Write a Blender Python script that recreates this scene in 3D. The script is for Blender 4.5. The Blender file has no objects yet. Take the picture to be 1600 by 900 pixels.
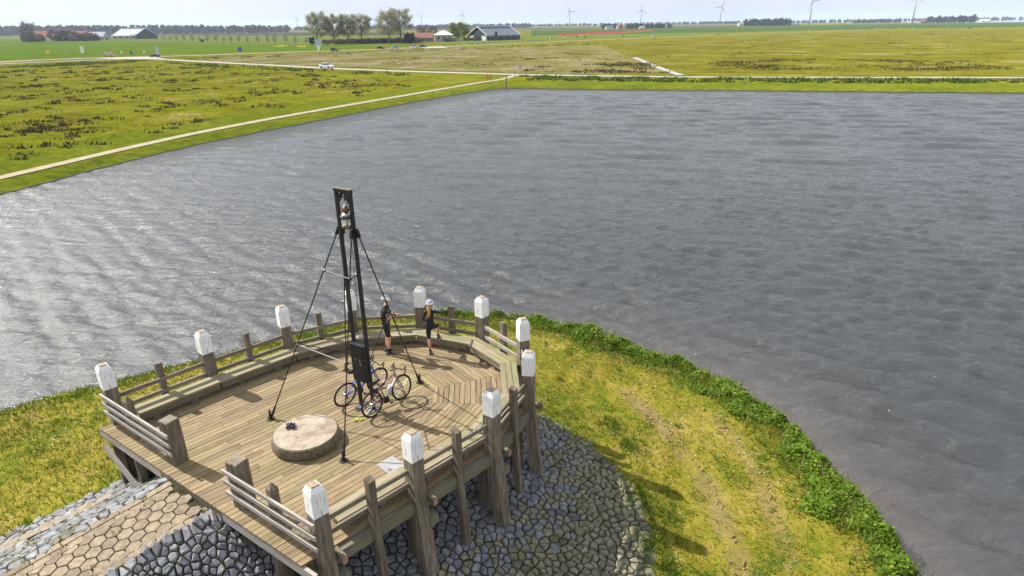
import bpy, bmesh, math, random
import numpy as np
from mathutils import Vector, Matrix

R = math.radians
rng = random.Random(7)
nrng = np.random.default_rng(11)
S = bpy.context.scene
COL = S.collection

# ------------------------------------------------------------------ camera
cam_data = bpy.data.cameras.new('camera')
cam = bpy.data.objects.new('camera', cam_data)
COL.objects.link(cam)
cam_data.sensor_width = 36.0
cam_data.lens = 22.5
cam_data.clip_start = 0.2
cam_data.clip_end = 60000
cam.matrix_world = (Matrix.Translation((0, 0, 8.8)) @ Matrix.Rotation(R(90 - 22.35), 4, 'X')
                    @ Matrix.Rotation(R(-0.75), 4, 'Z'))
S.camera = cam

# ------------------------------------------------------------------ sky, sun, exposure
SUN_AZ, SUN_EL = R(151.0), R(42.0)
to_sun = Vector((math.cos(SUN_AZ) * math.cos(SUN_EL), math.sin(SUN_AZ) * math.cos(SUN_EL), math.sin(SUN_EL)))
world = bpy.data.worlds.new('World')
S.world = world
world.use_nodes = True
wn, wl = world.node_tree.nodes, world.node_tree.links
wn.clear()
w_out = wn.new('ShaderNodeOutputWorld')
w_sky = wn.new('ShaderNodeTexSky')
w_sky.sky_type = 'NISHITA'
w_sky.sun_disc = False
w_sky.sun_elevation = SUN_EL
w_sky.sun_rotation = math.atan2(to_sun.x, to_sun.y)
w_sky.air_density = 1.0
w_sky.dust_density = 1.6
w_sky.ozone_density = 1.0
w_bg = wn.new('ShaderNodeBackground')
w_bg.inputs['Strength'].default_value = 0.10
wl.new(w_sky.outputs[0], w_bg.inputs['Color'])
w_cl = wn.new('ShaderNodeBackground')            # broken thin cloud
w_cl.inputs['Strength'].default_value = 0.57
w_tc = wn.new('ShaderNodeTexCoord')
w_mp = wn.new('ShaderNodeMapping')
w_mp.inputs['Scale'].default_value = (1.0, 1.0, 3.2)
w_nz = wn.new('ShaderNodeTexNoise')
w_nz.inputs['Scale'].default_value = 2.3
w_nz.inputs['Detail'].default_value = 7
w_nz.inputs['Roughness'].default_value = 0.55
w_rp = wn.new('ShaderNodeValToRGB')
w_rp.color_ramp.elements[0].position = 0.34
w_rp.color_ramp.elements[0].color = (0.86, 0.86, 0.86, 1)
w_rp.color_ramp.elements[1].position = 0.68
w_rp.color_ramp.elements[1].color = (0.97, 0.97, 0.97, 1)
w_cr = wn.new('ShaderNodeValToRGB')
w_cr.color_ramp.elements[0].position = 0.35
w_cr.color_ramp.elements[0].color = (0.77, 0.82, 0.92, 1)
w_cr.color_ramp.elements[1].position = 0.75
w_cr.color_ramp.elements[1].color = (1.04, 1.05, 1.07, 1)
w_mx = wn.new('ShaderNodeMixShader')
wl.new(w_tc.outputs['Generated'], w_mp.inputs['Vector'])
wl.new(w_mp.outputs[0], w_nz.inputs['Vector'])
wl.new(w_nz.outputs['Fac'], w_rp.inputs['Fac'])
wl.new(w_nz.outputs['Fac'], w_cr.inputs['Fac'])
wl.new(w_cr.outputs[0], w_cl.inputs['Color'])
wl.new(w_rp.outputs[0], w_mx.inputs['Fac'])
wl.new(w_bg.outputs[0], w_mx.inputs[1])
wl.new(w_cl.outputs[0], w_mx.inputs[2])
wl.new(w_mx.outputs[0], w_out.inputs['Surface'])

sun_data = bpy.data.lights.new('sun', 'SUN')
sun_data.energy = 5.0
sun_data.angle = R(0.55)
sun_data.color = (1.0, 0.95, 0.86)
sun = bpy.data.objects.new('sun', sun_data)
sun.rotation_euler = (-to_sun).to_track_quat('-Z', 'Y').to_euler()
COL.objects.link(sun)

S.view_settings.view_transform = 'Standard'
S.view_settings.look = 'None'
S.view_settings.exposure = 0.80
S.view_settings.gamma = 1.0
S.view_settings.use_curve_mapping = False
S.cycles.use_denoising = True
S.cycles.denoising_prefilter = 'NONE'
S.cycles.max_bounces = 6
S.cycles.transparent_max_bounces = 8
S.cycles.volume_bounces = 0
S.cycles.sample_clamp_indirect = 6.0
S.cycles.sample_clamp_direct = 26.0

# ------------------------------------------------------------------ helpers
def V(*a):
    return Vector(a)

class MB:
    """collects faces and links them as one mesh object"""
    def __init__(s):
        s.v, s.f, s.m = [], [], []
    def add(s, vs, fs, mi=0):
        o = len(s.v)
        s.v += [Vector(q) for q in vs]
        for q in fs:
            s.f.append(tuple(o + i for i in q)); s.m.append(mi)
        return s
    def box(s, c, size, M=None, mi=0):
        hx, hy, hz = [a / 2 for a in size]
        vs = [Vector((x, y, z)) for z in (-hz, hz) for y in (-hy, hy) for x in (-hx, hx)]
        if M is not None:
            vs = [M @ q for q in vs]
        vs = [q + Vector(c) for q in vs]
        return s.add(vs, [(0, 2, 3, 1), (4, 5, 7, 6), (0, 1, 5, 4), (2, 6, 7, 3), (0, 4, 6, 2), (1, 3, 7, 5)], mi)
    def beam(s, a, b, w, h, up=(0, 0, 1), mi=0):
        a, b = Vector(a), Vector(b)
        x = (b - a); L = x.length; x.normalize()
        y = Vector(up).cross(x)
        if y.length < 1e-4:
            y = Vector((0, 1, 0)).cross(x)
        y.normalize(); z = x.cross(y)
        M = Matrix((x, y, z)).transposed()
        return s.box((a + b) / 2, (L, w, h), M, mi)
    def tube(s, pts, r, n=6, cap=True, mi=0):
        pts = [Vector(q) for q in pts]
        rs = r if isinstance(r, (list, tuple)) else [r] * len(pts)
        o = len(s.v); k = len(pts)
        prev = None
        for i, q in enumerate(pts):
            d = (pts[min(i + 1, k - 1)] - pts[max(i - 1, 0)])
            if d.length < 1e-9: d = Vector((0, 0, 1))
            d.normalize()
            if prev is None:
                u = d.orthogonal().normalized()
            else:
                u = prev - d * prev.dot(d)
                u = u.normalized() if u.length > 1e-6 else d.orthogonal().normalized()
            prev = u
            w = d.cross(u)
            for j in range(n):
                t = 2 * math.pi * j / n
                s.v.append(q + (u * math.cos(t) + w * math.sin(t)) * rs[i])
        for i in range(k - 1):
            for j in range(n):
                a = o + i * n + j; b = o + i * n + (j + 1) % n
                s.f.append((a, b, b + n, a + n)); s.m.append(mi)
        if cap:
            s.f.append(tuple(o + j for j in reversed(range(n)))); s.m.append(mi)
            s.f.append(tuple(o + (k - 1) * n + j for j in range(n))); s.m.append(mi)
        return s
    def lathe(s, prof, n=16, c=(0, 0, 0), mi=0, M=None):
        o = len(s.v); k = len(prof); c = Vector(c)
        for r, z in prof:
            for j in range(n):
                t = 2 * math.pi * j / n
                q = Vector((r * math.cos(t), r * math.sin(t), z))
                s.v.append((M @ q if M is not None else q) + c)
        for i in range(k - 1):
            for j in range(n):
                a = o + i * n + j; b = o + i * n + (j + 1) % n
                s.f.append((a, b, b + n, a + n)); s.m.append(mi)
        s.f.append(tuple(o + j for j in reversed(range(n)))); s.m.append(mi)
        s.f.append(tuple(o + (k - 1) * n + j for j in range(n))); s.m.append(mi)
        return s
    def prism(s, poly, z0, z1, mi=0, inset=0.0):
        n = len(poly)
        vs = [(x, y, z0) for x, y in poly]
        vs += [(x, y, z1) for x, y in poly]
        fs = [tuple(reversed(range(n))), tuple(range(n, 2 * n))]
        fs += [(i, (i + 1) % n, n + (i + 1) % n, n + i) for i in range(n)]
        return s.add(vs, fs, mi)
    def torus(s, c, ax, Rr, r, n=24, m=8, mi=0):
        c = Vector(c); ax = Vector(ax).normalized()
        u = ax.orthogonal().normalized(); w = ax.cross(u)
        o = len(s.v)
        for i in range(n):
            t = 2 * math.pi * i / n
            d = u * math.cos(t) + w * math.sin(t)
            for j in range(m):
                q = 2 * math.pi * j / m
                s.v.append(c + d * (Rr + r * math.cos(q)) + ax * (r * math.sin(q)))
        for i in range(n):
            for j in range(m):
                a = o + i * m + j; b = o + i * m + (j + 1) % m
                a2 = o + ((i + 1) % n) * m + j; b2 = o + ((i + 1) % n) * m + (j + 1) % m
                s.f.append((a, a2, b2, b)); s.m.append(mi)
        return s
    def ball(s, c, r, n=10, k=6, mi=0, M=None):
        rx, ry, rz = r if isinstance(r, (list, tuple)) else (r, r, r)
        prof = []
        o = len(s.v); c = Vector(c)
        for i in range(k + 1):
            p = -math.pi / 2 + math.pi * i / k
            for j in range(n):
                t = 2 * math.pi * j / n
                cr = max(math.cos(p), 0.02)
                q = Vector((rx * cr * math.cos(t), ry * cr * math.sin(t), rz * math.sin(p)))
                s.v.append((M @ q if M is not None else q) + c)
        for i in range(k):
            for j in range(n):
                a = o + i * n + j; b = o + i * n + (j + 1) % n
                s.f.append((a, b, b + n, a + n)); s.m.append(mi)
        s.f.append(tuple(o + j for j in reversed(range(n)))); s.m.append(mi)
        s.f.append(tuple(o + k * n + j for j in range(n))); s.m.append(mi)
        return s
    def mesh(s, name, mats, smooth=False, shift=None):
        me = bpy.data.meshes.new(name)
        vs = s.v if shift is None else [q - shift for q in s.v]
        me.from_pydata([tuple(q) for q in vs], [], s.f)
        for m in (mats if isinstance(mats, (list, tuple)) else [mats]):
            me.materials.append(m)
        if any(s.m):
            me.polygons.foreach_set('material_index', s.m)
        if smooth:
            me.polygons.foreach_set('use_smooth', [True] * len(me.polygons))
        me.update()
        return me

def link(name, me, parent=None):
    o = bpy.data.objects.new(name, me)
    COL.objects.link(o)
    if parent is not None:
        o.parent = parent
    return o

def part(name, mb, mats, parent=None, world=True, smooth=False, axis=None):
    """one mesh object; world=True means the faces were given in world coordinates under an unrotated parent.
    axis: direction (world) that becomes the object's local X, so that wood grain follows the piece"""
    base = parent_loc(parent) if (parent is not None and world) else Vector((0, 0, 0))
    if axis is None:
        return link(name, mb.mesh(name, mats, smooth, base), parent)
    c = sum(mb.v, Vector()) / len(mb.v)
    x = Vector(axis).normalized()
    y = Vector((0, 0, 1)).cross(x)
    if y.length < 1e-4: y = Vector((0, 1, 0))
    y.normalize(); z = x.cross(y)
    Rm = Matrix((x, y, z)).transposed()
    inv = Rm.transposed()
    keep = mb.v
    mb.v = [inv @ (q - c) for q in keep]
    me = mb.mesh(name, mats, smooth)
    mb.v = keep
    o = link(name, me, parent)
    o.matrix_basis = Matrix.Translation(c - base) @ Rm.to_4x4()
    return o

def parent_loc(p):
    q = Vector((0, 0, 0))
    while p is not None:
        q += p.location if p.parent is None or True else 0
        p = p.parent
    return q

def empty(name, loc=(0, 0, 0), rz=0.0):
    o = bpy.data.objects.new(name, None)
    o.empty_display_size = 0.2
    COL.objects.link(o)
    o.location = loc
    o.rotation_euler = (0, 0, rz)
    return o

def tag(o, label=None, cat=None, group=None, kind=None):
    if label: o['label'] = label
    if cat: o['category'] = cat
    if group: o['group'] = group
    if kind: o['kind'] = kind
    return o

def thing(name, label, cat, loc=(0, 0, 0), rz=0.0, group=None):
    return tag(empty(name, loc, rz), label, cat, group)

KIDS = {}
def children(o):
    return [c for c in bpy.data.objects if c.parent == o]

def copy_tree(o, parent=None):
    c = o.copy(); COL.objects.link(c)
    if parent is not None: c.parent = parent
    for ch in children(o):
        copy_tree(ch, c)
    return c

def soup(name, tris, mats, parent=None, midx=None, quads=False):
    """tris: (N,3,3) or (N,4,3) array -> one mesh"""
    n, k = tris.shape[0], tris.shape[1]
    me = bpy.data.meshes.new(name)
    me.vertices.add(n * k); me.loops.add(n * k); me.polygons.add(n)
    me.vertices.foreach_set('co', np.ascontiguousarray(tris, dtype=np.float32).ravel())
    me.loops.foreach_set('vertex_index', np.arange(n * k, dtype=np.int32))
    me.polygons.foreach_set('loop_start', np.arange(0, n * k, k, dtype=np.int32))
    me.polygons.foreach_set('loop_total', np.full(n, k, dtype=np.int32))
    for m in (mats if isinstance(mats, (list, tuple)) else [mats]):
        me.materials.append(m)
    if midx is not None:
        me.polygons.foreach_set('material_index', np.asarray(midx, dtype=np.int32))
    me.update(calc_edges=True)
    return link(name, me, parent)

def grid_mesh(name, X, Y, Z, mats, smooth=True):
    """X, Y, Z: 2-D arrays of equal shape"""
    h, w = X.shape
    me = bpy.data.meshes.new(name)
    co = np.stack([X, Y, Z], -1).astype(np.float32).reshape(-1, 3)
    me.vertices.add(h * w)
    me.vertices.foreach_set('co', co.ravel())
    i = np.arange((h - 1) * (w - 1)); r, c = i // (w - 1), i % (w - 1)
    a = r * w + c
    q = np.stack([a, a + 1, a + w + 1, a + w], -1).astype(np.int32)
    me.loops.add(q.size); me.polygons.add(len(q))
    me.loops.foreach_set('vertex_index', q.ravel())
    me.polygons.foreach_set('loop_start', np.arange(0, q.size, 4, dtype=np.int32))
    me.polygons.foreach_set('loop_total', np.full(len(q), 4, dtype=np.int32))
    for m in (mats if isinstance(mats, (list, tuple)) else [mats]):
        me.materials.append(m)
    me.polygons.foreach_set('use_smooth', [smooth] * len(q))
    me.update(calc_edges=True)
    return link(name, me)

def add_attr(me, name, vals):
    at = me.attributes.new(name, 'FLOAT', 'POINT')
    at.data.foreach_set('value', np.asarray(vals, dtype=np.float32).ravel())

# ------------------------------------------------------------------ materials
def new_mat(name):
    m = bpy.data.materials.new(name)
    m.use_nodes = True
    nt = m.node_tree
    return m, nt.nodes, nt.links, nt.nodes['Principled BSDF']

def ramp(N, stops):
    r = N.new('ShaderNodeValToRGB')
    e = r.color_ramp.elements
    while len(e) > 1: e.remove(e[-1])
    e[0].position, e[0].color = stops[0][0], (*stops[0][1], 1)
    for p, c in stops[1:]:
        q = e.new(p); q.color = (*c, 1)
    return r

def g3(v):
    return (v, v, v)

def noise_mat(name, stops, scale=5.0, stretch=(1, 1, 1), rough=0.8, bump=0.2, dist=0.02, coord='Object',
              rand=0.0, island=0.0, detail=6, metallic=0.0, spec=0.3, blotch=None, nrough=0.6):
    """stops: colour ramp over a noise; rand/island: brightness spread per object / per loose piece;
    blotch: (scale, lo, hi, colour, amount) a second large noise that stains"""
    m, N, L, B = new_mat(name)
    tc = N.new('ShaderNodeTexCoord'); geo = N.new('ShaderNodeNewGeometry')
    mp = N.new('ShaderNodeMapping'); mp.inputs['Scale'].default_value = stretch
    src = geo.outputs['Position'] if coord == 'World' else tc.outputs['Object']
    if rand and coord == 'Object':
        oi0 = N.new('ShaderNodeObjectInfo')
        ad = N.new('ShaderNodeVectorMath'); ad.operation = 'MULTIPLY_ADD'
        cb = N.new('ShaderNodeCombineXYZ')
        for k in range(3): L.new(oi0.outputs['Random'], cb.inputs[k])
        ad.inputs[1].default_value = (31, 17, 23)
        L.new(cb.outputs[0], ad.inputs[0]); L.new(src, ad.inputs[2])
        src = ad.outputs[0]
    L.new(src, mp.inputs['Vector'])
    nz = N.new('ShaderNodeTexNoise'); nz.inputs['Scale'].default_value = scale
    nz.inputs['Detail'].default_value = detail; nz.inputs['Roughness'].default_value = nrough
    L.new(mp.outputs[0], nz.inputs['Vector'])
    r = ramp(N, stops); L.new(nz.outputs['Fac'], r.inputs['Fac'])
    col = r.outputs['Color']
    if blotch:
        n2 = N.new('ShaderNodeTexNoise'); n2.inputs['Scale'].default_value = blotch[0]; n2.inputs['Detail'].default_value = 5
        L.new(geo.outputs['Position'], n2.inputs['Vector'])
        r2 = ramp(N, [(blotch[1], (0, 0, 0)), (blotch[2], g3(blotch[4]))])
        L.new(n2.outputs['Fac'], r2.inputs['Fac'])
        mx = N.new('ShaderNodeMixRGB'); mx.inputs['Color2'].default_value = (*blotch[3], 1)
        L.new(r2.outputs[0], mx.inputs['Fac']); L.new(col, mx.inputs['Color1'])
        col = mx.outputs[0]
    for amt, sock in ((rand, 'obj'), (island, 'isl')):
        if amt:
            hs = N.new('ShaderNodeHueSaturation')
            mr = N.new('ShaderNodeMapRange')
            mr.inputs['To Min'].default_value = 1 - amt; mr.inputs['To Max'].default_value = 1 + amt
            if sock == 'obj':
                oi = N.new('ShaderNodeObjectInfo'); L.new(oi.outputs['Random'], mr.inputs['Value'])
            else:
                L.new(geo.outputs['Random Per Island'], mr.inputs['Value'])
            L.new(mr.outputs[0], hs.inputs['Value']); L.new(col, hs.inputs['Color'])
            col = hs.outputs[0]
    L.new(col, B.inputs['Base Color'])
    B.inputs['Roughness'].default_value = rough
    B.inputs['Metallic'].default_value = metallic
    B.inputs['Specular IOR Level'].default_value = spec
    if bump:
        bp = N.new('ShaderNodeBump'); bp.inputs['Strength'].default_value = bump; bp.inputs['Distance'].default_value = dist
        L.new(nz.outputs['Fac'], bp.inputs['Height']); L.new(bp.outputs[0], B.inputs['Normal'])
    return m

def plain(name, c, rough=0.6, metallic=0.0, spec=0.4, var=0.08, scale=20):
    d = [max(0, a * (1 - var)) for a in c]; e = [min(1, a * (1 + var)) for a in c]
    return noise_mat(name, [(0.3, d), (0.7, e)], scale=scale, rough=rough, bump=0.05, dist=0.003, metallic=metallic, spec=spec)

GRAIN = (0.9, 14, 14)
M = {}
M['plank'] = noise_mat('weathered_plank', [(0.22, (0.085, 0.058, 0.032)), (0.46, (0.208, 0.152, 0.086)), (0.75, (0.340, 0.262, 0.162))],
                       scale=2.6, stretch=GRAIN, rough=0.85, bump=0.4, dist=0.006, rand=0.24, blotch=(0.55, 0.47, 0.66, (0.195, 0.185, 0.072), 0.48))
M['bench'] = noise_mat('bench_plank', [(0.22, (0.120, 0.100, 0.065)), (0.5, (0.255, 0.220, 0.145)), (0.75, (0.360, 0.315, 0.225))],
                       scale=2.6, stretch=GRAIN, rough=0.85, bump=0.3, dist=0.005, rand=0.12, blotch=(0.8, 0.46, 0.64, (0.175, 0.178, 0.062), 0.5))
M['post'] = noise_mat('weathered_post', [(0.25, (0.062, 0.046, 0.033)), (0.5, (0.165, 0.132, 0.098)), (0.78, (0.300, 0.258, 0.200))],
                      scale=2.2, stretch=(9, 9, 0.8), rough=0.88, bump=0.5, dist=0.012, rand=0.12, blotch=(1.6, 0.5, 0.68, (0.085, 0.085, 0.045), 0.5))
M['rail'] = noise_mat('weathered_rail', [(0.25, (0.085, 0.065, 0.047)), (0.5, (0.180, 0.150, 0.115)), (0.78, (0.300, 0.265, 0.215))],
                      scale=2.4, stretch=GRAIN, rough=0.88, bump=0.35, dist=0.005, rand=0.15)
M['pale_rail'] = noise_mat('silvered_rail', [(0.25, (0.190, 0.165, 0.140)), (0.5, (0.350, 0.320, 0.280)), (0.78, (0.500, 0.470, 0.430))],
                           scale=2.4, stretch=GRAIN, rough=0.88, bump=0.3, dist=0.004, rand=0.1)
M['beam'] = noise_mat('weathered_beam', [(0.25, (0.075, 0.062, 0.045)), (0.5, (0.165, 0.145, 0.110)), (0.78, (0.265, 0.240, 0.190))],
                      scale=2.0, stretch=GRAIN, rough=0.9, bump=0.4, dist=0.008, rand=0.12, blotch=(1.1, 0.45, 0.65, (0.13, 0.13, 0.05), 0.5))
M['endgrain'] = noise_mat('end_grain', [(0.3, (0.24, 0.13, 0.085)), (0.7, (0.45, 0.30, 0.21))], scale=30, rough=0.9, bump=0.2, dist=0.002)

def white_paint():
    m, N, L, B = new_mat('worn_white_paint')
    tc = N.new('ShaderNodeTexCoord')
    mp = N.new('ShaderNodeMapping'); mp.inputs['Scale'].default_value = (9, 9, 1.2)
    L.new(tc.outputs['Object'], mp.inputs['Vector'])
    nz = N.new('ShaderNodeTexNoise'); nz.inputs['Scale'].default_value = 3.0; nz.inputs['Detail'].default_value = 8
    nz.inputs['Roughness'].default_value = 0.7
    L.new(mp.outputs[0], nz.inputs['Vector'])
    r = ramp(N, [(0.34, (0.17, 0.14, 0.11)), (0.39, (0.66, 0.66, 0.65)), (0.46, (0.82, 0.82, 0.82)), (0.8, (0.86, 0.86, 0.86))])
    L.new(nz.outputs['Fac'], r.inputs['Fac'])
    n2 = N.new('ShaderNodeTexNoise'); n2.inputs['Scale'].default_value = 7.0
    L.new(tc.outputs['Object'], n2.inputs['Vector'])
    r2 = ramp(N, [(0.45, (0, 0, 0)), (0.75, g3(0.22))]); L.new(n2.outputs['Fac'], r2.inputs['Fac'])
    mx = N.new('ShaderNodeMixRGB'); mx.inputs['Color2'].default_value = (0.46, 0.43, 0.36, 1)
    L.new(r2.outputs[0], mx.inputs['Fac']); L.new(r.outputs[0], mx.inputs['Color1'])
    L.new(mx.outputs[0], B.inputs['Base Color'])
    B.inputs['Roughness'].default_value = 0.6
    bp = N.new('ShaderNodeBump'); bp.inputs['Strength'].default_value = 0.3; bp.inputs['Distance'].default_value = 0.004
    L.new(nz.outputs['Fac'], bp.inputs['Height']); L.new(bp.outputs[0], B.inputs['Normal'])
    return m
M['white'] = white_paint()
M['post_top'] = noise_mat('bare_post_top', [(0.3, (0.20, 0.14, 0.09)), (0.7, (0.46, 0.38, 0.28))], scale=18, rough=0.9, bump=0.4, dist=0.004)
M['black'] = noise_mat('black_painted_steel', [(0.3, (0.004, 0.0045, 0.006)), (0.7, (0.011, 0.012, 0.014))], scale=9, rough=0.5, bump=0.1, dist=0.002, spec=0.5,
                       blotch=(7.0, 0.62, 0.72, (0.05, 0.032, 0.022), 0.4))
M['panel'] = noise_mat('dark_panel', [(0.3, (0.008, 0.010, 0.012)), (0.7, (0.020, 0.023, 0.026))], scale=6, rough=0.5, bump=0.1, dist=0.002)
M['steel'] = noise_mat('galvanised_steel', [(0.3, (0.18, 0.19, 0.21)), (0.7, (0.32, 0.33, 0.36))], scale=14, rough=0.6, bump=0.1, dist=0.002, metallic=0.7)
M['chrome'] = plain('polished_metal', (0.40, 0.40, 0.39), 0.35, 0.9)
M['plate'] = noise_mat('brushed_floor_plate', [(0.3, (0.26, 0.26, 0.27)), (0.7, (0.38, 0.38, 0.39))], scale=6, rough=0.5, bump=0.1, dist=0.002, metallic=0.2)
M['print'] = plain('dark_print', (0.16, 0.16, 0.17), 0.6)
M['millstone'] = noise_mat('worn_millstone', [(0.28, (0.19, 0.145, 0.108)), (0.5, (0.33, 0.275, 0.22)), (0.75, (0.43, 0.375, 0.31))], scale=3.4, rough=0.92, bump=0.4, dist=0.01,
                           detail=9, blotch=(2.4, 0.50, 0.60, (0.215, 0.148, 0.10), 0.7))
M['millside'] = noise_mat('rough_millstone_side', [(0.3, (0.075, 0.062, 0.045)), (0.55, (0.155, 0.130, 0.090)), (0.75, (0.23, 0.20, 0.14))], scale=12, rough=0.95, bump=0.8, dist=0.02, detail=9,
                          blotch=(4.0, 0.5, 0.65, (0.16, 0.14, 0.05), 0.5))
M['basalt'] = noise_mat('basalt_stone', [(0.25, (0.065, 0.069, 0.080)), (0.5, (0.135, 0.141, 0.156)), (0.75, (0.255, 0.262, 0.280))], scale=7, rough=0.85, bump=0.6, dist=0.02, rand=0.28,
                        detail=8, blotch=(2.2, 0.60, 0.72, (0.15, 0.13, 0.06), 0.5))
M['mossy'] = noise_mat('mossy_stone', [(0.25, (0.070, 0.068, 0.052)), (0.5, (0.150, 0.142, 0.100)), (0.75, (0.270, 0.252, 0.185))], scale=8, rough=0.95, bump=0.7, dist=0.025, rand=0.25,
                       detail=8, blotch=(2.0, 0.50, 0.66, (0.120, 0.118, 0.045), 0.5))
M['slate'] = noise_mat('pale_basalt_stone', [(0.25, (0.090, 0.093, 0.102)), (0.5, (0.180, 0.184, 0.196)), (0.75, (0.300, 0.304, 0.314))], scale=7, rough=0.8, bump=0.5, dist=0.015, rand=0.22,
                       detail=8, blotch=(3.0, 0.58, 0.70, (0.24, 0.19, 0.10), 0.5))
M['tile'] = noise_mat('concrete_tile', [(0.25, (0.140, 0.108, 0.072)), (0.5, (0.238, 0.190, 0.132)), (0.75, (0.335, 0.280, 0.205))], scale=10, rough=0.92, bump=0.45, dist=0.008, rand=0.2,
                      detail=9, blotch=(1.7, 0.55, 0.7, (0.22, 0.19, 0.11), 0.5))
M['soil'] = noise_mat('dark_soil', [(0.3, (0.040, 0.035, 0.024)), (0.7, (0.110, 0.095, 0.060))], scale=6, rough=0.95, bump=0.6, dist=0.03, coord='World')
M['pinksoil'] = noise_mat('trodden_strip', [(0.3, (0.17, 0.135, 0.095)), (0.7, (0.30, 0.25, 0.19))], scale=5, rough=0.95, bump=0.5, dist=0.02, coord='World', detail=9)

# ------------------------------------------------------------------ haze
hz_m = bpy.data.materials.new('thin_haze'); hz_m.use_nodes = True
_n = hz_m.node_tree.nodes; _l = hz_m.node_tree.links; _n.clear()
_o = _n.new('ShaderNodeOutputMaterial'); _p = _n.new('ShaderNodeVolumePrincipled')
_p.inputs['Color'].default_value = (0.66, 0.79, 1.0, 1)
_p.inputs['Density'].default_value = 0.00010
_p.inputs['Anisotropy'].default_value = 0.2
_l.new(_p.outputs[0], _o.inputs['Volume'])
haze = part('haze', MB().box((0, 0, 62.0), (34000, 34000, 136)), hz_m)
tag(haze, kind='stuff')

# ------------------------------------------------------------------ ground, water, far fields
M0 = (-6.38, 10.95)                       # middle of the deck's front edge
UX, UY = math.cos(R(45.5)), math.sin(R(45.5))
WATER_Z = -3.05

def uv(x, y):
    return (x - M0[0]) * UX + (y - M0[1]) * UY, (x - M0[0]) * UY - (y - M0[1]) * UX

def xy(u, v):
    return M0[0] + u * UX + v * UY, M0[1] + u * UY - v * UX

def mound_dist(x, y):
    u, v = uv(x, y)
    du = np.maximum(0, u - 4.5)
    return np.maximum(0, np.hypot(du, v) - 0.9), u, v

def smooth_curve(pts, n=8):
    P = [Vector((p[0], p[1])) for p in pts]
    P = [P[0] * 2 - P[1]] + P + [P[-1] * 2 - P[-2]]
    out = []
    for i in range(1, len(P) - 2):
        a, b, c, d = P[i - 1:i + 3]
        for k in range(n):
            t = k / n
            q = 0.5 * ((2 * b) + (-a + c) * t + (2 * a - 5 * b + 4 * c - d) * t * t + (-a + 3 * b - 3 * c + d) * t ** 3)
            out.append((q.x, q.y))
    out.append((P[-2].x, P[-2].y))
    return out

SHORE = smooth_curve([(-48, -30, 0), (-36, -6, 0), (-25.5, 9.5, 0), (-15.72, 17.93, -2.55), (-13.88, 19.07, -2.55), (-11.30, 20.71, -2.55), (-8.80, 22.44, -2.55), (-5.34, 24.08, -2.55), (-2.70, 24.38, -2.55),
                      (-0.55, 24.06, -2.55), (1.28, 23.40, -2.55), (3.27, 22.70, -2.75), (4.85, 21.64, -2.75), (6.46, 20.36, -2.75), (7.63, 18.95, -2.75), (8.32, 17.33, -2.75), (8.68, 15.80, -2.75), (9.02, 13.80, -2.75), (9.20, 12.26, -2.75),
                      (9.12, 10.80, -2.75), (9.3, 6.5, 0), (8.6, -4, 0), (8.0, -30, 0)])
SHORE_A = np.array(SHORE)

def shore_sd(x, y):
    """signed distance to the near shore, positive on land"""
    x = np.asarray(x, float); y = np.asarray(y, float)
    best = np.full(x.shape, 1e9); ins = np.zeros(x.shape, bool)
    n = len(SHORE_A)
    for i in range(n):
        ax, ay = SHORE_A[i]; bx, by = SHORE_A[(i + 1) % n]
        dx, dy = bx - ax, by - ay
        if i < n - 1:
            t = np.clip(((x - ax) * dx + (y - ay) * dy) / (dx * dx + dy * dy), 0, 1)
            best = np.minimum(best, np.hypot(x - ax - t * dx, y - ay - t * dy))
        if abs(dy) > 1e-9:
            c = ((ay > y) != (by > y)) & (x < dx * (y - ay) / dy + ax)
            ins ^= c
    return np.where(ins, best, -best)

def lumps(x, y, k=1.0):
    return (np.sin(1.7 * k * x + 0.6 * y * k + 1.3) * np.sin(1.3 * k * y - 0.8 * k * x + 0.4) +
            0.5 * np.sin(3.9 * k * x - 2.1 * k * y) * np.sin(3.1 * k * y + 1.7 * k * x + 2.0))

def ground_z(x, y):
    x = np.asarray(x, float); y = np.asarray(y, float)
    d, u, v = mound_dist(x, y)
    side = 0.86 + 0.14 * np.clip((v + 1.0) / 2.0, 0, 1)
    zr = -0.075 + 0.12 * np.clip(u, -16, 0)
    drop = 2.5 * (1 - np.exp(-(d / 2.42) ** 1.3)) * side
    under = np.clip((u + 0.45 + 0.17 * v * 0) / 0.5, 0, 1)
    z = zr * np.exp(-d / 3.2) - 0.38 * under * np.exp(-d / 2.0) - drop - 0.022 * np.maximum(0, d - 3)
    s = shore_sd(x, y)
    z = np.minimum(z, -0.075)
    z = np.maximum(z, -2.78)
    lawn = np.clip((d - 3.0) / 2.0, 0, 1)
    z = z + lawn * (0.035 * lumps(x, y, 1.0) + 0.02 * lumps(x + 3, y, 3.1))
    t = np.clip((s + 0.12) / 0.24, 0, 1)
    return z * t + (-4.3) * (1 - t)

def gz(x, y):
    return float(ground_z(np.array([x]), np.array([y]))[0])

def stone_edge(v):
    return np.where(v > 0, 3.05 + 0.45 * v, 3.05)

TRACKS = [[(3.68, 18.43, -2.4), (4.20, 17.26, -2.4), (4.61, 15.97, -2.4), (4.93, 14.66, -2.4), (5.07, 13.57, -2.5), (5.08, 12.50, -2.5), (5.09, 11.55, -2.5), (5.07, 10.61, -2.5), (4.99, 9.62, -2.5)],
          [(6.30, 16.82, -2.5), (6.55, 15.19, -2.5), (6.58, 13.54, -2.5), (6.45, 12.15, -2.5), (6.19, 10.59, -2.5)]]

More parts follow.
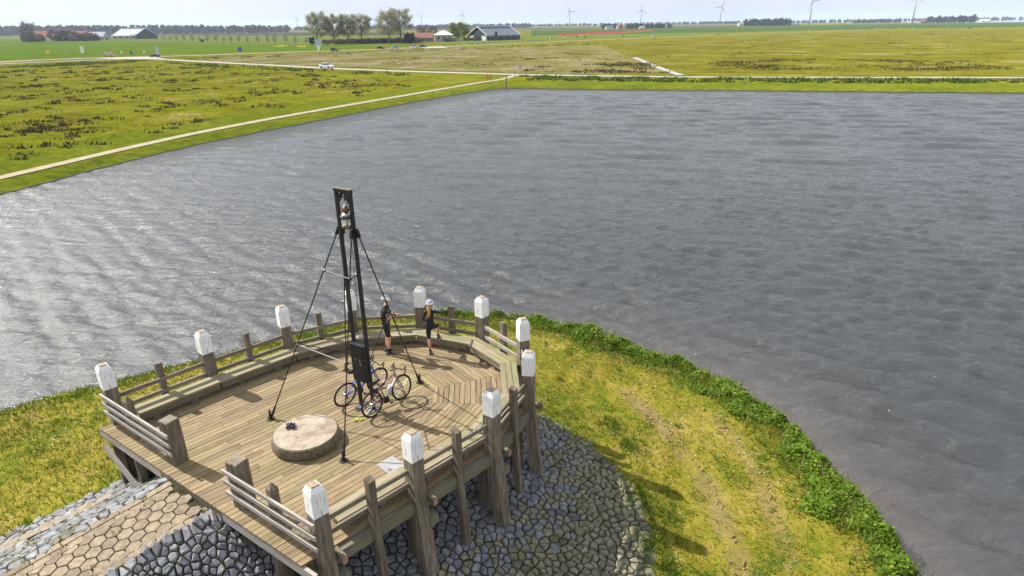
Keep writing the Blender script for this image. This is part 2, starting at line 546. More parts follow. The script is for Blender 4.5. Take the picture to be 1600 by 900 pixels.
def track_dist(x, y, which):
    best = np.full(np.shape(x), 1e9); s_at = np.zeros(np.shape(x)); acc = 0.0
    pts = smooth_curve(TRACKS[which], 5)
    for (ax, ay), (bx, by) in zip(pts, pts[1:]):
        dx, dy = bx - ax, by - ay; L = math.hypot(dx, dy)
        t = np.clip(((x - ax) * dx + (y - ay) * dy) / (L * L), 0, 1)
        dd = np.hypot(x - ax - t * dx, y - ay - t * dy)
        sg = ((x - ax) * dy - (y - ay) * dx) / L
        m = dd < best
        best = np.where(m, dd, best); s_at = np.where(m, acc + t * L, s_at); acc += L
    return best, s_at

def lawn_material():
    m, N, L, B = new_mat('mown_grass')
    geo = N.new('ShaderNodeNewGeometry')
    def noise(scale, detail=6, rough=0.6, stretch=None):
        src = geo.outputs['Position']
        if stretch:
            mp = N.new('ShaderNodeMapping'); mp.inputs['Scale'].default_value = stretch
            L.new(src, mp.inputs[0]); src = mp.outputs[0]
        n = N.new('ShaderNodeTexNoise'); n.inputs['Scale'].default_value = scale
        n.inputs['Detail'].default_value = detail; n.inputs['Roughness'].default_value = rough
        L.new(src, n.inputs['Vector']); return n.outputs['Fac']
    a, b, c = noise(0.55, 5), noise(3.2, 6), noise(26, 5, 0.7)
    r1 = ramp(N, [(0.35, (0.075, 0.130, 0.010)), (0.45, (0.185, 0.188, 0.015)), (0.55, (0.285, 0.235, 0.034)), (0.69, (0.365, 0.265, 0.095))])
    mixn = N.new('ShaderNodeMath'); mixn.operation = 'MULTIPLY_ADD'; mixn.inputs[1].default_value = 0.45
    L.new(b, mixn.inputs[0])
    half = N.new('ShaderNodeMath'); half.operation = 'MULTIPLY'; half.inputs[1].default_value = 0.55
    L.new(a, half.inputs[0]); L.new(half.outputs[0], mixn.inputs[2]); L.new(mixn.outputs[0], r1.inputs['Fac'])
    r3 = ramp(N, [(0.32, g3(0.50)), (0.55, g3(1.0)), (0.75, g3(1.35))]); L.new(c, r3.inputs['Fac'])
    mu = N.new('ShaderNodeMixRGB'); mu.blend_type = 'MULTIPLY'; mu.inputs['Fac'].default_value = 0.8
    L.new(r1.outputs[0], mu.inputs['Color1']); L.new(r3.outputs[0], mu.inputs['Color2'])
    dirt = N.new('ShaderNodeAttribute'); dirt.attribute_name = 'dirt'
    rd = ramp(N, [(0.3, (0.110, 0.078, 0.042)), (0.7, (0.300, 0.215, 0.125))]); L.new(c, rd.inputs['Fac'])
    md = N.new('ShaderNodeMixRGB')
    L.new(dirt.outputs['Fac'], md.inputs['Fac']); L.new(mu.outputs[0], md.inputs['Color1']); L.new(rd.outputs[0], md.inputs['Color2'])
    soil = N.new('ShaderNodeAttribute'); soil.attribute_name = 'soil'
    rs = ramp(N, [(0.35, (0.026, 0.023, 0.016)), (0.65, (0.080, 0.070, 0.040))]); L.new(b, rs.inputs['Fac'])
    ms = N.new('ShaderNodeMixRGB')
    L.new(soil.outputs['Fac'], ms.inputs['Fac']); L.new(md.outputs[0], ms.inputs['Color1']); L.new(rs.outputs[0], ms.inputs['Color2'])
    L.new(ms.outputs[0], B.inputs['Base Color'])
    B.inputs['Roughness'].default_value = 0.95; B.inputs['Specular IOR Level'].default_value = 0.1
    bp = N.new('ShaderNodeBump'); bp.inputs['Strength'].default_value = 0.8; bp.inputs['Distance'].default_value = 0.05
    L.new(c, bp.inputs['Height']); L.new(bp.outputs[0], B.inputs['Normal'])
    return m
M['lawn'] = lawn_material()

gx = np.linspace(-31, 13.2, 330); gy = np.linspace(2, 29.5, 210)
GX, GY = np.meshgrid(gx, gy)
GZ = ground_z(GX, GY)
d_, u_, v_ = mound_dist(GX, GY)
soil = np.clip((stone_edge(v_) + 0.1 - d_) / 0.25, 0, 1)
sd_ = shore_sd(GX, GY)
soil = np.maximum(soil, np.clip((0.16 - sd_) / 0.1, 0, 1))
dirt = np.zeros(GX.shape)
for k, (wd, amt) in enumerate(((0.42, 0.8), (0.36, 0.42))):
    td, ts = track_dist(GX, GY, k)
    tread = 0.55 + 0.45 * np.sin(2 * math.pi * (ts / 0.30) + 9 * td)
    w = np.clip(1 - (td / wd) ** 2, 0, 1)
    patch = np.clip(0.75 + 0.6 * lumps(GX * 0.9, GY * 0.9), 0.2, 1)
    dirt = np.maximum(dirt, amt * w * patch * (0.45 + 0.55 * tread))
    GZ = GZ + w * patch * 0.05 * (tread - 0.6) * amt
lawn = grid_mesh('lawn', GX, GY, GZ, M['lawn'])
add_attr(lawn.data, 'dirt', dirt); add_attr(lawn.data, 'soil', soil)
tag(lawn, kind='structure')

# ---- water: a wind-rippled sheet, real waves near by, finer ripples in the normal
def water_material():
    m, N, L, B = new_mat('wind_blown_water')
    geo = N.new('ShaderNodeNewGeometry')
    def noise(scale, stretch, rot, detail=4, rough=0.55):
        mp = N.new('ShaderNodeMapping'); mp.inputs['Scale'].default_value = stretch; mp.inputs['Rotation'].default_value = (0, 0, rot)
        L.new(geo.outputs['Position'], mp.inputs[0])
        n = N.new('ShaderNodeTexNoise'); n.inputs['Scale'].default_value = scale
        n.inputs['Detail'].default_value = detail; n.inputs['Roughness'].default_value = rough
        L.new(mp.outputs[0], n.inputs['Vector']); return n.outputs['Fac']
    a0 = noise(0.16, (0.4, 1.0, 1), R(10), 3)
    a = noise(0.62, (0.35, 1.0, 1), R(12), 3)
    b = noise(1.9, (0.40, 1.0, 1), R(16), 3, 0.6)
    c = noise(4.2, (0.50, 1.0, 1), R(20), 5, 0.7)
    nrm = None
    for h, d in ((a0, 0.06), (a, 0.10), (b, 0.14), (c, 0.100)):
        bp = N.new('ShaderNodeBump'); bp.inputs['Strength'].default_value = 1.0; bp.inputs['Distance'].default_value = d
        L.new(h, bp.inputs['Height'])
        if nrm is not None: L.new(nrm, bp.inputs['Normal'])
        nrm = bp.outputs[0]
    L.new(nrm, B.inputs['Normal'])
    sh = N.new('ShaderNodeAttribute'); sh.attribute_name = 'shallow'
    pt = noise(0.12, (1, 1, 1), 0, 4)
    r = ramp(N, [(0.35, (0.009, 0.011, 0.011)), (0.65, (0.015, 0.018, 0.017))]); L.new(pt, r.inputs['Fac'])
    mx = N.new('ShaderNodeMixRGB'); mx.inputs['Color2'].default_value = (0.105, 0.080, 0.062, 1)
    L.new(sh.outputs['Fac'], mx.inputs['Fac']); L.new(r.outputs[0], mx.inputs['Color1'])
    L.new(mx.outputs[0], B.inputs['Base Color'])
    B.inputs['Roughness'].default_value = 0.06
    B2 = N.new('ShaderNodeBsdfPrincipled')          # ripples too fine to build: a wider lobe
    B2.inputs['Roughness'].default_value = 0.38; B2.inputs['IOR'].default_value = 1.72; B2.inputs['Specular IOR Level'].default_value = 0.9
    L.new(nrm, B2.inputs['Normal']); L.new(mx.outputs[0], B2.inputs['Base Color'])
    ms = N.new('ShaderNodeMixShader'); ms.inputs[0].default_value = 0.24
    L.new(B.outputs[0], ms.inputs[1]); L.new(B2.outputs[0], ms.inputs[2]); L.new(ms.outputs[0], N['Material Output'].inputs['Surface'])
    B.inputs['IOR'].default_value = 1.72
    B.inputs['Specular IOR Level'].default_value = 0.9
    return m
M['water'] = water_material()
wx = np.concatenate([[-900, -500, -300, -180, -110, -70], np.arange(-62, 62, 0.19), np.arange(62.5, 92, 0.6), [100, 125, 160, 250, 400, 700, 1200]])
wy = [-300.0, -100, -30, -5]; q = 4.0; st = 0.17
while q < 62:
    wy.append(q); q += max(0.13, 0.0042 * q)
while q < 142:
    wy.append(q); q += 0.42
wy += [150, 175, 230]
wy = np.array(wy)
WX, WY = np.meshgrid(wx, wy)
WZ = np.zeros(WX.shape)
wr = np.random.default_rng(5)
for i in range(64):
    lam = 0.62 * (2.1 / 0.62) ** wr.random()
    ang = R(72) + wr.normal(0, 0.42)
    k = 2 * math.pi / lam
    amp = 0.0078 * lam ** 0.8 * (0.6 + 0.8 * wr.random())
    ph = k * (math.cos(ang) * WX + math.sin(ang) * WY) + wr.random() * 6.283
    WZ += amp * (np.sin(ph) + 0.30 * np.cos(2 * ph))
WL = np.zeros(WX.shape)
for i in range(34):
    lam = 1.9 * (5.0 / 1.9) ** wr.random(); ang = R(74) + wr.normal(0, 0.40); k = 2 * math.pi / lam
    ph = k * (math.cos(ang) * WX + math.sin(ang) * WY) + wr.random() * 6.283
    WL += 0.0056 * lam ** 0.8 * (0.5 + wr.random()) * (np.sin(ph) + 0.25 * np.cos(2 * ph))
_c = (-0.8, 134.0); _l = (-42.0, 56.0); _r = (84.0, 115.0)        # keep the swell off the far banks
def _off(p, q): return ((WX - p[0]) * (q[1] - p[1]) - (WY - p[1]) * (q[0] - p[0])) / math.hypot(q[0] - p[0], q[1] - p[1])
WL = WL * np.clip((_off(_l, _c) - 1.0) / 9, 0, 1) * np.clip((_off(_c, _r) - 1.0) / 9, 0, 1)
WL = WL * np.clip((WY - 34) / 34, 0, 1) * np.clip((90 - np.abs(WX)) / 5, 0, 1) * np.clip((160 - WY) / 10, 0, 1)
gust = 0.85 + 0.3 * lumps(WX * 0.045, WY * 0.06) * 0.5
fade = np.clip((66 - WY) / 38, 0, 1) * np.clip((57 - np.abs(WX)) / 8, 0, 1) * np.clip((WY - 2) / 4, 0, 1)
nsd = -shore_sd(WX, WY)
WZ = (WZ * fade * gust + WL) * (0.45 + 0.55 * np.clip(nsd / 4, 0, 1))
water = grid_mesh('water', WX, WY, WZ + WATER_Z, M['water'])
sh = 0.70 * np.exp(-np.clip(nsd, 0, 60) / 1.9) * np.clip((WX + 4) / 6, 0.25, 1)
add_attr(water.data, 'shallow', sh)
tag(water, kind='structure')

# ---- the far land, one sheet from the far bank to the horizon
def pasture_material(name, stops, s1=0.05, s2=0.5, patch=None, s3=2.5, amount=0.75):
    m, N, L, B = new_mat(name)
    geo = N.new('ShaderNodeNewGeometry')
    def noise(scale, detail=6, rough=0.6):
        n = N.new('ShaderNodeTexNoise'); n.inputs['Scale'].default_value = scale
        n.inputs['Detail'].default_value = detail; n.inputs['Roughness'].default_value = rough
        L.new(geo.outputs['Position'], n.inputs['Vector']); return n.outputs['Fac']
    a, b = noise(s1, 7, 0.68), noise(s2, 6, 0.7)
    r = ramp(N, stops); L.new(a, r.inputs['Fac'])
    r2 = ramp(N, [(0.32, g3(0.55)), (0.5, g3(0.98)), (0.7, g3(1.35))]); L.new(b, r2.inputs['Fac'])
    mu = N.new('ShaderNodeMixRGB'); mu.blend_type = 'MULTIPLY'; mu.inputs['Fac'].default_value = amount
    L.new(r.outputs[0], mu.inputs['Color1']); L.new(r2.outputs[0], mu.inputs['Color2'])
    n3 = noise(s3, 5, 0.7)
    r3 = ramp(N, [(0.34, g3(0.62)), (0.5, g3(1.0)), (0.68, g3(1.28))]); L.new(n3, r3.inputs['Fac'])
    m3 = N.new('ShaderNodeMixRGB'); m3.blend_type = 'MULTIPLY'; m3.inputs['Fac'].default_value = amount
    L.new(mu.outputs[0], m3.inputs['Color1']); L.new(r3.outputs[0], m3.inputs['Color2'])
    N.remove(B); df = N.new('ShaderNodeBsdfDiffuse'); df.inputs['Roughness'].default_value = 0.6
    L.new(m3.outputs[0], df.inputs['Color']); L.new(df.outputs[0], N['Material Output'].inputs['Surface'])
    return m
M['pasture'] = pasture_material('rough_pasture', [(0.30, (0.110, 0.080, 0.024)), (0.41, (0.150, 0.140, 0.012)), (0.51, (0.180, 0.190, 0.012)), (0.60, (0.205, 0.188, 0.024)), (0.70, (0.340, 0.265, 0.120))], 0.09, 0.45)
M['verge'] = pasture_material('verge_grass', [(0.3, (0.100, 0.135, 0.010)), (0.7, (0.185, 0.200, 0.018))], 0.10, 0.8)
M['meadow'] = pasture_material('bright_meadow', [(0.3, (0.085, 0.155, 0.012)), (0.7, (0.135, 0.195, 0.016))], 0.012, 0.12, amount=0.5)
M['graze'] = pasture_material('grazed_field', [(0.3, (0.120, 0.170, 0.030)), (0.7, (0.160, 0.195, 0.050))], 0.02, 0.2, amount=0.4)
M['dryfield'] = pasture_material('dry_reed_field', [(0.28, (0.150, 0.125, 0.050)), (0.45, (0.170, 0.160, 0.040)), (0.62, (0.270, 0.225, 0.130)), (0.78, (0.340, 0.285, 0.205))], 0.05, 0.4)
M['crop'] = pasture_material('young_crop_field', [(0.3, (0.055, 0.105, 0.022)), (0.7, (0.085, 0.130, 0.030))], 0.006, 0.05, amount=0.4)
M['darkcrop'] = pasture_material('bare_field', [(0.3, (0.060, 0.062, 0.040)), (0.7, (0.095, 0.085, 0.060))], 0.006, 0.05, amount=0.3)
M['olive'] = pasture_material('olive_pasture', [(0.30, (0.105, 0.075, 0.024)), (0.42, (0.145, 0.132, 0.014)), (0.54, (0.165, 0.165, 0.016)), (0.70, (0.320, 0.250, 0.115))], 0.05, 0.35)
M['tulip'] = pasture_material('red_tulips', [(0.3, (0.30, 0.015, 0.030)), (0.7, (0.40, 0.030, 0.045))], 0.05, 0.3, amount=0.3)
M['tulip2'] = pasture_material('orange_red_tulips', [(0.3, (0.40, 0.085, 0.060)), (0.7, (0.46, 0.12, 0.08))], 0.05, 0.3, amount=0.3)
M['daffodil'] = pasture_material('yellow_flowers', [(0.3, (0.45, 0.36, 0.01)), (0.7, (0.65, 0.52, 0.02))], 0.3, 1.0, amount=0.3)
M['asphalt'] = noise_mat('pale_road_surface', [(0.3, (0.27, 0.25, 0.215)), (0.7, (0.37, 0.35, 0.31))], scale=0.3, rough=0.95, bump=0, coord='World')
M['pathsurf'] = noise_mat('gravel_path', [(0.3, (0.24, 0.20, 0.135)), (0.7, (0.36, 0.31, 0.22))], scale=0.8, rough=0.95, bump=0, coord='World')
M['concrete'] = noise_mat('grey_concrete', [(0.3, (0.27, 0.255, 0.24)), (0.7, (0.38, 0.365, 0.35))], scale=1.5, rough=0.9, bump=0, coord='World')

BANK = [(-39.38, 52.06, -3.05), (-37.8, 60.2, -3.05), (-34.8, 70.8, -3.05), (-29.7, 82.6, -3.05), (-22.5, 98.1, -3.05), (-16.7, 110.5, -3.05), (-9.1, 124.4, -3.05), (-3.3, 132.6, -3.05), (-0.8, 135.0, -3.05), (2.5, 134.3, -3.05),
        (13.1, 131.0, -3.05), (30.9, 126.5, -3.05), (47.6, 122.6, -3.05), (65.4, 118.3, -3.05), (83.0, 114.4, -3.05)]
_d0 = (Vector(BANK[0]) - Vector(BANK[2])).normalized(); _d1 = (Vector(BANK[-1]) - Vector(BANK[-4])).normalized()
bank = [tuple(Vector(BANK[0]) + _d0 * 420), tuple(Vector(BANK[0]) + _d0 * 60)] + BANK + [tuple(Vector(BANK[-1]) + _d1 * 60), tuple(Vector(BANK[-1]) + _d1 * 900)]
fine = []
for a, b in zip(bank, bank[1:]):
    a, b = Vector(a), Vector(b); L_ = (b - a).length
    n_ = 1 if L_ > 200 else max(1, int(L_ / 1.2))
    fine += [a.lerp(b, i / n_) for i in range(n_)]
fine.append(Vector(bank[-1]))
offs = [(-0.05, -4.2), (0.0, -3.0), (0.10, -2.96), (1.2, -2.76), (2.4, -2.6), (14, -2.6), (24, -2.6), (90, -2.6), (400, -2.6), (2000, -2.6), (6000, -2.6), (13000, -2.6)]
_corner = Vector(BANK[8])                 # the rows fan out round this corner
_nl = Vector((-(_corner - Vector(BANK[0])).y, (_corner - Vector(BANK[0])).x, 0)).normalized()
_nr = Vector((-(Vector(BANK[-1]) - _corner).y, (Vector(BANK[-1]) - _corner).x, 0)).normalized()
_al, _ar = math.atan2(_nl.y, _nl.x), math.atan2(_nr.y, _nr.x)
norms = []
for q in fine:
    side_ = (q - _corner).dot((Vector(BANK[-1]) - Vector(BANK[0])).normalized())
    t_ = min(1, max(0, (side_ + 14) / 28)); t_ = t_ * t_ * (3 - 2 * t_)
    a_ = _al + (_ar - _al) * t_
    norms.append(Vector((math.cos(a_), math.sin(a_), 0)))
XX = np.zeros((len(offs), len(fine))); YY = XX.copy(); ZZ = XX.copy()
for j, q in enumerate(fine):
    jit = 0.18 * math.sin(j * 1.3) * math.sin(j * 0.37) + rng.uniform(-0.12, 0.12)
    for i, (o_, z_) in enumerate(offs):
        w = q + norms[j] * (o_ + (jit if i < 5 else 0))
        XX[i, j], YY[i, j], ZZ[i, j] = w.x, w.y, z_
ground = grid_mesh('ground', XX, YY, ZZ, [M['pasture'], M['soil'], M['verge']], smooth=False)
mi = np.zeros((len(offs) - 1, len(fine) - 1), int)
mi[:2, :] = 1; mi[2:5, :] = 2
ground.data.polygons.foreach_set('material_index', mi.ravel().astype(np.int32))
tag(ground, kind='structure')

def sheet(name, pts, mat_, z, kind='structure'):
    mb = MB().add([(p[0], p[1], z) for p in pts], [tuple(range(len(pts)))])
    o = part(name, mb, mat_); o.data.validate()
    bm = bmesh.new(); bm.from_mesh(o.data)
    bmesh.ops.triangulate(bm, faces=bm.faces); bmesh.ops.recalc_face_normals(bm, faces=bm.faces)
    for f in bm.faces:
        if f.normal.z < 0: f.normal_flip()
    bm.to_mesh(o.data); bm.free()
    return tag(o, kind=kind)

def ribbon(name, pts, w, z, mat_, n=4):
    c = smooth_curve(pts, n)
    ws = w if isinstance(w, (list, tuple)) else [w, w]
    vs, fs = [], []
    for i, (x, y) in enumerate(c):
        a = c[max(i - 1, 0)]; b = c[min(i + 1, len(c) - 1)]
        dx, dy = b[0] - a[0], b[1] - a[1]; L_ = math.hypot(dx, dy)
        hw = (ws[0] + (ws[1] - ws[0]) * i / (len(c) - 1)) / 2
        vs += [(x - dy / L_ * hw, y + dx / L_ * hw, z), (x + dy / L_ * hw, y - dx / L_ * hw, z)]
    for i in range(len(c) - 1):
        fs.append((2 * i, 2 * i + 1, 2 * i + 3, 2 * i + 2))
    o = part(name, MB().add(vs, fs), mat_)
    return tag(o, kind='structure')

# the strip of short grass between path and water, then the path itself
_p0 = Vector((-42.20, 56.35, -2.6)); _pd = (_p0 - Vector((-40.3, 64.8, -2.6))).normalized()
ribbon('path', [tuple(_p0 + _pd * k_) for k_ in (170, 130, 95, 65, 40, 20)] + [(-42.20, 56.35, -2.6), (-40.3, 64.8, -2.6), (-37.2, 76.3, -2.6), (-32.0, 89.6, -2.6), (-24.3, 106.3, -2.6), (-16.1, 123.0, -2.6), (-7.5, 141.1, -2.6), (-1.6, 152.1, -2.6), (1.9, 164.5, -2.6)], [1.0, 1.9], -2.53, M['pathsurf'])
# olive pasture right of the ditch, dry reed field in the middle, roads
sheet('pasture', [(39.7, 167.5, -2.6), (45.3, 253.6, -2.6), (55.9, 398.2, -2.6), (84.8, 442.5, -2.6), (144.0, 505.7, -2.6), (283.8, 654.9, -2.6), (432.9, 744.0, -2.6), (678.0, 724.6, -2.6), (454.5, 321.8, -2.6), (168.8, 125.3, -2.6), (104.5, 143.2, -2.6)], M['olive'], -2.545)
sheet('reed_field', [(-134.5, 262.0, -2.6), (-109.6, 311.1, -2.6), (-74.2, 336.7, -2.6), (-33.6, 377.5, -2.6), (23.6, 387.7, -2.6), (52.5, 387.1, -2.6), (43.6, 243.9, -2.6), (39.0, 167.7, -2.6), (22.5, 164.0, -2.6), (3.9, 169.7, -2.6), (-16.6, 183.4, -2.6), (-55.2, 212.0, -2.6), (-88.7, 237.9, -2.6)], M['dryfield'], -2.53)
road_pts = [(-208.5, 201.0, -2.6), (-195.5, 242.5, -2.6), (-186.1, 265.3, -2.6), (-171.7, 278.6, -2.6), (-150.7, 283.7, -2.6), (-109.2, 249.0, -2.6), (-76.6, 221.8, -2.6), (-52.2, 200.3, -2.6), (-30.8, 184.8, -2.6), (-12.5, 173.9, -2.6), (2.6, 165.4, -2.6), (21.6, 157.4, -2.6), (40.8, 150.6, -2.6), (69.4, 144.2, -2.6), (101.2, 138.4, -2.6), (138.1, 130.5, -2.6)]
ribbon('road', road_pts, [4.8, 3.4], -2.50, M['asphalt'])
road2_pts = [(-216.8, 219.5, -2.6), (-205.2, 260.9, -2.6), (-199.0, 284.0, -2.6), (-182.1, 300.5, -2.6), (-159.7, 306.3, -2.6), (-139.1, 318.6, -2.6), (-115.0, 335.8, -2.6), (-84.8, 354.7, -2.6), (-55.3, 380.6, -2.6), (-28.5, 406.2, -2.6), (10.6, 455.8, -2.6), (82.1, 533.2, -2.6), (176.5, 620.7, -2.6), (305.8, 738.0, -2.6), (469.1, 862.0, -2.6), (575.2, 902.8, -2.6), (745.6, 885.8, -2.6)]
ribbon('road', road2_pts, 6.0, -2.47, M['asphalt'])
sheet('road', [(-179.1, 302.6, -2.6), (-160.5, 307.8, -2.6), (-138.0, 275.1, -2.6), (-157.7, 281.8, -2.6), (-178.0, 293.6, -2.6)], M['asphalt'], -2.44)
sheet('road', [(-51.9, 395.7, -2.6), (-40.2, 408.7, -2.6), (-33.3, 374.2, -2.6), (-45.6, 371.8, -2.6)], M['asphalt'], -2.44)
ribbon('concrete_strip', [(44.9, 243.6, -2.6), (42.3, 203.6, -2.6), (40.5, 174.6, -2.6), (40.0, 156.6, -2.6)], 2.0, -2.505, M['concrete'])
# meadow, grazed land, crops, tulips
sheet('meadow', [(-228.3, 231.5, -2.6), (-215.9, 274.8, -2.6), (-211.8, 302.6, -2.6), (-171.7, 329.7, -2.6), (-123.9, 362.1, -2.6), (-91.5, 383.0, -2.6), (-59.6, 410.6, -2.6), (-65.7, 453.5, -2.6), (-136.3, 463.0, -2.6), (-320.1, 630.4, -2.6), (-686.9, 992.4, -2.6), (-1173.0, 1412.7, -2.6), (-1989.0, 1959.6, -2.6)], M['meadow'], -2.575)
sheet('grazed_field', [(-1331.2, 1518.8, -2.6), (-742.4, 1073.0, -2.6), (-327.9, 645.9, -2.6), (-138.7, 471.4, -2.6), (-66.8, 461.5, -2.6), (-27.9, 458.6, -2.6), (16.9, 516.4, -2.6), (93.5, 607.3, -2.6), (198.9, 700.1, -2.6), (269.2, 814.7, -2.6), (160.1, 838.7, -2.6), (51.2, 731.6, -2.6), (29.7, 707.7, -2.6), (-246.3, 898.5, -2.6), (-709.8, 1285.5, -2.6), (-1722.5, 2076.8, -2.6)], M['graze'], -2.56)
sheet('crop_field', [(25.2, 771.2, -2.6), (277.7, 840.7, -2.6), (549.8, 1668.3, -2.6), (50.7, 1549.1, -2.6)], M['crop'], -2.52)
sheet('crop_field', [(278.3, 840.0, -2.6), (531.3, 977.0, -2.6), (1248.9, 2302.2, -2.6), (564.6, 1708.5, -2.6)], M['crop'], -2.52)
sheet('crop_field', [(531.7, 976.0, -2.6), (834.9, 992.4, -2.6), (1725.9, 2056.4, -2.6), (1248.2, 2297.0, -2.6)], M['crop'], -2.52)
sheet('bare_field', [(-289.4, 2017.7, -2.6), (332.9, 1748.3, -2.6), (421.6, 2215.5, -2.6), (-415.4, 2898.8, -2.6)], M['darkcrop'], -2.495)
sheet('bare_field', [(333.9, 1745.3, -2.6), (793.2, 1879.0, -2.6), (1105.9, 2621.2, -2.6), (437.3, 2286.9, -2.6)], M['darkcrop'], -2.495)
sheet('bare_field', [(-4107.9, 4052.4, -2.6), (-830.3, 1504.7, -2.6), (-284.9, 1040.0, -2.6), (-135.4, 941.2, -2.6), (-189.1, 1316.2, -2.6), (-598.3, 1871.7, -2.6), (-3565.3, 3516.5, -2.6)], M['darkcrop'], -2.54)
sheet('tulip_field', [(56.8, 834.9, -2.6), (131.4, 1008.7, -2.6), (234.1, 1171.3, -2.6), (203.8, 1048.5, -2.6), (137.0, 920.0, -2.6), (61.3, 773.3, -2.6)], M['tulip'], -2.48)
sheet('tulip_field', [(53.7, 810.5, -2.6), (60.9, 768.8, -2.6), (136.1, 913.6, -2.6), (205.3, 1046.3, -2.6), (233.7, 1158.3, -2.6), (250.5, 1171.6, -2.6), (184.6, 968.0, -2.6), (124.6, 863.7, -2.6), (56.9, 735.5, -2.6)], M['tulip2'], -2.46)
for pts in ([(-160.7, 463.6, -2.6), (-158.1, 477.0, -2.6), (-151.4, 472.5, -2.6), (-150.5, 453.8, -2.6)], [(-139.3, 453.1, -2.6), (-133.9, 455.0, -2.6), (-129.5, 437.1, -2.6), (-137.9, 443.2, -2.6)], [(-130.6, 494.2, -2.6), (-126.7, 500.7, -2.6), (-122.6, 482.5, -2.6)]):
    sheet('daffodil_bed', pts, M['daffodil'], -2.53)

# ------------------------------------------------------------------ viewing deck
PTS = [(-9.62, 13.23), (-8.06, 14.94), (-6.49, 16.47), (-4.81, 17.48), (-2.78, 17.71), (-0.89, 16.97),
       (0.28, 15.46), (0.38, 13.62), (-0.48, 11.88), (-1.98, 10.37), (-3.45, 8.88)]
PV = [Vector(p) for p in PTS]
DC = Vector((-3.45, 14.05))

def inset(s):
    """the row of posts moved inwards by s"""
    out = []
    for i, p in enumerate(PV):
        ns = []
        for a, b in ((i - 1, i), (i, i + 1)):
            if a >= 0 and b < len(PV):
                d = (PV[b] - PV[a]).normalized()
                ns.append(Vector((d.y, -d.x)))
        n = sum(ns, Vector((0, 0))).normalized()
        out.append(p + n * (s / max(0.5, n.dot(ns[0]))))
    return out

deck = thing('viewing_deck', 'timber viewing deck with rounded end standing on piles beside the water', 'viewing deck', (-4.6, 13.0, 0))
D_OUT = inset(0.06)
D_IN = [DC + (p - DC) * 0.37 for p in D_OUT]
TH = 0.045

def plank_piece(poly, axis, name='plank', parent=deck, mat_='plank', top=0.0, th=TH):
    z = top + rng.uniform(-0.003, 0.003)
    return part(name, MB().prism([(q[0], q[1]) for q in poly], z - th, z), M[mat_], parent, axis=(axis[0], axis[1], 0))

# mitred rings of planks in the rounded end
NR = 17
for k in range(2, 8):
    a0, b0, a1, b1 = D_IN[k], D_IN[k + 1], D_OUT[k], D_OUT[k + 1]
    if (b1 - a1).cross(a0 - a1) > 0: pass
    wid = ((a1 - a0).length + (b1 - b0).length) / 2
    for i in range(NR):
        t0, t1 = i / NR, (i + 1) / NR - 0.016 / wid
        q = [a0.lerp(a1, t0), a0.lerp(a1, t1), b0.lerp(b1, t1), b0.lerp(b1, t0)]
        e = (b1 - a1).normalized() * 0.004
        q = [q[0] + e, q[1] + e, q[2] - e, q[3] - e]
        plank_piece(list(reversed(q)), (b1 - a1))
# long planks of the straight part
chain = [D_OUT[2]] + D_IN[2:9] + [D_OUT[8]]
ch_uv = [uv(p.x, p.y) for p in chain]
side_l = [uv(p.x, p.y) for p in D_OUT[0:3]]
f0, f1 = uv(*PTS[0]), uv(*PTS[10])
def umin(v):
    t = (v - f0[1]) / (f1[1] - f0[1])
    return f0[0] + (f1[0] - f0[0]) * t - 0.42
def umax(v):
    best = None
    for (u0, v0), (u1, v1) in zip(ch_uv, ch_uv[1:]):
        if v0 <= v <= v1:
            t = (v - v0) / max(1e-9, v1 - v0)
            best = u0 + (u1 - u0) * t
    return best
vs_c = sorted(q[1] for q in ch_uv)
v_lo, v_hi = ch_uv[0][1] + 0.001, ch_uv[-1][1] - 0.001
NB = int(round((v_hi - v_lo) / 0.146))
bw = (v_hi - v_lo) / NB
for i in range(NB):
    va, vb = v_lo + i * bw, v_lo + (i + 1) * bw - 0.015
    ua0, ub0, ua1, ub1 = umin(va), umin(vb), umax(va), umax(vb)
    top = [(ua1, va)] + [(u, v) for u, v in ch_uv if va < v < vb] + [(ub1, vb)]
    cuts = []
    um = min(ua1, ub1)
    c0 = ua0 + rng.uniform(1.2, 2.6)
    if um - c0 > 1.2: cuts.append(c0)
    lo = [(ua0, va), (ub0, vb)]
    for c in cuts:
        q = [lo[0], (c - 0.004, va), (c - 0.004, vb), lo[1]]
        plank_piece(list(reversed([xy(*p) for p in q])), (UX, UY))
        lo = [(c + 0.004, va), (c + 0.004, vb)]
    q = [lo[0]] + top + [lo[1]]
    plank_piece(list(reversed([xy(*p) for p in q])), (UX, UY))
# joists and beams below
for k in range(6):
    u0 = 0.5 + k * 0.85
    a, b = xy(u0 - 0.2, v_lo + 0.1), xy(u0 + 0.2, v_hi - 0.1)
    part('joist', MB().beam((a[0], a[1], -0.15), (b[0], b[1], -0.15), 0.09, 0.19), M['beam'], deck, axis=(b[0] - a[0], b[1] - a[1], 0))
for k in range(2, 9):
    a, b = D_IN[k], D_OUT[k]
    part('joist', MB().beam((a.x, a.y, -0.15), (b.x, b.y, -0.15), 0.12, 0.19), M['beam'], deck, axis=(b.x - a.x, b.y - a.y, 0))
# edge beams between the posts, just below the deck
for a, b in zip(PV, PV[1:]):
    d = (b - a).normalized()
    a2, b2 = a + d * 0.05, b - d * 0.05
    part('edge_beam', MB().beam((a2.x, a2.y, -0.19), (b2.x, b2.y, -0.19), 0.17, 0.25), M['beam'], deck, axis=(d.x, d.y, 0))
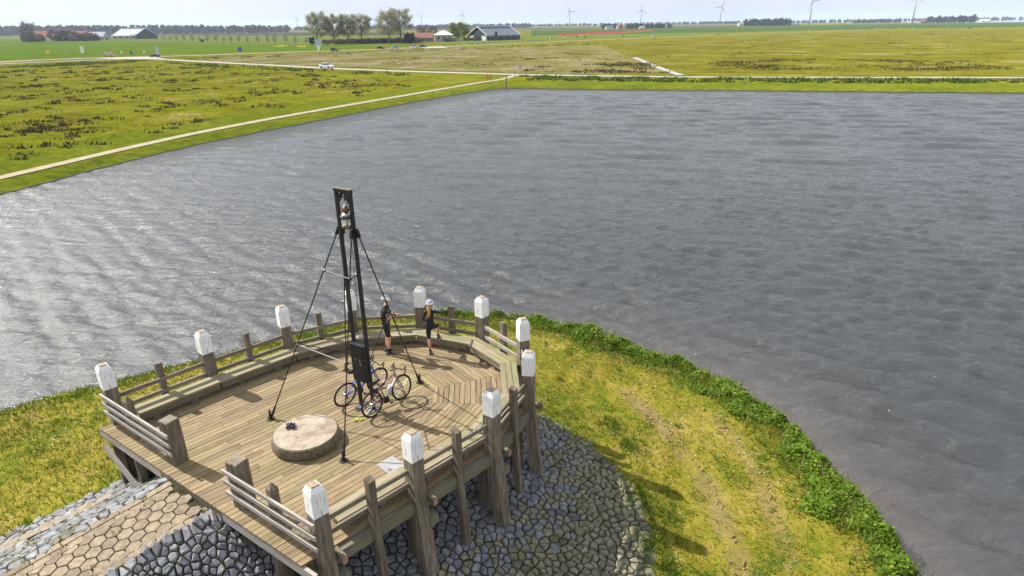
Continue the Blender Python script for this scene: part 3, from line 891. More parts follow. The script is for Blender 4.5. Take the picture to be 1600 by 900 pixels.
# front fascia
def front(t, s, z):
    """point on the front edge: t along from the far to the near corner, s outwards"""
    a = PV[0].lerp(PV[10], t)
    d = (PV[10] - PV[0]).normalized(); n = Vector((-d.y, d.x)) * -1
    if n.dot(Vector((UX, UY))) > 0: n = -n
    q = a + n * s
    return Vector((q.x, q.y, z))
for t0, t1 in ((-0.015, 0.352), (0.355, 0.655), (0.658, 1.03)):
    a, b = front(t0, 0.375, -0.155), front(t1, 0.375, -0.155)
    mt = 'beam' if 0.3 < t0 < 0.6 else 'pale_rail'
    part('fascia_board', MB().beam(a, b, 0.07, 0.2), M[mt], deck, axis=b - a)
a, b = front(0.02, 0.05, -0.2), front(0.99, 0.05, -0.2)
part('edge_beam', MB().beam(a, b, 0.16, 0.24), M['beam'], deck, axis=b - a)
for t in (0.03, 0.17, 0.3):
    a = front(t, 0.26, 0); zb = gz(a.x, a.y) - 0.25
    part('support_pile', MB().beam((a.x, a.y, zb), (a.x, a.y, -0.07), 0.17, 0.17, up=(UX, UY, 0)), M['post'], deck)
for t in (0.72, 0.85, 0.97):
    a = front(t, 0.22, 0); zb = gz(a.x, a.y) - 0.3
    part('support_pile', MB().beam((a.x, a.y, zb), (a.x, a.y, -0.07), 0.17, 0.17, up=(UX, UY, 0)), M['post'], deck)
a, b = front(0.02, 0.47, -0.42), front(0.27, 0.47, -1.42)
part('diagonal_brace', MB().beam(a, b, 0.06, 0.2), M['pale_rail'], deck, axis=b - a)

# radial bearers whose ends stick out beside the posts, with a shorter pile behind
BEAR = [1, 2, 3, 4, 5, 6, 7, 8, 9, 10]
def edge_dir(i):
    ds = []
    if i > 0: ds.append((PV[i] - PV[i - 1]).normalized())
    if i < 10: ds.append((PV[i + 1] - PV[i]).normalized())
    return sum(ds, Vector((0, 0))).normalized()
for i in BEAR:
    d = edge_dir(i); n = Vector((d.y, -d.x)); p = PV[i]
    for side, zc, ln in ((-0.235, -0.10, 0.30), (0.0, -0.62, 0.10)):
        q = p + d * side
        a, b = q - n * ln, q + n * 1.2
        if side == 0.0:
            q2 = p - d * 0.25; a, b = q2 - n * 0.22, q2 + n * 1.0
        w, h = (0.10, 0.15) if side else (0.20, 0.22)
        be = part('bearer', MB().beam((a.x, a.y, zc), (b.x, b.y, zc), w, h), M['beam'], deck, axis=(n.x, n.y, 0))
        e = MB().beam((a.x - n.x * 0.012, a.y - n.y * 0.012, zc), (a.x, a.y, zc), w * 0.96, h * 0.96)
        part('end_grain', e, M['endgrain'] if side else M['beam'], be, world=False) if False else None
        if side:
            part('bearer_end', e, M['endgrain'], deck)
    q = p + n * 0.30 - d * 0.06
    zb = gz(q.x, q.y) - 0.3
    part('support_pile', MB().beam((q.x, q.y, zb), (q.x, q.y, -0.30), 0.22, 0.22, up=(n.x, n.y, 0)), M['post'], deck)

# ---- mooring posts with white painted heads
def square(c, half, ang, z):
    return [Vector((c[0] + half * 1.41421 * math.cos(ang + math.pi / 4 + k * math.pi / 2),
                    c[1] + half * 1.41421 * math.sin(ang + math.pi / 4 + k * math.pi / 2), z)) for k in range(4)]
def loft(mb, rings, mi=0, top=True, bottom=True):
    o = len(mb.v); n = len(rings[0])
    for r_ in rings: mb.v += r_
    for i in range(len(rings) - 1):
        for j in range(n):
            mb.f.append((o + i * n + j, o + i * n + (j + 1) % n, o + (i + 1) * n + (j + 1) % n, o + (i + 1) * n + j)); mb.m.append(mi)
    if bottom: mb.f.append(tuple(o + j for j in reversed(range(n)))); mb.m.append(mi)
    if top: mb.f.append(tuple(o + (len(rings) - 1) * n + j for j in range(n))); mb.m.append(mi)
    return mb

POST_LABELS = [
    'white capped mooring post at the far left corner where the front railing starts',
    'white capped mooring post along the back left railing, next to the far left corner post',
    'white capped mooring post on the back left railing, nearest left of the black mast',
    'white capped mooring post half hidden behind the black lantern mast',
    'white capped mooring post by the water between the two cyclists',
    'white capped mooring post where the back railing bends, first to the right of the woman',
    'white capped mooring post standing just behind the one at the right edge of the deck',
    'white capped mooring post at the right edge of the deck, beside the mown grass',
    'white capped mooring post on the near railing, closest to the right edge of the deck',
    'white capped mooring post on the near railing beside the grey floor plate',
    'white capped mooring post at the near corner of the deck, lowest in view']
RAKE = {0: (0.05, -0.05), 7: (0.24, -0.10), 8: (0.22, -0.12), 9: (0.18, -0.10), 10: (0.10, -0.05), 6: (0.2, 0)}
POST_H = [1.56, 1.56, 1.57, 1.60, 1.58, 1.56, 1.56, 1.55, 1.57, 1.56, 1.56]
for i, p in enumerate(PV):
    d = edge_dir(i); ang = math.atan2(d.y, d.x) + rng.uniform(-0.06, 0.06)
    zb = gz(p.x, p.y) - 0.4
    rk = RAKE.get(i, (0, 0))
    h = POST_H[i]; zc = h - 0.60
    t = thing('mooring_post', POST_LABELS[i], 'post', (p.x, p.y, 0), group='white capped mooring posts round the deck')
    half = 0.142
    foot = (p.x + rk[0], p.y + rk[1])
    sh_ = loft(MB(), [square(foot, half * 1.03, ang, zb), square(p, half, ang, 0.0), square(p, half * 0.985, ang, h - 0.02 - 0.08)])
    part('shaft', sh_, M['post'], t)
    cp = loft(MB(), [square(p, half + 0.004, ang, zc), square(p, half + 0.004, ang, h - 0.115), square(p, half * 0.66, ang, h - 0.012), ], bottom=False)
    part('painted_cap', cp, M['white'], t)
    tp = loft(MB(), [square(p, half * 0.60, ang, h - 0.013), square(p, half * 0.52, ang, h + 0.012)], bottom=False)
    part('bare_top', tp, M['post_top'], t)

# ---- the two squat gate posts without paint
for t_, lab in ((0.362, 'squat unpainted gate post at the left side of the deck entrance'), (0.690, 'squat cracked gate post at the right side of the deck entrance')):
    a = front(t_, 0.02, 0); zb = gz(a.x, a.y) - 0.3
    g = thing('gate_post', lab, 'post', (a.x, a.y, 0), group='squat posts at the deck entrance')
    fd = (PV[10] - PV[0]); ang = math.atan2(fd.y, fd.x) + R(7)
    part('shaft', loft(MB(), [square(a, 0.155, ang, zb), square(a, 0.15, ang, 0), square(a, 0.148, ang, 1.06)], top=False), M['post'], g)
    part('post_top', loft(MB(), [square(a, 0.148, ang, 1.06), square(a, 0.135, ang, 1.085)], bottom=False), M['rail'], g)
    ck = Vector((math.cos(ang), math.sin(ang), 0))
    n_ = Vector((-ck.y, ck.x, 0))
    if n_.y > 0: n_ = -n_
    part('crack', MB().beam(a + n_ * 0.149 + ck * 0.03 + Vector((0, 0, 0.45)), a + n_ * 0.149 + ck * 0.02 + Vector((0, 0, 1.08)), 0.012, 0.006, up=n_), M['black'], g)

# ---- railings: two rails per bay with a thin middle post
BAY = ['between the far left corner post and the next one, by the lawn', 'second bay from the far left corner of the deck',
       'left of the black mast, third bay from the far left corner', 'behind the man in front of the water',
       'in front of the woman with her hand on its middle post', 'beyond the bench at the right back bend of the deck',
       'in the short bay between the two closest white posts at right', 'between the right edge post and the next near post',
       'on the near side right of the grey floor plate', 'on the near side left of the grey floor plate']
for i in range(10):
    a, b = PV[i], PV[i + 1]
    d = (b - a).normalized(); n = Vector((d.y, -d.x))
    mid = (a + b) / 2
    r_ = thing('railing', 'two rail railing ' + BAY[i], 'railing', (mid.x, mid.y, 0), group='two rail railings round the deck')
    for z in (0.68, 0.36):
        j = rng.uniform(-0.012, 0.012)
        q0, q1 = a + n * 0.05, b + n * 0.05
        mt = 'rail' if i not in (5, ) else 'pale_rail'
        part('rail', MB().beam((q0.x, q0.y, z + j), (q1.x, q1.y, z - j), 0.055, 0.10), M[mt], r_, axis=(d.x, d.y, 0))
    if i != 6:
        zb = gz(mid.x, mid.y) - 0.35
        ang = math.atan2(d.y, d.x)
        hh = 0.075
        rk = Vector((0.13, -0.06)) if i >= 7 else Vector((0, 0))
        mo = mid - n * 0.055
        mt2 = square(mo, hh, ang, 1.06)
        for q in mt2:
            if (Vector((q.x, q.y)) - mo).dot(n) > 0: q.z += 0.05
        part('rail_post', loft(MB(), [square(mo + rk, hh * 1.05, ang, zb), square(mo, hh, ang, 0), mt2]), M['post'], r_)
for t0, t1, tm, zs, lab in ((-0.012, 0.385, 0.145, (0.79, 0.56, 0.33), 'three rail timber railing left of the deck entrance by the lawn'),
                            (0.652, 1.015, 0.845, (0.82, 0.57, 0.31), 'three rail timber railing right of the deck entrance above the cobbles')):
    a, b = front(t0, 0.20, 0), front(t1, 0.20, 0); m_ = (a + b) / 2
    r_ = thing('railing', lab, 'railing', (m_.x, m_.y, 0), group='three rail railings on the front of the deck')
    for z in zs:
        q0, q1 = a + Vector((0, 0, z + rng.uniform(-.01, .01))), b + Vector((0, 0, z + rng.uniform(-.01, .01)))
        part('rail', MB().beam(q0, q1, 0.045, 0.085), M['pale_rail'], r_, axis=b - a)
    q = front(tm, 0.085, 0); zb = gz(q.x, q.y) - 0.3
    dd = (PV[10] - PV[0]); ang = math.atan2(dd.y, dd.x)
    top = square(q, 0.08, ang, 1.0); top[0].z += 0.0
    tip = [Vector((q.x, q.y, 1.12)) + (w - Vector((q.x, q.y, 1.0))) * 0.12 for w in top]
    part('rail_post', loft(MB(), [square(q, 0.085, ang, zb), square(q, 0.08, ang, 0), top, tip]), M['post'], r_)

# ---- low bench all round inside the railing
bench = thing('bench', 'long low timber bench running round the inside of the deck railing', 'bench', (-3.5, 14.2, 0))
NBP = 3; S0, S1 = 0.20, 0.66
BH = 0.33
lines = [inset(S0 + (S1 - S0) * k / NBP) for k in range(NBP + 1)]
for k in range(NBP):
    A, Bq = lines[k], lines[k + 1]
    for i in range(10):
        g = 0.012
        d = (PV[i + 1] - PV[i]).normalized()
        fr = g / ((S1 - S0) / NBP)
        q = [A[i], A[i + 1], A[i + 1].lerp(Bq[i + 1], 1 - fr), A[i].lerp(Bq[i], 1 - fr)]
        if i == 0: q[0] = q[0] + d * 0.3; q[3] = q[3] + d * 0.3
        if i == 9: q[1] = q[1] - d * 0.45; q[2] = q[2] - d * 0.45
        q[0] += d * 0.003; q[3] += d * 0.003; q[1] -= d * 0.003; q[2] -= d * 0.003
        plank_piece(q[::-1], d, 'seat_plank', bench, 'bench', top=BH, th=0.05)
leg0, leg1 = inset(S0 + 0.04), inset(S1 - 0.06)
for i in range(10):
    d = (PV[i + 1] - PV[i]).normalized()
    n = Vector((d.y, -d.x))
    # a beam under the front edge of the seat
    a, b = leg1[i] + d * (0.32 if i == 0 else 0.03), leg1[i + 1] - d * (0.47 if i == 9 else 0.03)
    part('seat_beam', MB().beam((a.x, a.y, BH - 0.135), (b.x, b.y, BH - 0.135), 0.06, 0.165), M['beam'], bench, axis=(d.x, d.y, 0))
    for f in ((0.25, 0.75) if i not in (0, 9) else (0.3, 0.7)):
        q0, q1 = leg0[i].lerp(leg0[i + 1], f), leg1[i].lerp(leg1[i + 1], f)
        part('bench_support', MB().beam((q0.x, q0.y, 0.085), (q1.x, q1.y, 0.085), 0.16, 0.165), M['beam'], bench, axis=(n.x, n.y, 0))

# ---- grey plate let into the deck, with its small print
pl = [(-2.99, 11.39, 0), (-2.70, 11.69, 0), (-2.32, 11.36, 0), (-2.64, 11.05, 0)]
pc = sum((Vector(q) for q in pl), Vector()) / 4
fp = thing('floor_plate', 'grey metal plate with small print lying on the planks behind a near post', 'plate', (pc.x, pc.y, 0.004))
part('plate', MB().prism([(q[0], q[1]) for q in reversed(pl)], 0.004, 0.016), M['plate'], fp)
ex = (Vector(pl[2]) - Vector(pl[1])).normalized(); ey = (Vector(pl[0]) - Vector(pl[1])).normalized()
def on_plate(a, b): return pc + ex * a + ey * b
mb = MB()
for r0 in range(4):
    q = on_plate(0.0, -0.14 + r0 * 0.05); w = 0.13 - 0.02 * (r0 % 3)
    mb.add([q - ex * w - ey * 0.006 + V(0, 0, 0.0135), q + ex * w - ey * 0.006 + V(0, 0, 0.0135), q + ex * w + ey * 0.006 + V(0, 0, 0.0135), q - ex * w + ey * 0.006 + V(0, 0, 0.0135)], [(3, 2, 1, 0)])
part('print_line', mb, M['print'], fp)
q = on_plate(0.10, 0.12)
part('inset_handle', MB().beam(q - ex * 0.05 + V(0, 0, 0.016), q + ex * 0.05 + V(0, 0, 0.016), 0.10, 0.006), M['steel'], fp)
part('handle_bar', MB().beam(q - ex * 0.04 + V(0, 0, 0.022), q + ex * 0.04 + V(0, 0, 0.022), 0.05, 0.008), M['print'], fp)

# ---- round stone
ms = thing('round_stone', 'low round millstone like concrete disc lying on the deck planks', 'stone', (-4.76, 12.29, 0.275)[:2] + (0,))
RS = 0.745
prof = [(RS - 0.03, 0.0), (RS + 0.01, 0.04), (RS + 0.015, 0.16), (RS - 0.01, 0.25), (RS - 0.04, 0.274)]
mb = MB()
n_ = 56
for r_, z in prof:
    for j in range(n_):
        t = 2 * math.pi * j / n_
        w = r_ * (1 + 0.008 * math.sin(5 * t + 1) + 0.006 * math.sin(11 * t) + rng.uniform(-0.004, 0.004))
        mb.v.append(Vector((w * math.cos(t), w * math.sin(t), z)))
for i in range(len(prof) - 1):
    for j in range(n_):
        a = i * n_ + j; b = i * n_ + (j + 1) % n_
        mb.f.append((a, b, b + n_, a + n_)); mb.m.append(0)
part('stone_side', mb, M['millside'], ms, world=False)
part('stone_top', MB().lathe([(RS - 0.045, 0.22), (RS - 0.042, 0.273), (RS * 0.5, 0.279), (0.02, 0.280)], 56), M['millstone'], ms, world=False)

# small dark thing lying on the stone
db = MB()
for cx_, cy_, cz_, rr in ((0, 0, 0.05, (0.085, 0.05, 0.045)), (-0.07, 0.06, 0.04, (0.05, 0.045, 0.035)), (0.075, -0.045, 0.045, (0.05, 0.04, 0.04)), (0.05, 0.075, 0.035, (0.04, 0.05, 0.03)), (-0.06, -0.05, 0.035, (0.045, 0.04, 0.03)), (0.02, 0.01, 0.10, (0.03, 0.03, 0.03))):
    db.ball((cx_, cy_, cz_), rr, 8, 5)
gl = part('dark_bundle', db, noise_mat('dark_cloth', [(0.3, (0.012, 0.014, 0.03)), (0.7, (0.05, 0.055, 0.085))], scale=30, rough=0.8, bump=0.2), None, smooth=True)
gl.location = (-5.14, 12.44, 0.285)
tag(gl, 'small dark crumpled bundle lying on the round stone', 'gloves')
# fallen leaf
lf = MB()
for k, (an, ln, w) in enumerate(((0.3, 0.17, 0.055), (2.2, 0.13, 0.05), (3.6, 0.12, 0.05))):
    dx, dy = math.cos(an), math.sin(an)
    lf.add([(0, 0, 0.012), (dx * ln * .5 - dy * w, dy * ln * .5 + dx * w, 0.035), (dx * ln, dy * ln, 0.015), (dx * ln * .5 + dy * w, dy * ln * .5 - dx * w, 0.03)], [(0, 3, 2, 1)])
leaf = part('fallen_leaf', lf, plain('yellow_green_leaf', (0.30, 0.36, 0.03), 0.6, var=0.3), None)
leaf.location = (-3.77, 13.11, 0)
tag(leaf, 'yellow green leaf sprig fallen on the planks in front of the mast', 'leaf')

# ------------------------------------------------------------------ black lantern mast
ML, MR = Vector((-3.82, 13.77, 0)), Vector((-3.47, 13.555, 0))
md = (MR - ML).normalized(); mn = Vector((-md.y, md.x, 0))
MH = 5.48
mast = thing('lantern_mast', 'tall black steel twin mast braced by stays in the middle of the deck', 'mast', ((ML + MR) / 2)[:2] + (0,))
UP = V(0, 0, 1)
for q in (ML, MR):
    part('upright', MB().beam(q + UP * 0.02, q + UP * MH, 0.070, 0.070, up=mn), M['black'], mast)
    part('base_plate', MB().beam(q - mn * 0.16 + UP * 0.014, q + mn * 0.16 + UP * 0.014, 0.15, 0.024), M['steel'], mast)
part('crossbeam', MB().beam(ML - md * 0.04 + UP * (MH + 0.045), MR + md * 0.04 + UP * (MH + 0.035), 0.09, 0.07), M['black'], mast)
part('top_cap', MB().beam(ML - md * 0.045 + UP * (MH + 0.08), MR + md * 0.045 + UP * (MH + 0.08), 0.11, 0.018), M['beam'], mast)
for q, s in ((ML, 1), (MR, -1)):
    part('knee_brace', MB().beam(q + md * (0.035 * s) + UP * (MH - 0.22), q + md * (0.15 * s) + UP * (MH - 0.02), 0.07, 0.05), M['black'], mast)
FEET = {'l': Vector((-5.91, 13.22, 0)), 'f': Vector((-3.74, 11.56, 0)), 'r': Vector((-2.49, 14.85, 0)), 'b': Vector((-4.62, 15.55, 0))}
HEAD = {'l': ML - md * 0.07, 'f': MR - mn * 0.08, 'r': MR + md * 0.07 + mn * 0.02, 'b': ML + mn * 0.08}
SZ = 4.62
def on_stay(k, z):
    a, b = FEET[k], HEAD[k] + UP * SZ
    return a.lerp(b, z / SZ)
for k in 'lfrb':
    a, b = FEET[k], HEAD[k] + UP * SZ
    d = (b - a).normalized()
    st = part('stay', MB().tube([a + d * 0.22, b], 0.016, 6), M['black'], mast)
    part('stay_foot', MB().lathe([(0.10, 0.004), (0.10, 0.02), (0.055, 0.022), (0.045, 0.06), (0.03, 0.13), (0.024, 0.26)], 8, c=a), M['black'], mast)
    part('turnbuckle', MB().tube([a + d * 0.10, a + d * 0.36], [0.036, 0.026], 6), M['black'], mast)
    hd = Vector((HEAD[k].x, HEAD[k].y, SZ))
    part('stay_bracket', MB().beam(hd - d * 0.14, hd + d * 0.06, 0.06, 0.075), M['black'], mast)
M['strut_steel'] = plain('grey_strut_steel', (0.20, 0.20, 0.21), 0.5)
struts = [(on_stay('l', 3.68), on_stay('f', 3.68), 'black'), (on_stay('f', 3.66), MR + UP * 3.62, 'black'),
          (on_stay('l', 1.9), on_stay('f', 1.97), 'strut_steel'), (on_stay('f', 1.97), MR - mn * 0.07 + UP * 1.42, 'black'),
          (on_stay('l', 1.92), ML + UP * 1.45, 'black'), (on_stay('r', 2.42), MR + md * 0.05 + UP * 1.42, 'black')]
for a, b, mt in struts:
    part('strut', MB().tube([a, b], 0.012, 6), M[mt], mast)
    dd = (b - a).normalized()
    part('strut_clamp', MB().tube([a - dd * 0.02, a + dd * 0.07], 0.03, 6), M['black'], mast)
# winch cabinet between the uprights
c0 = (ML + MR) / 2
cab = part('winch_cabinet', MB().beam(ML + md * 0.0 - mn * 0.06 + UP * 1.32, MR + md * 0.02 - mn * 0.06 + UP * 1.32, 0.17, 0.96), M['panel'], mast)
part('cabinet_door', MB().beam(ML + md * 0.03 - mn * 0.150 + UP * 1.32, MR - md * 0.01 - mn * 0.150 + UP * 1.32, 0.012, 0.90), M['panel'], cab)
part('cabinet_lid', MB().beam(ML - md * 0.01 - mn * 0.06 + UP * 1.81, MR + md * 0.03 - mn * 0.06 + UP * 1.81, 0.19, 0.02), M['panel'], mast)
part('padlock', MB().beam(MR - md * 0.12 - mn * 0.160 + UP * 1.33, MR - md * 0.09 - mn * 0.160 + UP * 1.33, 0.02, 0.05), M['chrome'], mast)
for s in (0.15, 0.30):
    q = ML + md * s - mn * 0.158 + UP * 1.43
    part('bolt', MB().ball(q, 0.012, 6, 4), M['chrome'], mast)
rope_x = c0 + md * 0.05
part('hoist_rope', MB().tube([rope_x + UP * 2.05, rope_x + UP * 3.4 + md * 0.02, rope_x + UP * 4.9 + md * 0.06, c0 + md * 0.02 + UP * (MH - 0.03)], 0.007, 5), M['black'], mast)
part('hoist_weight', MB().lathe([(0.02, 1.90), (0.05, 1.93), (0.055, 2.0), (0.03, 2.06), (0.012, 2.10)], 8, c=rope_x), M['chrome'], mast)
part('pulley', MB().torus(c0 + UP * (MH - 0.06), mn, 0.05, 0.018, 12, 6), M['black'], mast)

# ship's lantern hanging in the top of the mast
glass_m, N_, L_, B_ = new_mat('lantern_glass')
B_.inputs['Base Color'].default_value = (0.9, 0.92, 0.9, 1); B_.inputs['Roughness'].default_value = 0.08
B_.inputs['Transmission Weight'].default_value = 0.7; B_.inputs['IOR'].default_value = 1.45
M['glass'] = glass_m
M['brass'] = noise_mat('tarnished_copper', [(0.3, (0.10, 0.065, 0.035)), (0.7, (0.28, 0.19, 0.10))], scale=9, rough=0.38, bump=0.1, metallic=0.8)
M['olive_metal'] = noise_mat('weathered_green_metal', [(0.3, (0.035, 0.042, 0.025)), (0.7, (0.10, 0.11, 0.06))], scale=9, rough=0.5, bump=0.1, metallic=0.4)
lz = MH - 0.11
lc = c0 + md * 0.02
lan = thing('ship_lantern', "old ship's lantern with glass lens hanging in the top of the black mast", 'lantern', (lc.x, lc.y, lz - 0.70))
def lp(prof, name, mt, n=14):
    return part(name, MB().lathe(prof, n), M[mt], lan, world=False, smooth=True)
lp([(0.10, 0.0), (0.125, 0.015), (0.13, 0.06), (0.115, 0.085)], 'base', 'brass')
lp([(0.105, 0.085), (0.125, 0.13), (0.128, 0.19), (0.105, 0.235)], 'lens', 'glass')
part('bulb', MB().ball((0, 0, 0.15), (0.03, 0.03, 0.05), 8, 5), plain('bulb_yellow', (0.75, 0.65, 0.25), 0.4), lan, world=False)
lp([(0.125, 0.236), (0.14, 0.245), (0.14, 0.29), (0.125, 0.30)], 'collar', 'olive_metal')
lp([(0.125, 0.30), (0.10, 0.33), (0.06, 0.365)], 'hood', 'chrome')
part('chimney', MB().ball((0, 0, 0.43), (0.082, 0.082, 0.085), 12, 8), M['brass'], lan, world=False, smooth=True)
lp([(0.05, 0.50), (0.045, 0.525), (0.02, 0.535)], 'chimney_cap', 'chrome')
part('handle', MB().tube([md * -0.13 + UP * 0.27, md * -0.125 + UP * 0.5, md * -0.06 + UP * 0.60, UP * 0.625, md * 0.06 + UP * 0.60, md * 0.125 + UP * 0.5, md * 0.13 + UP * 0.27], 0.007, 5), M['chrome'], lan, world=False)
part('hook', MB().tube([UP * 0.62, UP * 0.66, UP * 0.72 + md * 0.02, UP * 0.76], 0.010, 5), M['black'], lan, world=False)
for s in range(5):
    t = 2 * math.pi * s / 5
    part('lens_bar', MB().tube([(0.125 * math.cos(t), 0.125 * math.sin(t), 0.085), (0.134 * math.cos(t), 0.134 * math.sin(t), 0.16), (0.125 * math.cos(t), 0.125 * math.sin(t), 0.24)], 0.006, 4), M['olive_metal'], lan, world=False)

# ------------------------------------------------------------------ racing bicycles
M['rubber'] = plain('tyre_rubber', (0.018, 0.018, 0.019), 0.75, spec=0.3)
M['rimblack'] = plain('black_rim', (0.020, 0.020, 0.022), 0.4)
M['spoke'] = plain('spoke_steel', (0.45, 0.45, 0.46), 0.35, 0.8)
def bicycle(label, a, b, lean, frame_c, frame_c2, fork_c, bottle_c, saddle_h, rim_c, tape=(0.012, 0.012, 0.013)):
    """a: where the rear wheel touches the deck, b: where the front wheel does"""
    a, b = Vector(a), Vector(b); d = b - a; WB = 0.99
    root = thing('bicycle', label, 'bicycle', ((a.x + b.x) / 2, (a.y + b.y) / 2, 0))
    root.rotation_euler = (R(lean), 0, math.atan2(d.y, d.x))
    root.rotation_mode = 'XYZ'
    fm = plain('bicycle_paint', frame_c, 0.3, spec=0.6); fm2 = plain('bicycle_paint_trim', frame_c2, 0.3, spec=0.6)
    kw = dict(parent=root, world=False)
    r_, x0, x1 = 0.338, -WB / 2, WB / 2
    for x in (x0, x1):
        w = part('wheel', MB().torus((x, 0, r_), (0, 1, 0), r_ - 0.018, 0.018, 36, 8), M['rubber'], smooth=True, **kw)
        rm = part('rim', MB().torus((x, 0, r_), (0, 1, 0), r_ - 0.043, 0.013, 36, 6), plain('rim_paint', rim_c, 0.35), None, smooth=True); rm.parent = w
        hb = part('hub', MB().tube([(x, -0.055, r_), (x, 0.055, r_)], 0.02, 8), M['spoke'], None); hb.parent = w
        sm = MB()
        for k in range(20):
            t = 2 * math.pi * k / 20; y = 0.03 if k % 2 else -0.03
            sm.tube([(x + 0.02 * math.cos(t), y, r_ + 0.02 * math.sin(t)), (x + (r_ - 0.05) * math.cos(t), 0, r_ + (r_ - 0.05) * math.sin(t))], 0.0022, 4, cap=False)
        sp = part('spokes', sm, M['spoke'], None); sp.parent = w
        dk = part('brake_disc', MB().torus((x, 0.045, r_), (0, 1, 0), 0.06, 0.008, 18, 4), M['spoke'], None); dk.parent = w
    bb = V(-0.075, 0, 0.275); st = V(-0.20, 0, 0.735); ht = V(0.335, 0, 0.80); hb_ = V(0.375, 0, 0.66); ra = V(x0, 0, r_); fa = V(x1, 0, r_)
    fr = MB()
    fr.tube([bb, st], [0.019, 0.017], 8); fr.tube([st + V(0.01, 0, -.03), ht + V(0, 0, -.02)], [0.017, 0.021], 8); fr.tube([hb_, ht + V(-.005, 0, .02)], 0.025, 8)
    for s in (-1, 1):
        fr.tube([ra + V(0, 0.055 * s, 0), bb + V(0.0, 0.03 * s, 0)], [0.010, 0.013], 6)
        fr.tube([ra + V(0, 0.055 * s, 0), st + V(0.02, 0.015 * s, -0.10)], [0.009, 0.010], 6)
    part('frame', fr, fm, smooth=True, **kw)
    part('down_tube', MB().tube([bb, hb_ + V(0, 0, 0.01)], [0.026, 0.026], 8), fm2, smooth=True, **kw)
    fk = MB()
    for s in (-1, 1):
        fk.tube([fa + V(0, 0.055 * s, 0), hb_ + V(0.01, 0.045 * s, -0.03), hb_ + V(0, 0.01 * s, 0.0)], [0.010, 0.015, 0.017], 6)
    part('fork', fk, plain('fork_paint', fork_c, 0.35), smooth=True, **kw)
    part('seat_post', MB().tube([st, st + V(-0.012, 0, 0.03), V(-0.255, 0, saddle_h - 0.03)], 0.014, 8), M['rimblack'], **kw)
    sd = MB()
    loft(sd, [[V(x, y * w, z) for y, z in ((-1, saddle_h - 0.035), (-0.7, saddle_h), (0, saddle_h + 0.012), (0.7, saddle_h), (1, saddle_h - 0.035))] for x, w in ((-0.40, 0.055), (-0.38, 0.075), (-0.32, 0.07), (-0.24, 0.032), (-0.15, 0.022), (-0.13, 0.012))])
    part('saddle', sd, M['rubber'], **kw)
    hs = ht + V(0.0, 0, 0.07); hc = hs + V(0.09, 0, 0.03)
    part('stem', MB().tube([ht, hs, hc], 0.016, 8), M['rimblack'], **kw)
    hm = MB()
    hm.tube([hc + V(0, -0.2, 0), hc + V(0.01, -0.1, 0.005), hc, hc + V(0.01, 0.1, 0.005), hc + V(0, 0.2, 0)], 0.014, 8)
    for s in (-1, 1):
        hm.tube([hc + V(0, 0.2 * s, 0), hc + V(0.07, 0.205 * s, 0.0), hc + V(0.105, 0.21 * s, -0.045), hc + V(0.075, 0.215 * s, -0.11), hc + V(-0.02, 0.22 * s, -0.125)], 0.016, 8)
    part('handlebar', hm, plain('bar_tape', tape, 0.7), smooth=True, **kw)
    for s in (-1, 1):
        part('brake_lever', MB().tube([hc + V(0.075, 0.205 * s, 0.0), hc + V(0.125, 0.205 * s, 0.045), hc + V(0.14, 0.205 * s, 0.02), hc + V(0.13, 0.205 * s, -0.08)], [0.018, 0.017, 0.009, 0.007], 6), M['rubber'], **kw)
    ck = part('crankset', MB().torus(bb + V(0, -0.045, 0), (0, 1, 0), 0.082, 0.012, 20, 6), M['rimblack'], **kw)
    cs = MB().beam(bb + V(0, -0.05, 0), bb + V(0.11, -0.065, -0.12), 0.014, 0.026).beam(bb + V(0, 0.05, 0), bb + V(-0.11, 0.065, 0.12), 0.014, 0.026)
    cs.tube([bb + V(0, -0.045, 0), bb + V(0, -0.04, 0)], 0.07, 12)
    ca = part('crank_arm', cs, M['rimblack'], None); ca.parent = ck
    for sg in (1, -1):
        pp = part('pedal', MB().box(bb + V(0.11 * sg, -0.10 * sg, -0.12 * sg), (0.08, 0.06, 0.018)), M['rubber'], None); pp.parent = ck
    ch = MB().beam(bb + V(-.02, -0.045, 0.082), ra + V(0, -0.045, 0.04), 0.008, 0.01).beam(bb + V(-.02, -0.045, -0.082), ra + V(0.02, -0.045, -0.10), 0.008, 0.01)
    part('chain', ch, M['rimblack'], **kw)
    part('sprocket', MB().torus(ra + V(0, -0.045, 0), (0, 1, 0), 0.036, 0.014, 16, 6), M['spoke'], **kw)
    part('derailleur', MB().beam(ra + V(0.01, -0.055, -0.03), ra + V(0.03, -0.055, -0.13), 0.02, 0.03), M['rimblack'], **kw)
    m_ = bb.lerp(hb_, 0.48); dn = (hb_ - bb).normalized(); up = V(-dn.z, 0, dn.x)
    part('bottle', MB().tube([m_ + up * 0.065 - dn * 0.09, m_ + up * 0.065 + dn * 0.05, m_ + up * 0.065 + dn * 0.07, m_ + up * 0.065 + dn * 0.10], [0.036, 0.036, 0.02, 0.016], 10), plain('bottle_plastic', bottle_c, 0.4), smooth=True, **kw)
    return root
bicycle('blue racing bicycle leaning behind the mast base', (-4.21, 13.78, 0), (-3.56, 14.51, 0), 7, (0.035, 0.14, 0.52), (0.035, 0.16, 0.60), (0.12, 0.05, 0.10), (0.03, 0.03, 0.03), 0.97, (0.03, 0.018, 0.02))
bicycle('pale pink and white racing bicycle leaning in front of the mast base', (-3.35, 13.32, 0), (-2.85, 13.99, 0), -6, (0.22, 0.12, 0.16), (0.50, 0.46, 0.47), (0.05, 0.03, 0.035), (0.70, 0.70, 0.70), 0.86, (0.02, 0.02, 0.022))

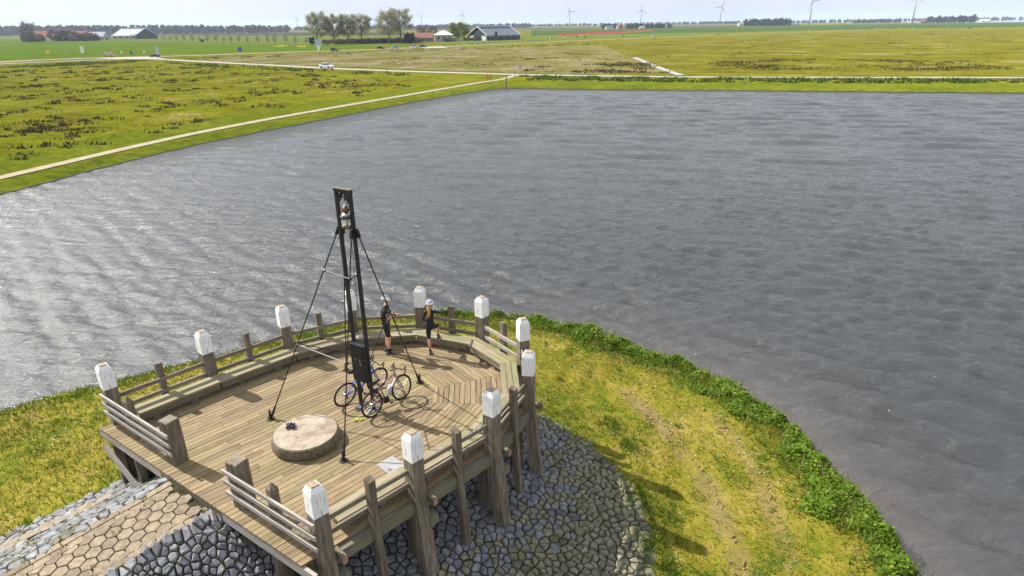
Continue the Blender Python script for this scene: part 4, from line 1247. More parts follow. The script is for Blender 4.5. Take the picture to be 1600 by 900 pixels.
# ------------------------------------------------------------------ the two cyclists
M['skin'] = noise_mat('skin', [(0.3, (0.50, 0.26, 0.18)), (0.7, (0.62, 0.36, 0.26))], scale=12, rough=0.55, bump=0.03, dist=0.002)
M['lycra'] = noise_mat('black_lycra', [(0.3, (0.010, 0.011, 0.014)), (0.7, (0.022, 0.023, 0.028))], scale=14, rough=0.55, bump=0.25, dist=0.01)
M['sock'] = plain('black_sock', (0.014, 0.014, 0.016), 0.9)
M['shoe'] = plain('black_shoe', (0.025, 0.025, 0.028), 0.35)
M['sole'] = plain('pale_sole', (0.62, 0.62, 0.60), 0.5)
M['helmet'] = plain('white_helmet_shell', (0.80, 0.81, 0.83), 0.3, spec=0.6)
M['vent'] = plain('helmet_vent', (0.02, 0.022, 0.03), 0.6)
M['hair_blond'] = noise_mat('reddish_blond_hair', [(0.3, (0.30, 0.12, 0.03)), (0.7, (0.58, 0.30, 0.09))], scale=14, stretch=(6, 6, 0.7), rough=0.5, bump=0.5)
M['hair_brown'] = noise_mat('short_brown_hair', [(0.3, (0.10, 0.05, 0.025)), (0.7, (0.22, 0.12, 0.06))], scale=20, rough=0.6, bump=0.4)
M['eye'] = plain('eye', (0.03, 0.025, 0.02), 0.2)

def skin_body(name, J, E, mats, classify, parent, root_name='pelvis'):
    names = list(J)
    me = bpy.data.meshes.new(name)
    me.from_pydata([J[k][0] for k in names], [(names.index(a), names.index(b)) for a, b in E], [])
    o = bpy.data.objects.new(name, me); COL.objects.link(o)
    sk = o.modifiers.new('skin', 'SKIN'); sk.use_smooth_shade = True; sk.branch_smoothing = 0.4
    for i, k in enumerate(names):
        r_ = J[k][1]
        me.skin_vertices[0].data[i].radius = (r_, r_) if not isinstance(r_, tuple) else r_
        me.skin_vertices[0].data[i].use_root = (k == root_name)
    ss = o.modifiers.new('sub', 'SUBSURF'); ss.levels = 2; ss.render_levels = 2
    dg = bpy.context.evaluated_depsgraph_get()
    m2 = bpy.data.meshes.new_from_object(o.evaluated_get(dg))
    m2.name = name
    o.modifiers.clear(); o.data = m2; bpy.data.meshes.remove(me)
    m2.materials.clear()
    for m in mats: m2.materials.append(m)
    for f in m2.polygons:
        f.material_index = classify(f.center); f.use_smooth = True
    o.parent = parent
    return o

def hand(J, E, wrist, tag_, fwd, side, up, curl=0.5, s=1.0):
    """palm and five fingers; fwd: along the hand, side: towards the thumb, up: back of the hand"""
    w = Vector(J[wrist][0]); fwd, side, up = [Vector(q).normalized() for q in (fwd, side, up)]
    pm = w + fwd * 0.055 * s
    J[tag_ + 'palm'] = (pm, (0.030 * s, 0.020 * s)); E.append((wrist, tag_ + 'palm'))
    for k, (off, ln) in enumerate(((0.030, 0.072), (0.010, 0.080), (-0.010, 0.075), (-0.029, 0.058))):
        b = pm + fwd * 0.035 * s + side * off * s
        m = b + (fwd * (1 - 0.3 * curl) - up * 0.55 * curl) * ln * 0.5 * s
        t = m + (fwd * (1 - 0.9 * curl) - up * 0.9 * curl) * ln * 0.5 * s
        for n_, q, r_ in (('b', b, 0.0105), ('m', m, 0.0095), ('t', t, 0.0080)):
            J[f'{tag_}f{k}{n_}'] = (q, r_ * s)
        E += [(tag_ + 'palm', f'{tag_}f{k}b'), (f'{tag_}f{k}b', f'{tag_}f{k}m'), (f'{tag_}f{k}m', f'{tag_}f{k}t')]
    b = w + fwd * 0.03 * s + side * 0.034 * s - up * 0.008 * s
    t = b + (fwd * 0.7 + side * 0.5 - up * 0.3).normalized() * 0.05 * s
    J[tag_ + 'thb'] = (b, 0.012 * s); J[tag_ + 'tht'] = (t, 0.0095 * s)
    E += [(wrist, tag_ + 'thb'), (tag_ + 'thb', tag_ + 'tht')]

def shoe(c, ang, pitch, parent, s=1.0):
    Mx = Matrix.Rotation(ang, 3, 'Z') @ Matrix.Rotation(pitch, 3, 'Y')
    mb = MB()
    rings = []
    for x, w, h in ((-0.095, 0.022, 0.05), (-0.08, 0.036, 0.085), (-0.02, 0.038, 0.085), (0.05, 0.044, 0.06), (0.12, 0.042, 0.045), (0.165, 0.022, 0.03)):
        rings.append([Vector(c) + Mx @ (V(x, w * math.cos(t), 0.018 + max(0.0, math.sin(t)) * h) * s) for t in [math.pi * k / 6 for k in range(7)]] +
                     [Vector(c) + Mx @ (V(x, -w * 0.9, 0.016) * s), Vector(c) + Mx @ (V(x, w * 0.9, 0.016) * s)])
    loft(mb, rings)
    sh_ = part('shoe', mb, M['shoe'], parent, world=False, smooth=True)
    sb = MB()
    loft(sb, [[Vector(c) + Mx @ (V(x, w * sgn, z) * s) for sgn, z in ((-1, 0.001), (1, 0.001), (1, 0.017), (-1, 0.017))] for x, w in ((-0.098, 0.025), (-0.05, 0.037), (0.05, 0.045), (0.12, 0.043), (0.168, 0.022))])
    so = part('sole', sb, M['sole'], None, world=False); so.parent = sh_
    return sh_

def helmet(c, tilt, yaw, parent, stripe, s=1.0):
    Mx = Matrix.Rotation(yaw, 3, 'Z') @ Matrix.Rotation(tilt, 3, 'Y')
    mb = MB(); rings = []
    for k in range(7):
        p = R(-12 + 100 * k / 6)
        rings.append([Vector(c) + Mx @ (V(0.142 * math.cos(p) * math.cos(t) - 0.015, 0.112 * math.cos(p) * math.sin(t), 0.125 * math.sin(p)) * s) for t in [2 * math.pi * j / 18 for j in range(18)]])
    loft(mb, rings)
    hm = part('helmet', mb, M['helmet'], parent, world=False, smooth=True)
    for y in (-0.07, -0.037, 0.0, 0.037, 0.07):
        pts = []
        for k in range(9):
            p = R(8 + 150 * k / 8); w = math.sqrt(max(0.02, 1 - (y / 0.112) ** 2))
            pts.append(Vector(c) + Mx @ (V(0.143 * w * math.cos(p) - 0.015, y, 0.126 * w * math.sin(p)) * s))
        vt = part('vent', MB().tube(pts, 0.0105 * s, 5), stripe, None, world=False); vt.parent = hm
    st = MB().tube([Vector(c) + Mx @ (V(-0.01, 0.10, -0.02) * s), Vector(c) + Mx @ (V(0.03, 0.06, -0.15) * s), Vector(c) + Mx @ (V(0.04, 0, -0.175) * s), Vector(c) + Mx @ (V(0.03, -0.06, -0.15) * s), Vector(c) + Mx @ (V(-0.01, -0.10, -0.02) * s)], 0.006 * s, 4)
    part('chin_strap', st, M['vent'], parent, world=False)
    return hm

def face(c, yaw, tilt, parent, s=1.0):
    Mx = Matrix.Rotation(yaw, 3, 'Z') @ Matrix.Rotation(tilt, 3, 'Y')
    for y in (-0.033, 0.033):
        part('eye', MB().ball(Vector(c) + Mx @ (V(0.083, y, 0.0) * s), (0.010 * s, 0.014 * s, 0.008 * s), 6, 4), M['eye'], parent, world=False)
    part('mouth', MB().tube([Vector(c) + Mx @ (V(0.088, -0.022, -0.062) * s), Vector(c) + Mx @ (V(0.096, 0, -0.060) * s), Vector(c) + Mx @ (V(0.088, 0.022, -0.062) * s)], 0.005 * s, 5), plain('lips', (0.45, 0.16, 0.13), 0.5), parent, world=False)

# the man: standing side-on, head bent over the phone in his hands
man = thing('person', 'man in black cycling kit and white helmet standing bent over a phone in his hands', 'person', (-3.62, 16.53, 0), R(8))
J = {'pelvis': ((0, 0, 0.97), 0.135), 'waist': ((-0.01, 0, 1.12), 0.125), 'chest': ((-0.005, 0, 1.31), 0.150), 'ribs': ((0.02, 0, 1.44), 0.105),
     'neck': ((0.055, 0, 1.545), 0.056), 'jaw': ((0.095, 0, 1.61), 0.070), 'skull': ((0.115, 0, 1.69), 0.092), 'crown': ((0.115, 0, 1.76), 0.070),
     'chin': ((0.165, 0, 1.590), 0.034), 'nose': ((0.222, 0, 1.645), 0.012), 'earl': ((0.10, 0.088, 1.67), 0.016), 'earr': ((0.10, -0.088, 1.67), 0.016)}
E = [('pelvis', 'waist'), ('waist', 'chest'), ('chest', 'ribs'), ('ribs', 'neck'), ('neck', 'jaw'), ('jaw', 'skull'), ('skull', 'crown'), ('jaw', 'chin'), ('skull', 'nose'), ('skull', 'earl'), ('skull', 'earr')]
for s, k, el, wr_, kx in ((1, 'l', (0.07, 0.24, 1.17), (0.315, 0.13, 1.16), 0.0), (-1, 'r', (-0.085, -0.225, 1.17), (0.150, -0.135, 1.185), 0.05)):
    J['sh' + k] = ((0.01, 0.165 * s, 1.445), 0.070); J['ua' + k] = ((0.01 + (el[0] - 0.01) * .5, 0.215 * s, 1.31), 0.054)
    J['el' + k] = (el, 0.044); J['fa' + k] = (tuple(Vector(el).lerp(Vector(wr_), 0.35)), 0.043); J['wr' + k] = (wr_, 0.027)
    E += [('ribs', 'sh' + k), ('sh' + k, 'ua' + k), ('ua' + k, 'el' + k), ('el' + k, 'fa' + k), ('fa' + k, 'wr' + k)]
    hx = (0.0, 0.092 * s, 0.90)
    J['hip' + k] = (hx, 0.105); J['th' + k] = ((0.02 + kx * .4, 0.095 * s, 0.70), 0.083); J['kn' + k] = ((0.025 + kx * .8, 0.10 * s, 0.50), 0.060)
    J['ca' + k] = ((-0.015 + kx, 0.10 * s, 0.36), 0.058); J['an' + k] = ((-0.03 + kx, 0.10 * s, 0.105), 0.037); J['ft' + k] = ((0.07 + kx, 0.105 * s, 0.055), 0.033)
    E += [('pelvis', 'hip' + k), ('hip' + k, 'th' + k), ('th' + k, 'kn' + k), ('kn' + k, 'ca' + k), ('ca' + k, 'an' + k), ('an' + k, 'ft' + k)]
hand(J, E, 'wrl', 'hl', (0.95, -0.2, 0.1), (0, -0.5, 0.8), (0.1, 0.9, 0.4), 0.7)
hand(J, E, 'wrr', 'hr', (0.85, 0.35, 0.30), (0.1, 0.5, 0.8), (0.0, -0.9, 0.4), 0.7)
def cls_man(c):
    if c.z > 1.555: return 0
    arm = abs(c.y) > 0.10 and c.x > 0.045 and 1.05 < c.z < 1.30 or c.x > 0.17 and c.z > 1.0
    if arm: return 0
    if c.z > 0.585: return 1
    if c.z > 0.22: return 0
    return 2
skin_body('body', J, E, [M['skin'], M['lycra'], M['sock']], cls_man, man)
shoe((-0.02, 0.105, 0), R(6), 0, man); shoe((0.035, -0.105, 0), R(-8), 0, man)
helmet((0.10, 0, 1.725), R(14), 0, man, M['vent'])
face((0.118, 0, 1.665), 0, R(16), man)
part('hair', MB().lathe([(0.088, -0.03), (0.097, 0.0), (0.095, 0.04)], 14, c=(0.085, 0, 1.69)), M['hair_brown'], man, world=False, smooth=True)
part('collar', MB().torus((0.05, 0, 1.525), (0.25, 0, 1), 0.062, 0.014, 16, 6), M['lycra'], man, world=False, smooth=True)
part('wrist_watch', MB().torus((0.295, 0.14, 1.16), (0.95, -0.4, 0), 0.031, 0.009, 12, 6), M['vent'], man, world=False)
ph = thing('phone', 'black phone held up by the man in front of his chest', 'phone', (0, 0, 0))
pm_ = Matrix.Rotation(R(8), 3, 'Z')
phc = Vector(man.location) + pm_ @ V(0.265, -0.075, 1.275)
ph.location = phc; ph.rotation_euler = (0, R(-28), R(8))
part('phone_body', MB().box((0, 0, 0), (0.010, 0.078, 0.155)), M['black'], ph, world=False)
part('screen', MB().box((-0.0055, 0, 0.0), (0.002, 0.068, 0.14)), plain('phone_screen', (0.02, 0.025, 0.035), 0.1, spec=0.7), ph, world=False)

# the woman: back to the camera, one foot on the bench, hand on the rail post
WS = 0.915
wom = thing('person', 'woman in black cycling kit with a blond ponytail, one foot on the bench', 'person', (-2.33, 16.45, 0), R(86))
J = {'pelvis': ((0.04, 0, 0.98), 0.135), 'waist': ((0.05, 0.0, 1.13), 0.108), 'chest': ((0.07, 0, 1.31), 0.125), 'ribs': ((0.08, 0, 1.43), 0.090),
     'neck': ((0.09, 0, 1.54), 0.048), 'jaw': ((0.11, 0.0, 1.61), 0.066), 'skull': ((0.115, 0, 1.69), 0.088), 'crown': ((0.11, 0, 1.76), 0.068),
     'chin': ((0.175, 0, 1.605), 0.030), 'nose': ((0.222, 0, 1.665), 0.011), 'earl': ((0.105, 0.085, 1.68), 0.015), 'earr': ((0.105, -0.085, 1.68), 0.015)}
E = [('pelvis', 'waist'), ('waist', 'chest'), ('chest', 'ribs'), ('ribs', 'neck'), ('neck', 'jaw'), ('jaw', 'skull'), ('skull', 'crown'), ('jaw', 'chin'), ('skull', 'nose'), ('skull', 'earl'), ('skull', 'earr')]
# left arm bent with the hand at the waist, right arm out to the post
J['shl'] = ((0.07, 0.150, 1.435), 0.058); J['ual'] = ((0.05, 0.205, 1.30), 0.046); J['ell'] = ((0.04, 0.235, 1.165), 0.038); J['fal'] = ((0.11, 0.21, 1.12), 0.037); J['wrl'] = ((0.225, 0.13, 1.08), 0.024)
J['shr'] = ((0.09, -0.150, 1.435), 0.058); J['uar'] = ((0.20, -0.225, 1.37), 0.045); J['elr'] = ((0.345, -0.300, 1.285), 0.037); J['far'] = ((0.44, -0.325, 1.275), 0.036); J['wrr'] = ((0.615, -0.365, 1.255), 0.024)
for k in 'lr':
    E += [('ribs', 'sh' + k), ('sh' + k, 'ua' + k), ('ua' + k, 'el' + k), ('el' + k, 'fa' + k), ('fa' + k, 'wr' + k)]
J['hipl'] = ((0.03, 0.085, 0.91), 0.108); J['thl'] = ((0.02, 0.085, 0.71), 0.082); J['knl'] = ((0.0, 0.075, 0.50), 0.056); J['cal'] = ((-0.035, 0.07, 0.37), 0.055); J['anl'] = ((-0.02, 0.06, 0.105), 0.034); J['ftl'] = ((0.08, 0.06, 0.055), 0.030)
J['hipr'] = ((0.05, -0.085, 0.92), 0.105); J['thr'] = ((0.21, -0.12, 0.885), 0.084); J['knr'] = ((0.385, -0.15, 0.86), 0.057); J['car'] = ((0.375, -0.145, 0.73), 0.053); J['anr'] = ((0.37, -0.14, 0.455), 0.034); J['ftr'] = ((0.47, -0.145, 0.41), 0.030)
for k in 'lr':
    E += [('pelvis', 'hip' + k), ('hip' + k, 'th' + k), ('th' + k, 'kn' + k), ('kn' + k, 'ca' + k), ('ca' + k, 'an' + k), ('an' + k, 'ft' + k)]
hand(J, E, 'wrl', 'hl', (0.7, -0.6, -0.1), (0.2, 0.2, 0.9), (0.5, 0.7, 0), 0.5, 0.92)
hand(J, E, 'wrr', 'hr', (0.95, -0.15, -0.08), (0.15, 0.9, 0), (0, 0, 1), 0.75, 0.92)
J = {k: (tuple(Vector(q) * WS), tuple(a * WS for a in r_) if isinstance(r_, tuple) else r_ * WS) for k, (q, r_) in J.items()}
def cls_wom(c):
    c = c / WS
    if c.z > 1.55: return 0
    if c.x > 0.60 and c.z > 1.1: return 0
    if c.x > 0.20 and c.y > 0.0 and 1.0 < c.z < 1.13: return 0
    right = c.y < -0.04 and c.x > 0.18 and c.z < 1.0
    if right:
        if c.z > 0.775: return 1
        return 0 if c.z > 0.545 else 2
    if c.z > 0.565: return 1
    return 0 if c.z > 0.20 else 2
skin_body('body', J, E, [M['skin'], M['lycra'], M['sock']], cls_wom, wom)
shoe((-0.015, 0.055, 0), R(4), 0, wom, 0.92); shoe((0.345, -0.13, BH), R(-4), 0, wom, 0.92)
M['blue_vent'] = plain('blue_helmet_vent', (0.05, 0.09, 0.22), 0.5)
helmet(Vector((0.105, 0, 1.725)) * WS, R(4), 0, wom, M['blue_vent'], 0.92)
face(Vector((0.118, 0, 1.675)) * WS, 0, R(4), wom, 0.92)
hr = MB()
hr.tube([Vector(q) * WS for q in ((0.035, 0, 1.70), (-0.005, 0.0, 1.66), (-0.035, 0.0, 1.58), (-0.060, 0.006, 1.48), (-0.078, 0.014, 1.41), (-0.08, 0.03, 1.34), (-0.075, 0.045, 1.28))], [0.055, 0.05, 0.042, 0.04, 0.04, 0.034, 0.008], 9)
hr.lathe([(0.086 * WS, 0.0), (0.094 * WS, 0.03), (0.09 * WS, 0.075)], 14, c=Vector((0.088, 0, 1.62)) * WS)
part('hair', hr, M['hair_blond'], wom, world=False, smooth=True)
part('collar', MB().torus(Vector((0.088, 0, 1.515)) * WS, (0.1, 0, 1), 0.052, 0.012, 16, 6), M['lycra'], wom, world=False, smooth=True)

# ------------------------------------------------------------------ stone slopes and paved path
def voronoi_cells(pts, gap, reach=0.62, half=0.18):
    cell = {}
    for i, p in enumerate(pts): cell.setdefault((int(p[0] // reach), int(p[1] // reach)), []).append(i)
    out = []
    for i, p in enumerate(pts):
        poly = [(-half, -half), (half, -half), (half, half), (-half, half)]
        cx, cy = int(p[0] // reach), int(p[1] // reach)
        for ox in (-1, 0, 1):
            for oy in (-1, 0, 1):
                for j in cell.get((cx + ox, cy + oy), ()):
                    if j == i: continue
                    dx, dy = pts[j][0] - p[0], pts[j][1] - p[1]
                    L_ = math.hypot(dx, dy)
                    if L_ > reach: continue
                    nx, ny = dx / L_, dy / L_; lim = L_ / 2 - gap
                    new = []
                    for k in range(len(poly)):
                        a, b = poly[k], poly[(k + 1) % len(poly)]
                        da, db = a[0] * nx + a[1] * ny - lim, b[0] * nx + b[1] * ny - lim
                        if da <= 0: new.append(a)
                        if da * db < 0:
                            t = da / (da - db); new.append((a[0] + (b[0] - a[0]) * t, a[1] + (b[1] - a[1]) * t))
                    poly = new
                    if len(poly) < 3: break
                if len(poly) < 3: break
        k_ = rng.uniform(0.94, 1.09)
        out.append([(q[0] * k_, q[1] * k_) for q in poly])
    return out

def scatter(x0, x1, y0, y1, spacing, ok, seed, vary=0.0, scale=None):
    """points no closer than spacing, where ok(x, y)"""
    r_ = np.random.default_rng(seed); pts = []; grid = {}
    n = int((x1 - x0) * (y1 - y0) / spacing ** 2 * (6 if scale else 4))
    X, Y = r_.uniform(x0, x1, n), r_.uniform(y0, y1, n)
    keep = ok(X, Y)
    cs = spacing * (1 + vary)
    for x, y in zip(X[keep], Y[keep]):
        si = spacing * (1 + vary * r_.uniform(-1, 1)) * (scale(x, y) if scale else 1)
        c = (int(x // cs), int(y // cs)); bad = False
        for ox in (-1, 0, 1):
            for oy in (-1, 0, 1):
                for q in grid.get((c[0] + ox, c[1] + oy), ()):
                    if (q[0] - x) ** 2 + (q[1] - y) ** 2 < (0.5 * (si + q[2])) ** 2: bad = True
        if not bad:
            grid.setdefault(c, []).append((x, y, si)); pts.append((x, y))
    return pts

def normal_at(x, y, e=0.12):
    a = gz(x + e, y) - gz(x - e, y); b = gz(x, y + e) - gz(x, y - e)
    return Vector((-a / (2 * e), -b / (2 * e), 1)).normalized()

def stone_mesh(c, poly, flat):
    """a dressed boulder whose outline is poly, set on the slope at c"""
    if len(poly) > 9 or len(poly) < 3: return None
    n = normal_at(*c); z0 = gz(*c)
    sx = (1 / n.z - 1)
    g = Vector((n.x, n.y, 0)); g = g.normalized() if g.length > 1e-3 else Vector((1, 0, 0))
    tx = Vector((1, 0, -n.x / n.z)); ty = Vector((0, 1, -n.y / n.z))
    hgt = rng.uniform(0.03, 0.085) * (0.6 if flat else 1)
    ti = 0.10 if flat else 0.2
    tilt = (rng.uniform(-ti, ti), rng.uniform(-ti, ti))
    rings = []
    for sc, h in ((0.92, -0.12), (1.0, hgt * 0.05), (0.90, hgt * 0.62), (0.62, hgt * 0.95)):
        ring = []
        for (px, py) in poly:
            k = sc * rng.uniform(0.90, 1.03)
            hh = h * rng.uniform(0.85, 1.15) + (px * tilt[0] + py * tilt[1]) * (1 if h > 0 else 0)
            ring.append(tx * px * k + ty * py * k + n * hh)
        rings.append(ring)
    mb = MB(); loft(mb, rings, bottom=False)
    return mb, Vector((c[0], c[1], z0))

PATH_HALF = 0.93
def on_path(u, v): return (np.abs(v) < PATH_HALF) & (u < 0.4)
def umin_np(v): return f0[0] + (f1[0] - f0[0]) * (v - f0[1]) / (f1[1] - f0[1]) - 0.42
def right_ok(x, y):
    d, u, v = mound_dist(x, y)
    return (d < stone_edge(v) + 0.05) & (d > np.where(u > 0.2, 0.75, 0.0)) & (v > -1.2) & ~on_path(u, v) & ((v > 0) | (u > 3)) & (u > -4.5) & (y > 7.6) & ((u > 1.2) | (u < umin_np(v) + 0.35))
def left_ok(x, y):
    d, u, v = mound_dist(x, y)
    strip = (d > 2.0) & (d < 2.45) & (u < -1.1)
    return (d < 3.05) & (v < -PATH_HALF) & (u < umin_np(v) + 0.25 + 0.9 * np.clip(d - 1, 0, 1.2)) & (u > -6.5) & ~strip & (y > 6.5)
CAMP = Vector((0, 0, 8.8))
def build_slope(name, pts, gap, flat, seed):
    root = tag(empty(name, (pts[0][0], pts[0][1], 0)), kind='structure')
    cells = voronoi_cells(pts, gap)
    items = []
    for c, poly in zip(pts, cells):
        if len(poly) < 3: continue
        d, u, v = mound_dist(np.array([c[0]]), np.array([c[1]])); d, u, v = d[0], u[0], v[0]
        moss = np.clip((d - 2.5) / 2.6, 0, 1) if not flat else 0.06
        if flat: mt = 'slate' if rng.random() > 0.12 else 'mossy'
        else: mt = 'mossy' if rng.random() < moss * 1.25 else ('basalt' if (u > 0.5 or rng.random() < .35) else 'slate')
        r_ = stone_mesh(c, poly, flat)
        if r_ is None: continue
        area = sum(p[0] * q[1] - p[1] * q[0] for p, q in zip(poly, poly[1:] + poly[:1])) / 2
        under = 1.0 if (d < 1.9 and u > 0.6) else 0.0
        seen = c[1] / math.hypot(c[0], c[1]) > 0.78 and c[1] > 9.0
        items.append((abs(area) / (Vector((c[0], c[1], r_[1].z)) - CAMP).length_squared * (1 if seen else 0.05) * (0.3 if under else 1), mt, r_))
    items.sort(key=lambda q: -q[0])
    rest = {}
    for k, (sz, mt, (mb, o)) in enumerate(items):
        if k < 300:
            me = mb.mesh('stone', M[mt])
            s_ = link('stone', me, root); s_.location = o - root.location
        else:
            b_ = rest.setdefault(mt, MB()); off = len(b_.v)
            b_.v += [q + o for q in mb.v]; b_.f += [tuple(off + i for i in f) for f in mb.f]; b_.m += mb.m
    if rest:
        b_ = MB(); mats = []
        for mt, q in rest.items():
            off = len(b_.v); b_.v += q.v; b_.f += [tuple(off + i for i in f) for f in q.f]; b_.m += [len(mats)] * len(q.f); mats.append(M[mt])
        o = part('stones', b_, mats, root); o['kind'] = 'stuff'
    return root
build_slope('stone_slope', scatter(-10, 6, 6.5, 19, 0.145, right_ok, 3, 0.38, lambda x, y: 0.70 if uv(x, y)[0] < 0.7 else 1.0), 0.009, False, 3)
build_slope('stone_slope', scatter(-17, -6, 5.5, 16, 0.150, left_ok, 4, 0.3), 0.010, True, 4)

path = tag(empty('paved_path', (-7.4, 9.9, 0)), kind='structure')
HR = 0.163
def lay(poly_uv, name, h0, h1, mt):
    mb = MB(); n = len(poly_uv)
    w = [xy(u, v) for u, v in poly_uv]
    cx = sum(q[0] for q in w) / n; cy = sum(q[1] for q in w) / n
    rings = [[Vector((x, y, gz(x, y) + h0)) for x, y in w], [Vector((x, y, gz(x, y) + h1 - 0.012)) for x, y in w],
             [Vector((cx + (x - cx) * 0.93, cy + (y - cy) * 0.93, gz(x, y) + h1)) for x, y in w]]
    loft(mb, rings, bottom=False)
    a, b = xy(0, 0), xy(1, 0)
    return part(name, mb, M[mt], path)
for k in range(-2, 3):
    v = k * HR * 1.5 + 0.02
    for r_ in range(40):
        u = -0.30 - (r_ + (0.5 if k % 2 else 0)) * HR * 1.7321
        if u > umin(v) - 0.13: continue
        if u < -6.4: continue
        h = rng.uniform(0.03, 0.042)
        q = [(u + (HR - 0.011) * math.sin(R(60 * j)), v + (HR - 0.011) * math.cos(R(60 * j))) for j in range(6)]
        lay(q[::-1], 'paving_tile', -0.08, h, 'tile')
# straight edged border tiles that fill the zigzag, then a flat kerb
for sgn in (-1, 1):
    vin, vout = sgn * HR * 2.62, sgn * HR * 3.9
    for r_ in range(24):
        u0 = -0.32 - r_ * HR * 1.7321 + (0 if True else 0)
        ua, ub = u0 - 0.008, u0 - HR * 1.7321 + 0.008
        if ua > umin(sgn * 0.6) - 0.02: ua = umin(sgn * 0.6) - 0.02
        if ub > ua - 0.06 or ub < -6.4: continue
        um = (ua + ub) / 2
        v0 = sgn * HR * 2.55 + 0.02; v1 = sgn * HR * 3.02 + 0.02; vo = sgn * 0.63
        q = [(ua, v1), (um, v1), (ub, v1), (ub, vo), (ua, vo)]
        q = [(ua, v0 + sgn * HR * 0.42), (ub, v0 + sgn * HR * 0.42), (ub, vo), (ua, vo)]
        if sgn < 0: q = q[::-1]
        lay(q, 'border_tile', -0.08, rng.uniform(0.028, 0.04), 'tile')
    for r_ in range(12):
        ua = umin(sgn * 0.75) - 0.03 - r_ * 0.52; ub = ua - 0.505
        if ub < -6.6: continue
        q = [(ua, sgn * 0.645), (ub, sgn * 0.645), (ub, sgn * 0.80), (ua, sgn * 0.80)]
        if sgn < 0: q = q[::-1]
        lay(q, 'kerb_stone', -0.1, 0.045, 'tile')
# bare trodden strip on the left slope
uu = np.linspace(-6.5, -1.1, 40); vv = np.linspace(-3.42, -2.86, 6)
UU, VV = np.meshgrid(uu, vv)
SX, SY = M0[0] + UU * UX + VV * UY, M0[1] + UU * UY - VV * UX
tr = grid_mesh('trodden_strip', SX, SY, ground_z(SX, SY) + 0.035 + 0.012 * np.sin(9 * UU) * np.sin(7 * VV), M['pinksoil'])
tag(tr, kind='structure')

# ------------------------------------------------------------------ grass, weeds and bank plants close by
def leaf_mat(name, stops, rough=0.7, trans=0.25, isl=0.25):
    m, N, L, B = new_mat(name)
    geo = N.new('ShaderNodeNewGeometry')
    r_ = ramp(N, stops); L.new(geo.outputs['Random Per Island'], r_.inputs['Fac'])
    L.new(r_.outputs[0], B.inputs['Base Color'])
    B.inputs['Roughness'].default_value = rough; B.inputs['Specular IOR Level'].default_value = 0.25
    out = N['Material Output']
    tl = N.new('ShaderNodeBsdfTranslucent'); L.new(r_.outputs[0], tl.inputs['Color'])
    mx = N.new('ShaderNodeMixShader'); mx.inputs[0].default_value = trans
    L.new(B.outputs[0], mx.inputs[1]); L.new(tl.outputs[0], mx.inputs[2]); L.new(mx.outputs[0], out.inputs['Surface'])
    return m
M['blade'] = leaf_mat('grass_blades', [(0.0, (0.075, 0.130, 0.008)), (0.3, (0.175, 0.200, 0.013)), (0.6, (0.285, 0.255, 0.025)), (0.85, (0.385, 0.305, 0.070)), (1.0, (0.44, 0.34, 0.14))])
M['lush'] = leaf_mat('lush_blades', [(0.0, (0.055, 0.115, 0.008)), (0.5, (0.105, 0.180, 0.011)), (1.0, (0.180, 0.225, 0.022))])
M['bankleaf'] = leaf_mat('bank_leaves', [(0.0, (0.060, 0.135, 0.008)), (0.45, (0.125, 0.230, 0.012)), (0.8, (0.200, 0.300, 0.020)), (1.0, (0.30, 0.36, 0.05))], rough=0.5, trans=0.45)
M['straw'] = leaf_mat('dry_reeds', [(0.0, (0.120, 0.085, 0.040)), (0.5, (0.240, 0.180, 0.085)), (1.0, (0.36, 0.29, 0.15))])
M['petal'] = plain('white_petal', (0.80, 0.80, 0.78), 0.6)

def blades(P, h, w, lean, r_):
    """P: (N,3) feet -> (N,3,3) leaning triangles"""
    n = len(P); a = r_.uniform(0, 6.283, n); b = r_.uniform(0, 6.283, n)
    wv = np.stack([np.cos(a), np.sin(a), np.zeros(n)], -1) * (w / 2)[:, None]
    tip = np.stack([np.cos(b) * lean * h, np.sin(b) * lean * h, h], -1)
    return np.stack([P - wv, P + wv, P + tip], 1)

g_ = np.random.default_rng(21)
n = 190000
gx_, gy_ = g_.uniform(-24, 10.5, n), g_.uniform(9, 27, n)
d1, u1, v1 = mound_dist(gx_, gy_)
keep = (d1 > stone_edge(v1) - 0.12) & (np.abs(gx_) < 0.92 * gy_ + 1.5)
gx_, gy_, d1, v1 = gx_[keep], gy_[keep], d1[keep], v1[keep]
s1_ = shore_sd(gx_, gy_)
keep = s1_ > 0.1
gx_, gy_, d1, s1_, v1 = gx_[keep], gy_[keep], d1[keep], s1_[keep], v1[keep]
td, _ = track_dist(gx_, gy_, 0); td2, _ = track_dist(gx_, gy_, 1)
dens = 0.62 + 0.42 * lumps(gx_ * 0.8, gy_ * 0.8) * 0.7
dens = dens * np.clip(td / 0.5 - 0.05, 0.12, 1) * np.clip(td2 / 0.45, 0.3, 1)
keep = g_.random(len(gx_)) < dens
gx_, gy_, d1, s1_, v1 = gx_[keep], gy_[keep], d1[keep], s1_[keep], v1[keep]
P = np.stack([gx_, gy_, ground_z(gx_, gy_) - 0.005], -1)
edge_lush = np.exp(-np.clip(d1 - stone_edge(v1), 0, 9) / 0.9) + np.exp(-s1_ / 0.8) * 0.9 + 0.35 * np.clip(lumps(gx_ * 0.5 + 4, gy_ * 0.5) - 0.5, 0, 1)
edge_lush = edge_lush + 0.30 * (gx_ < -5) + 0.5 * np.clip(lumps(gx_ * 0.45 + 1, gy_ * 0.45 + 2), 0, 1)
is_l = g_.random(len(P)) < np.clip(edge_lush * 0.75, 0, 0.92)
hh = g_.uniform(0.035, 0.085, len(P)) * (1 + 0.9 * is_l); ww = g_.uniform(0.012, 0.030, len(P))
tri = np.concatenate([blades(P + g_.normal(0, 0.015, P.shape) * [1, 1, 0], hh, ww, 0.9, g_) for _ in range(2)])
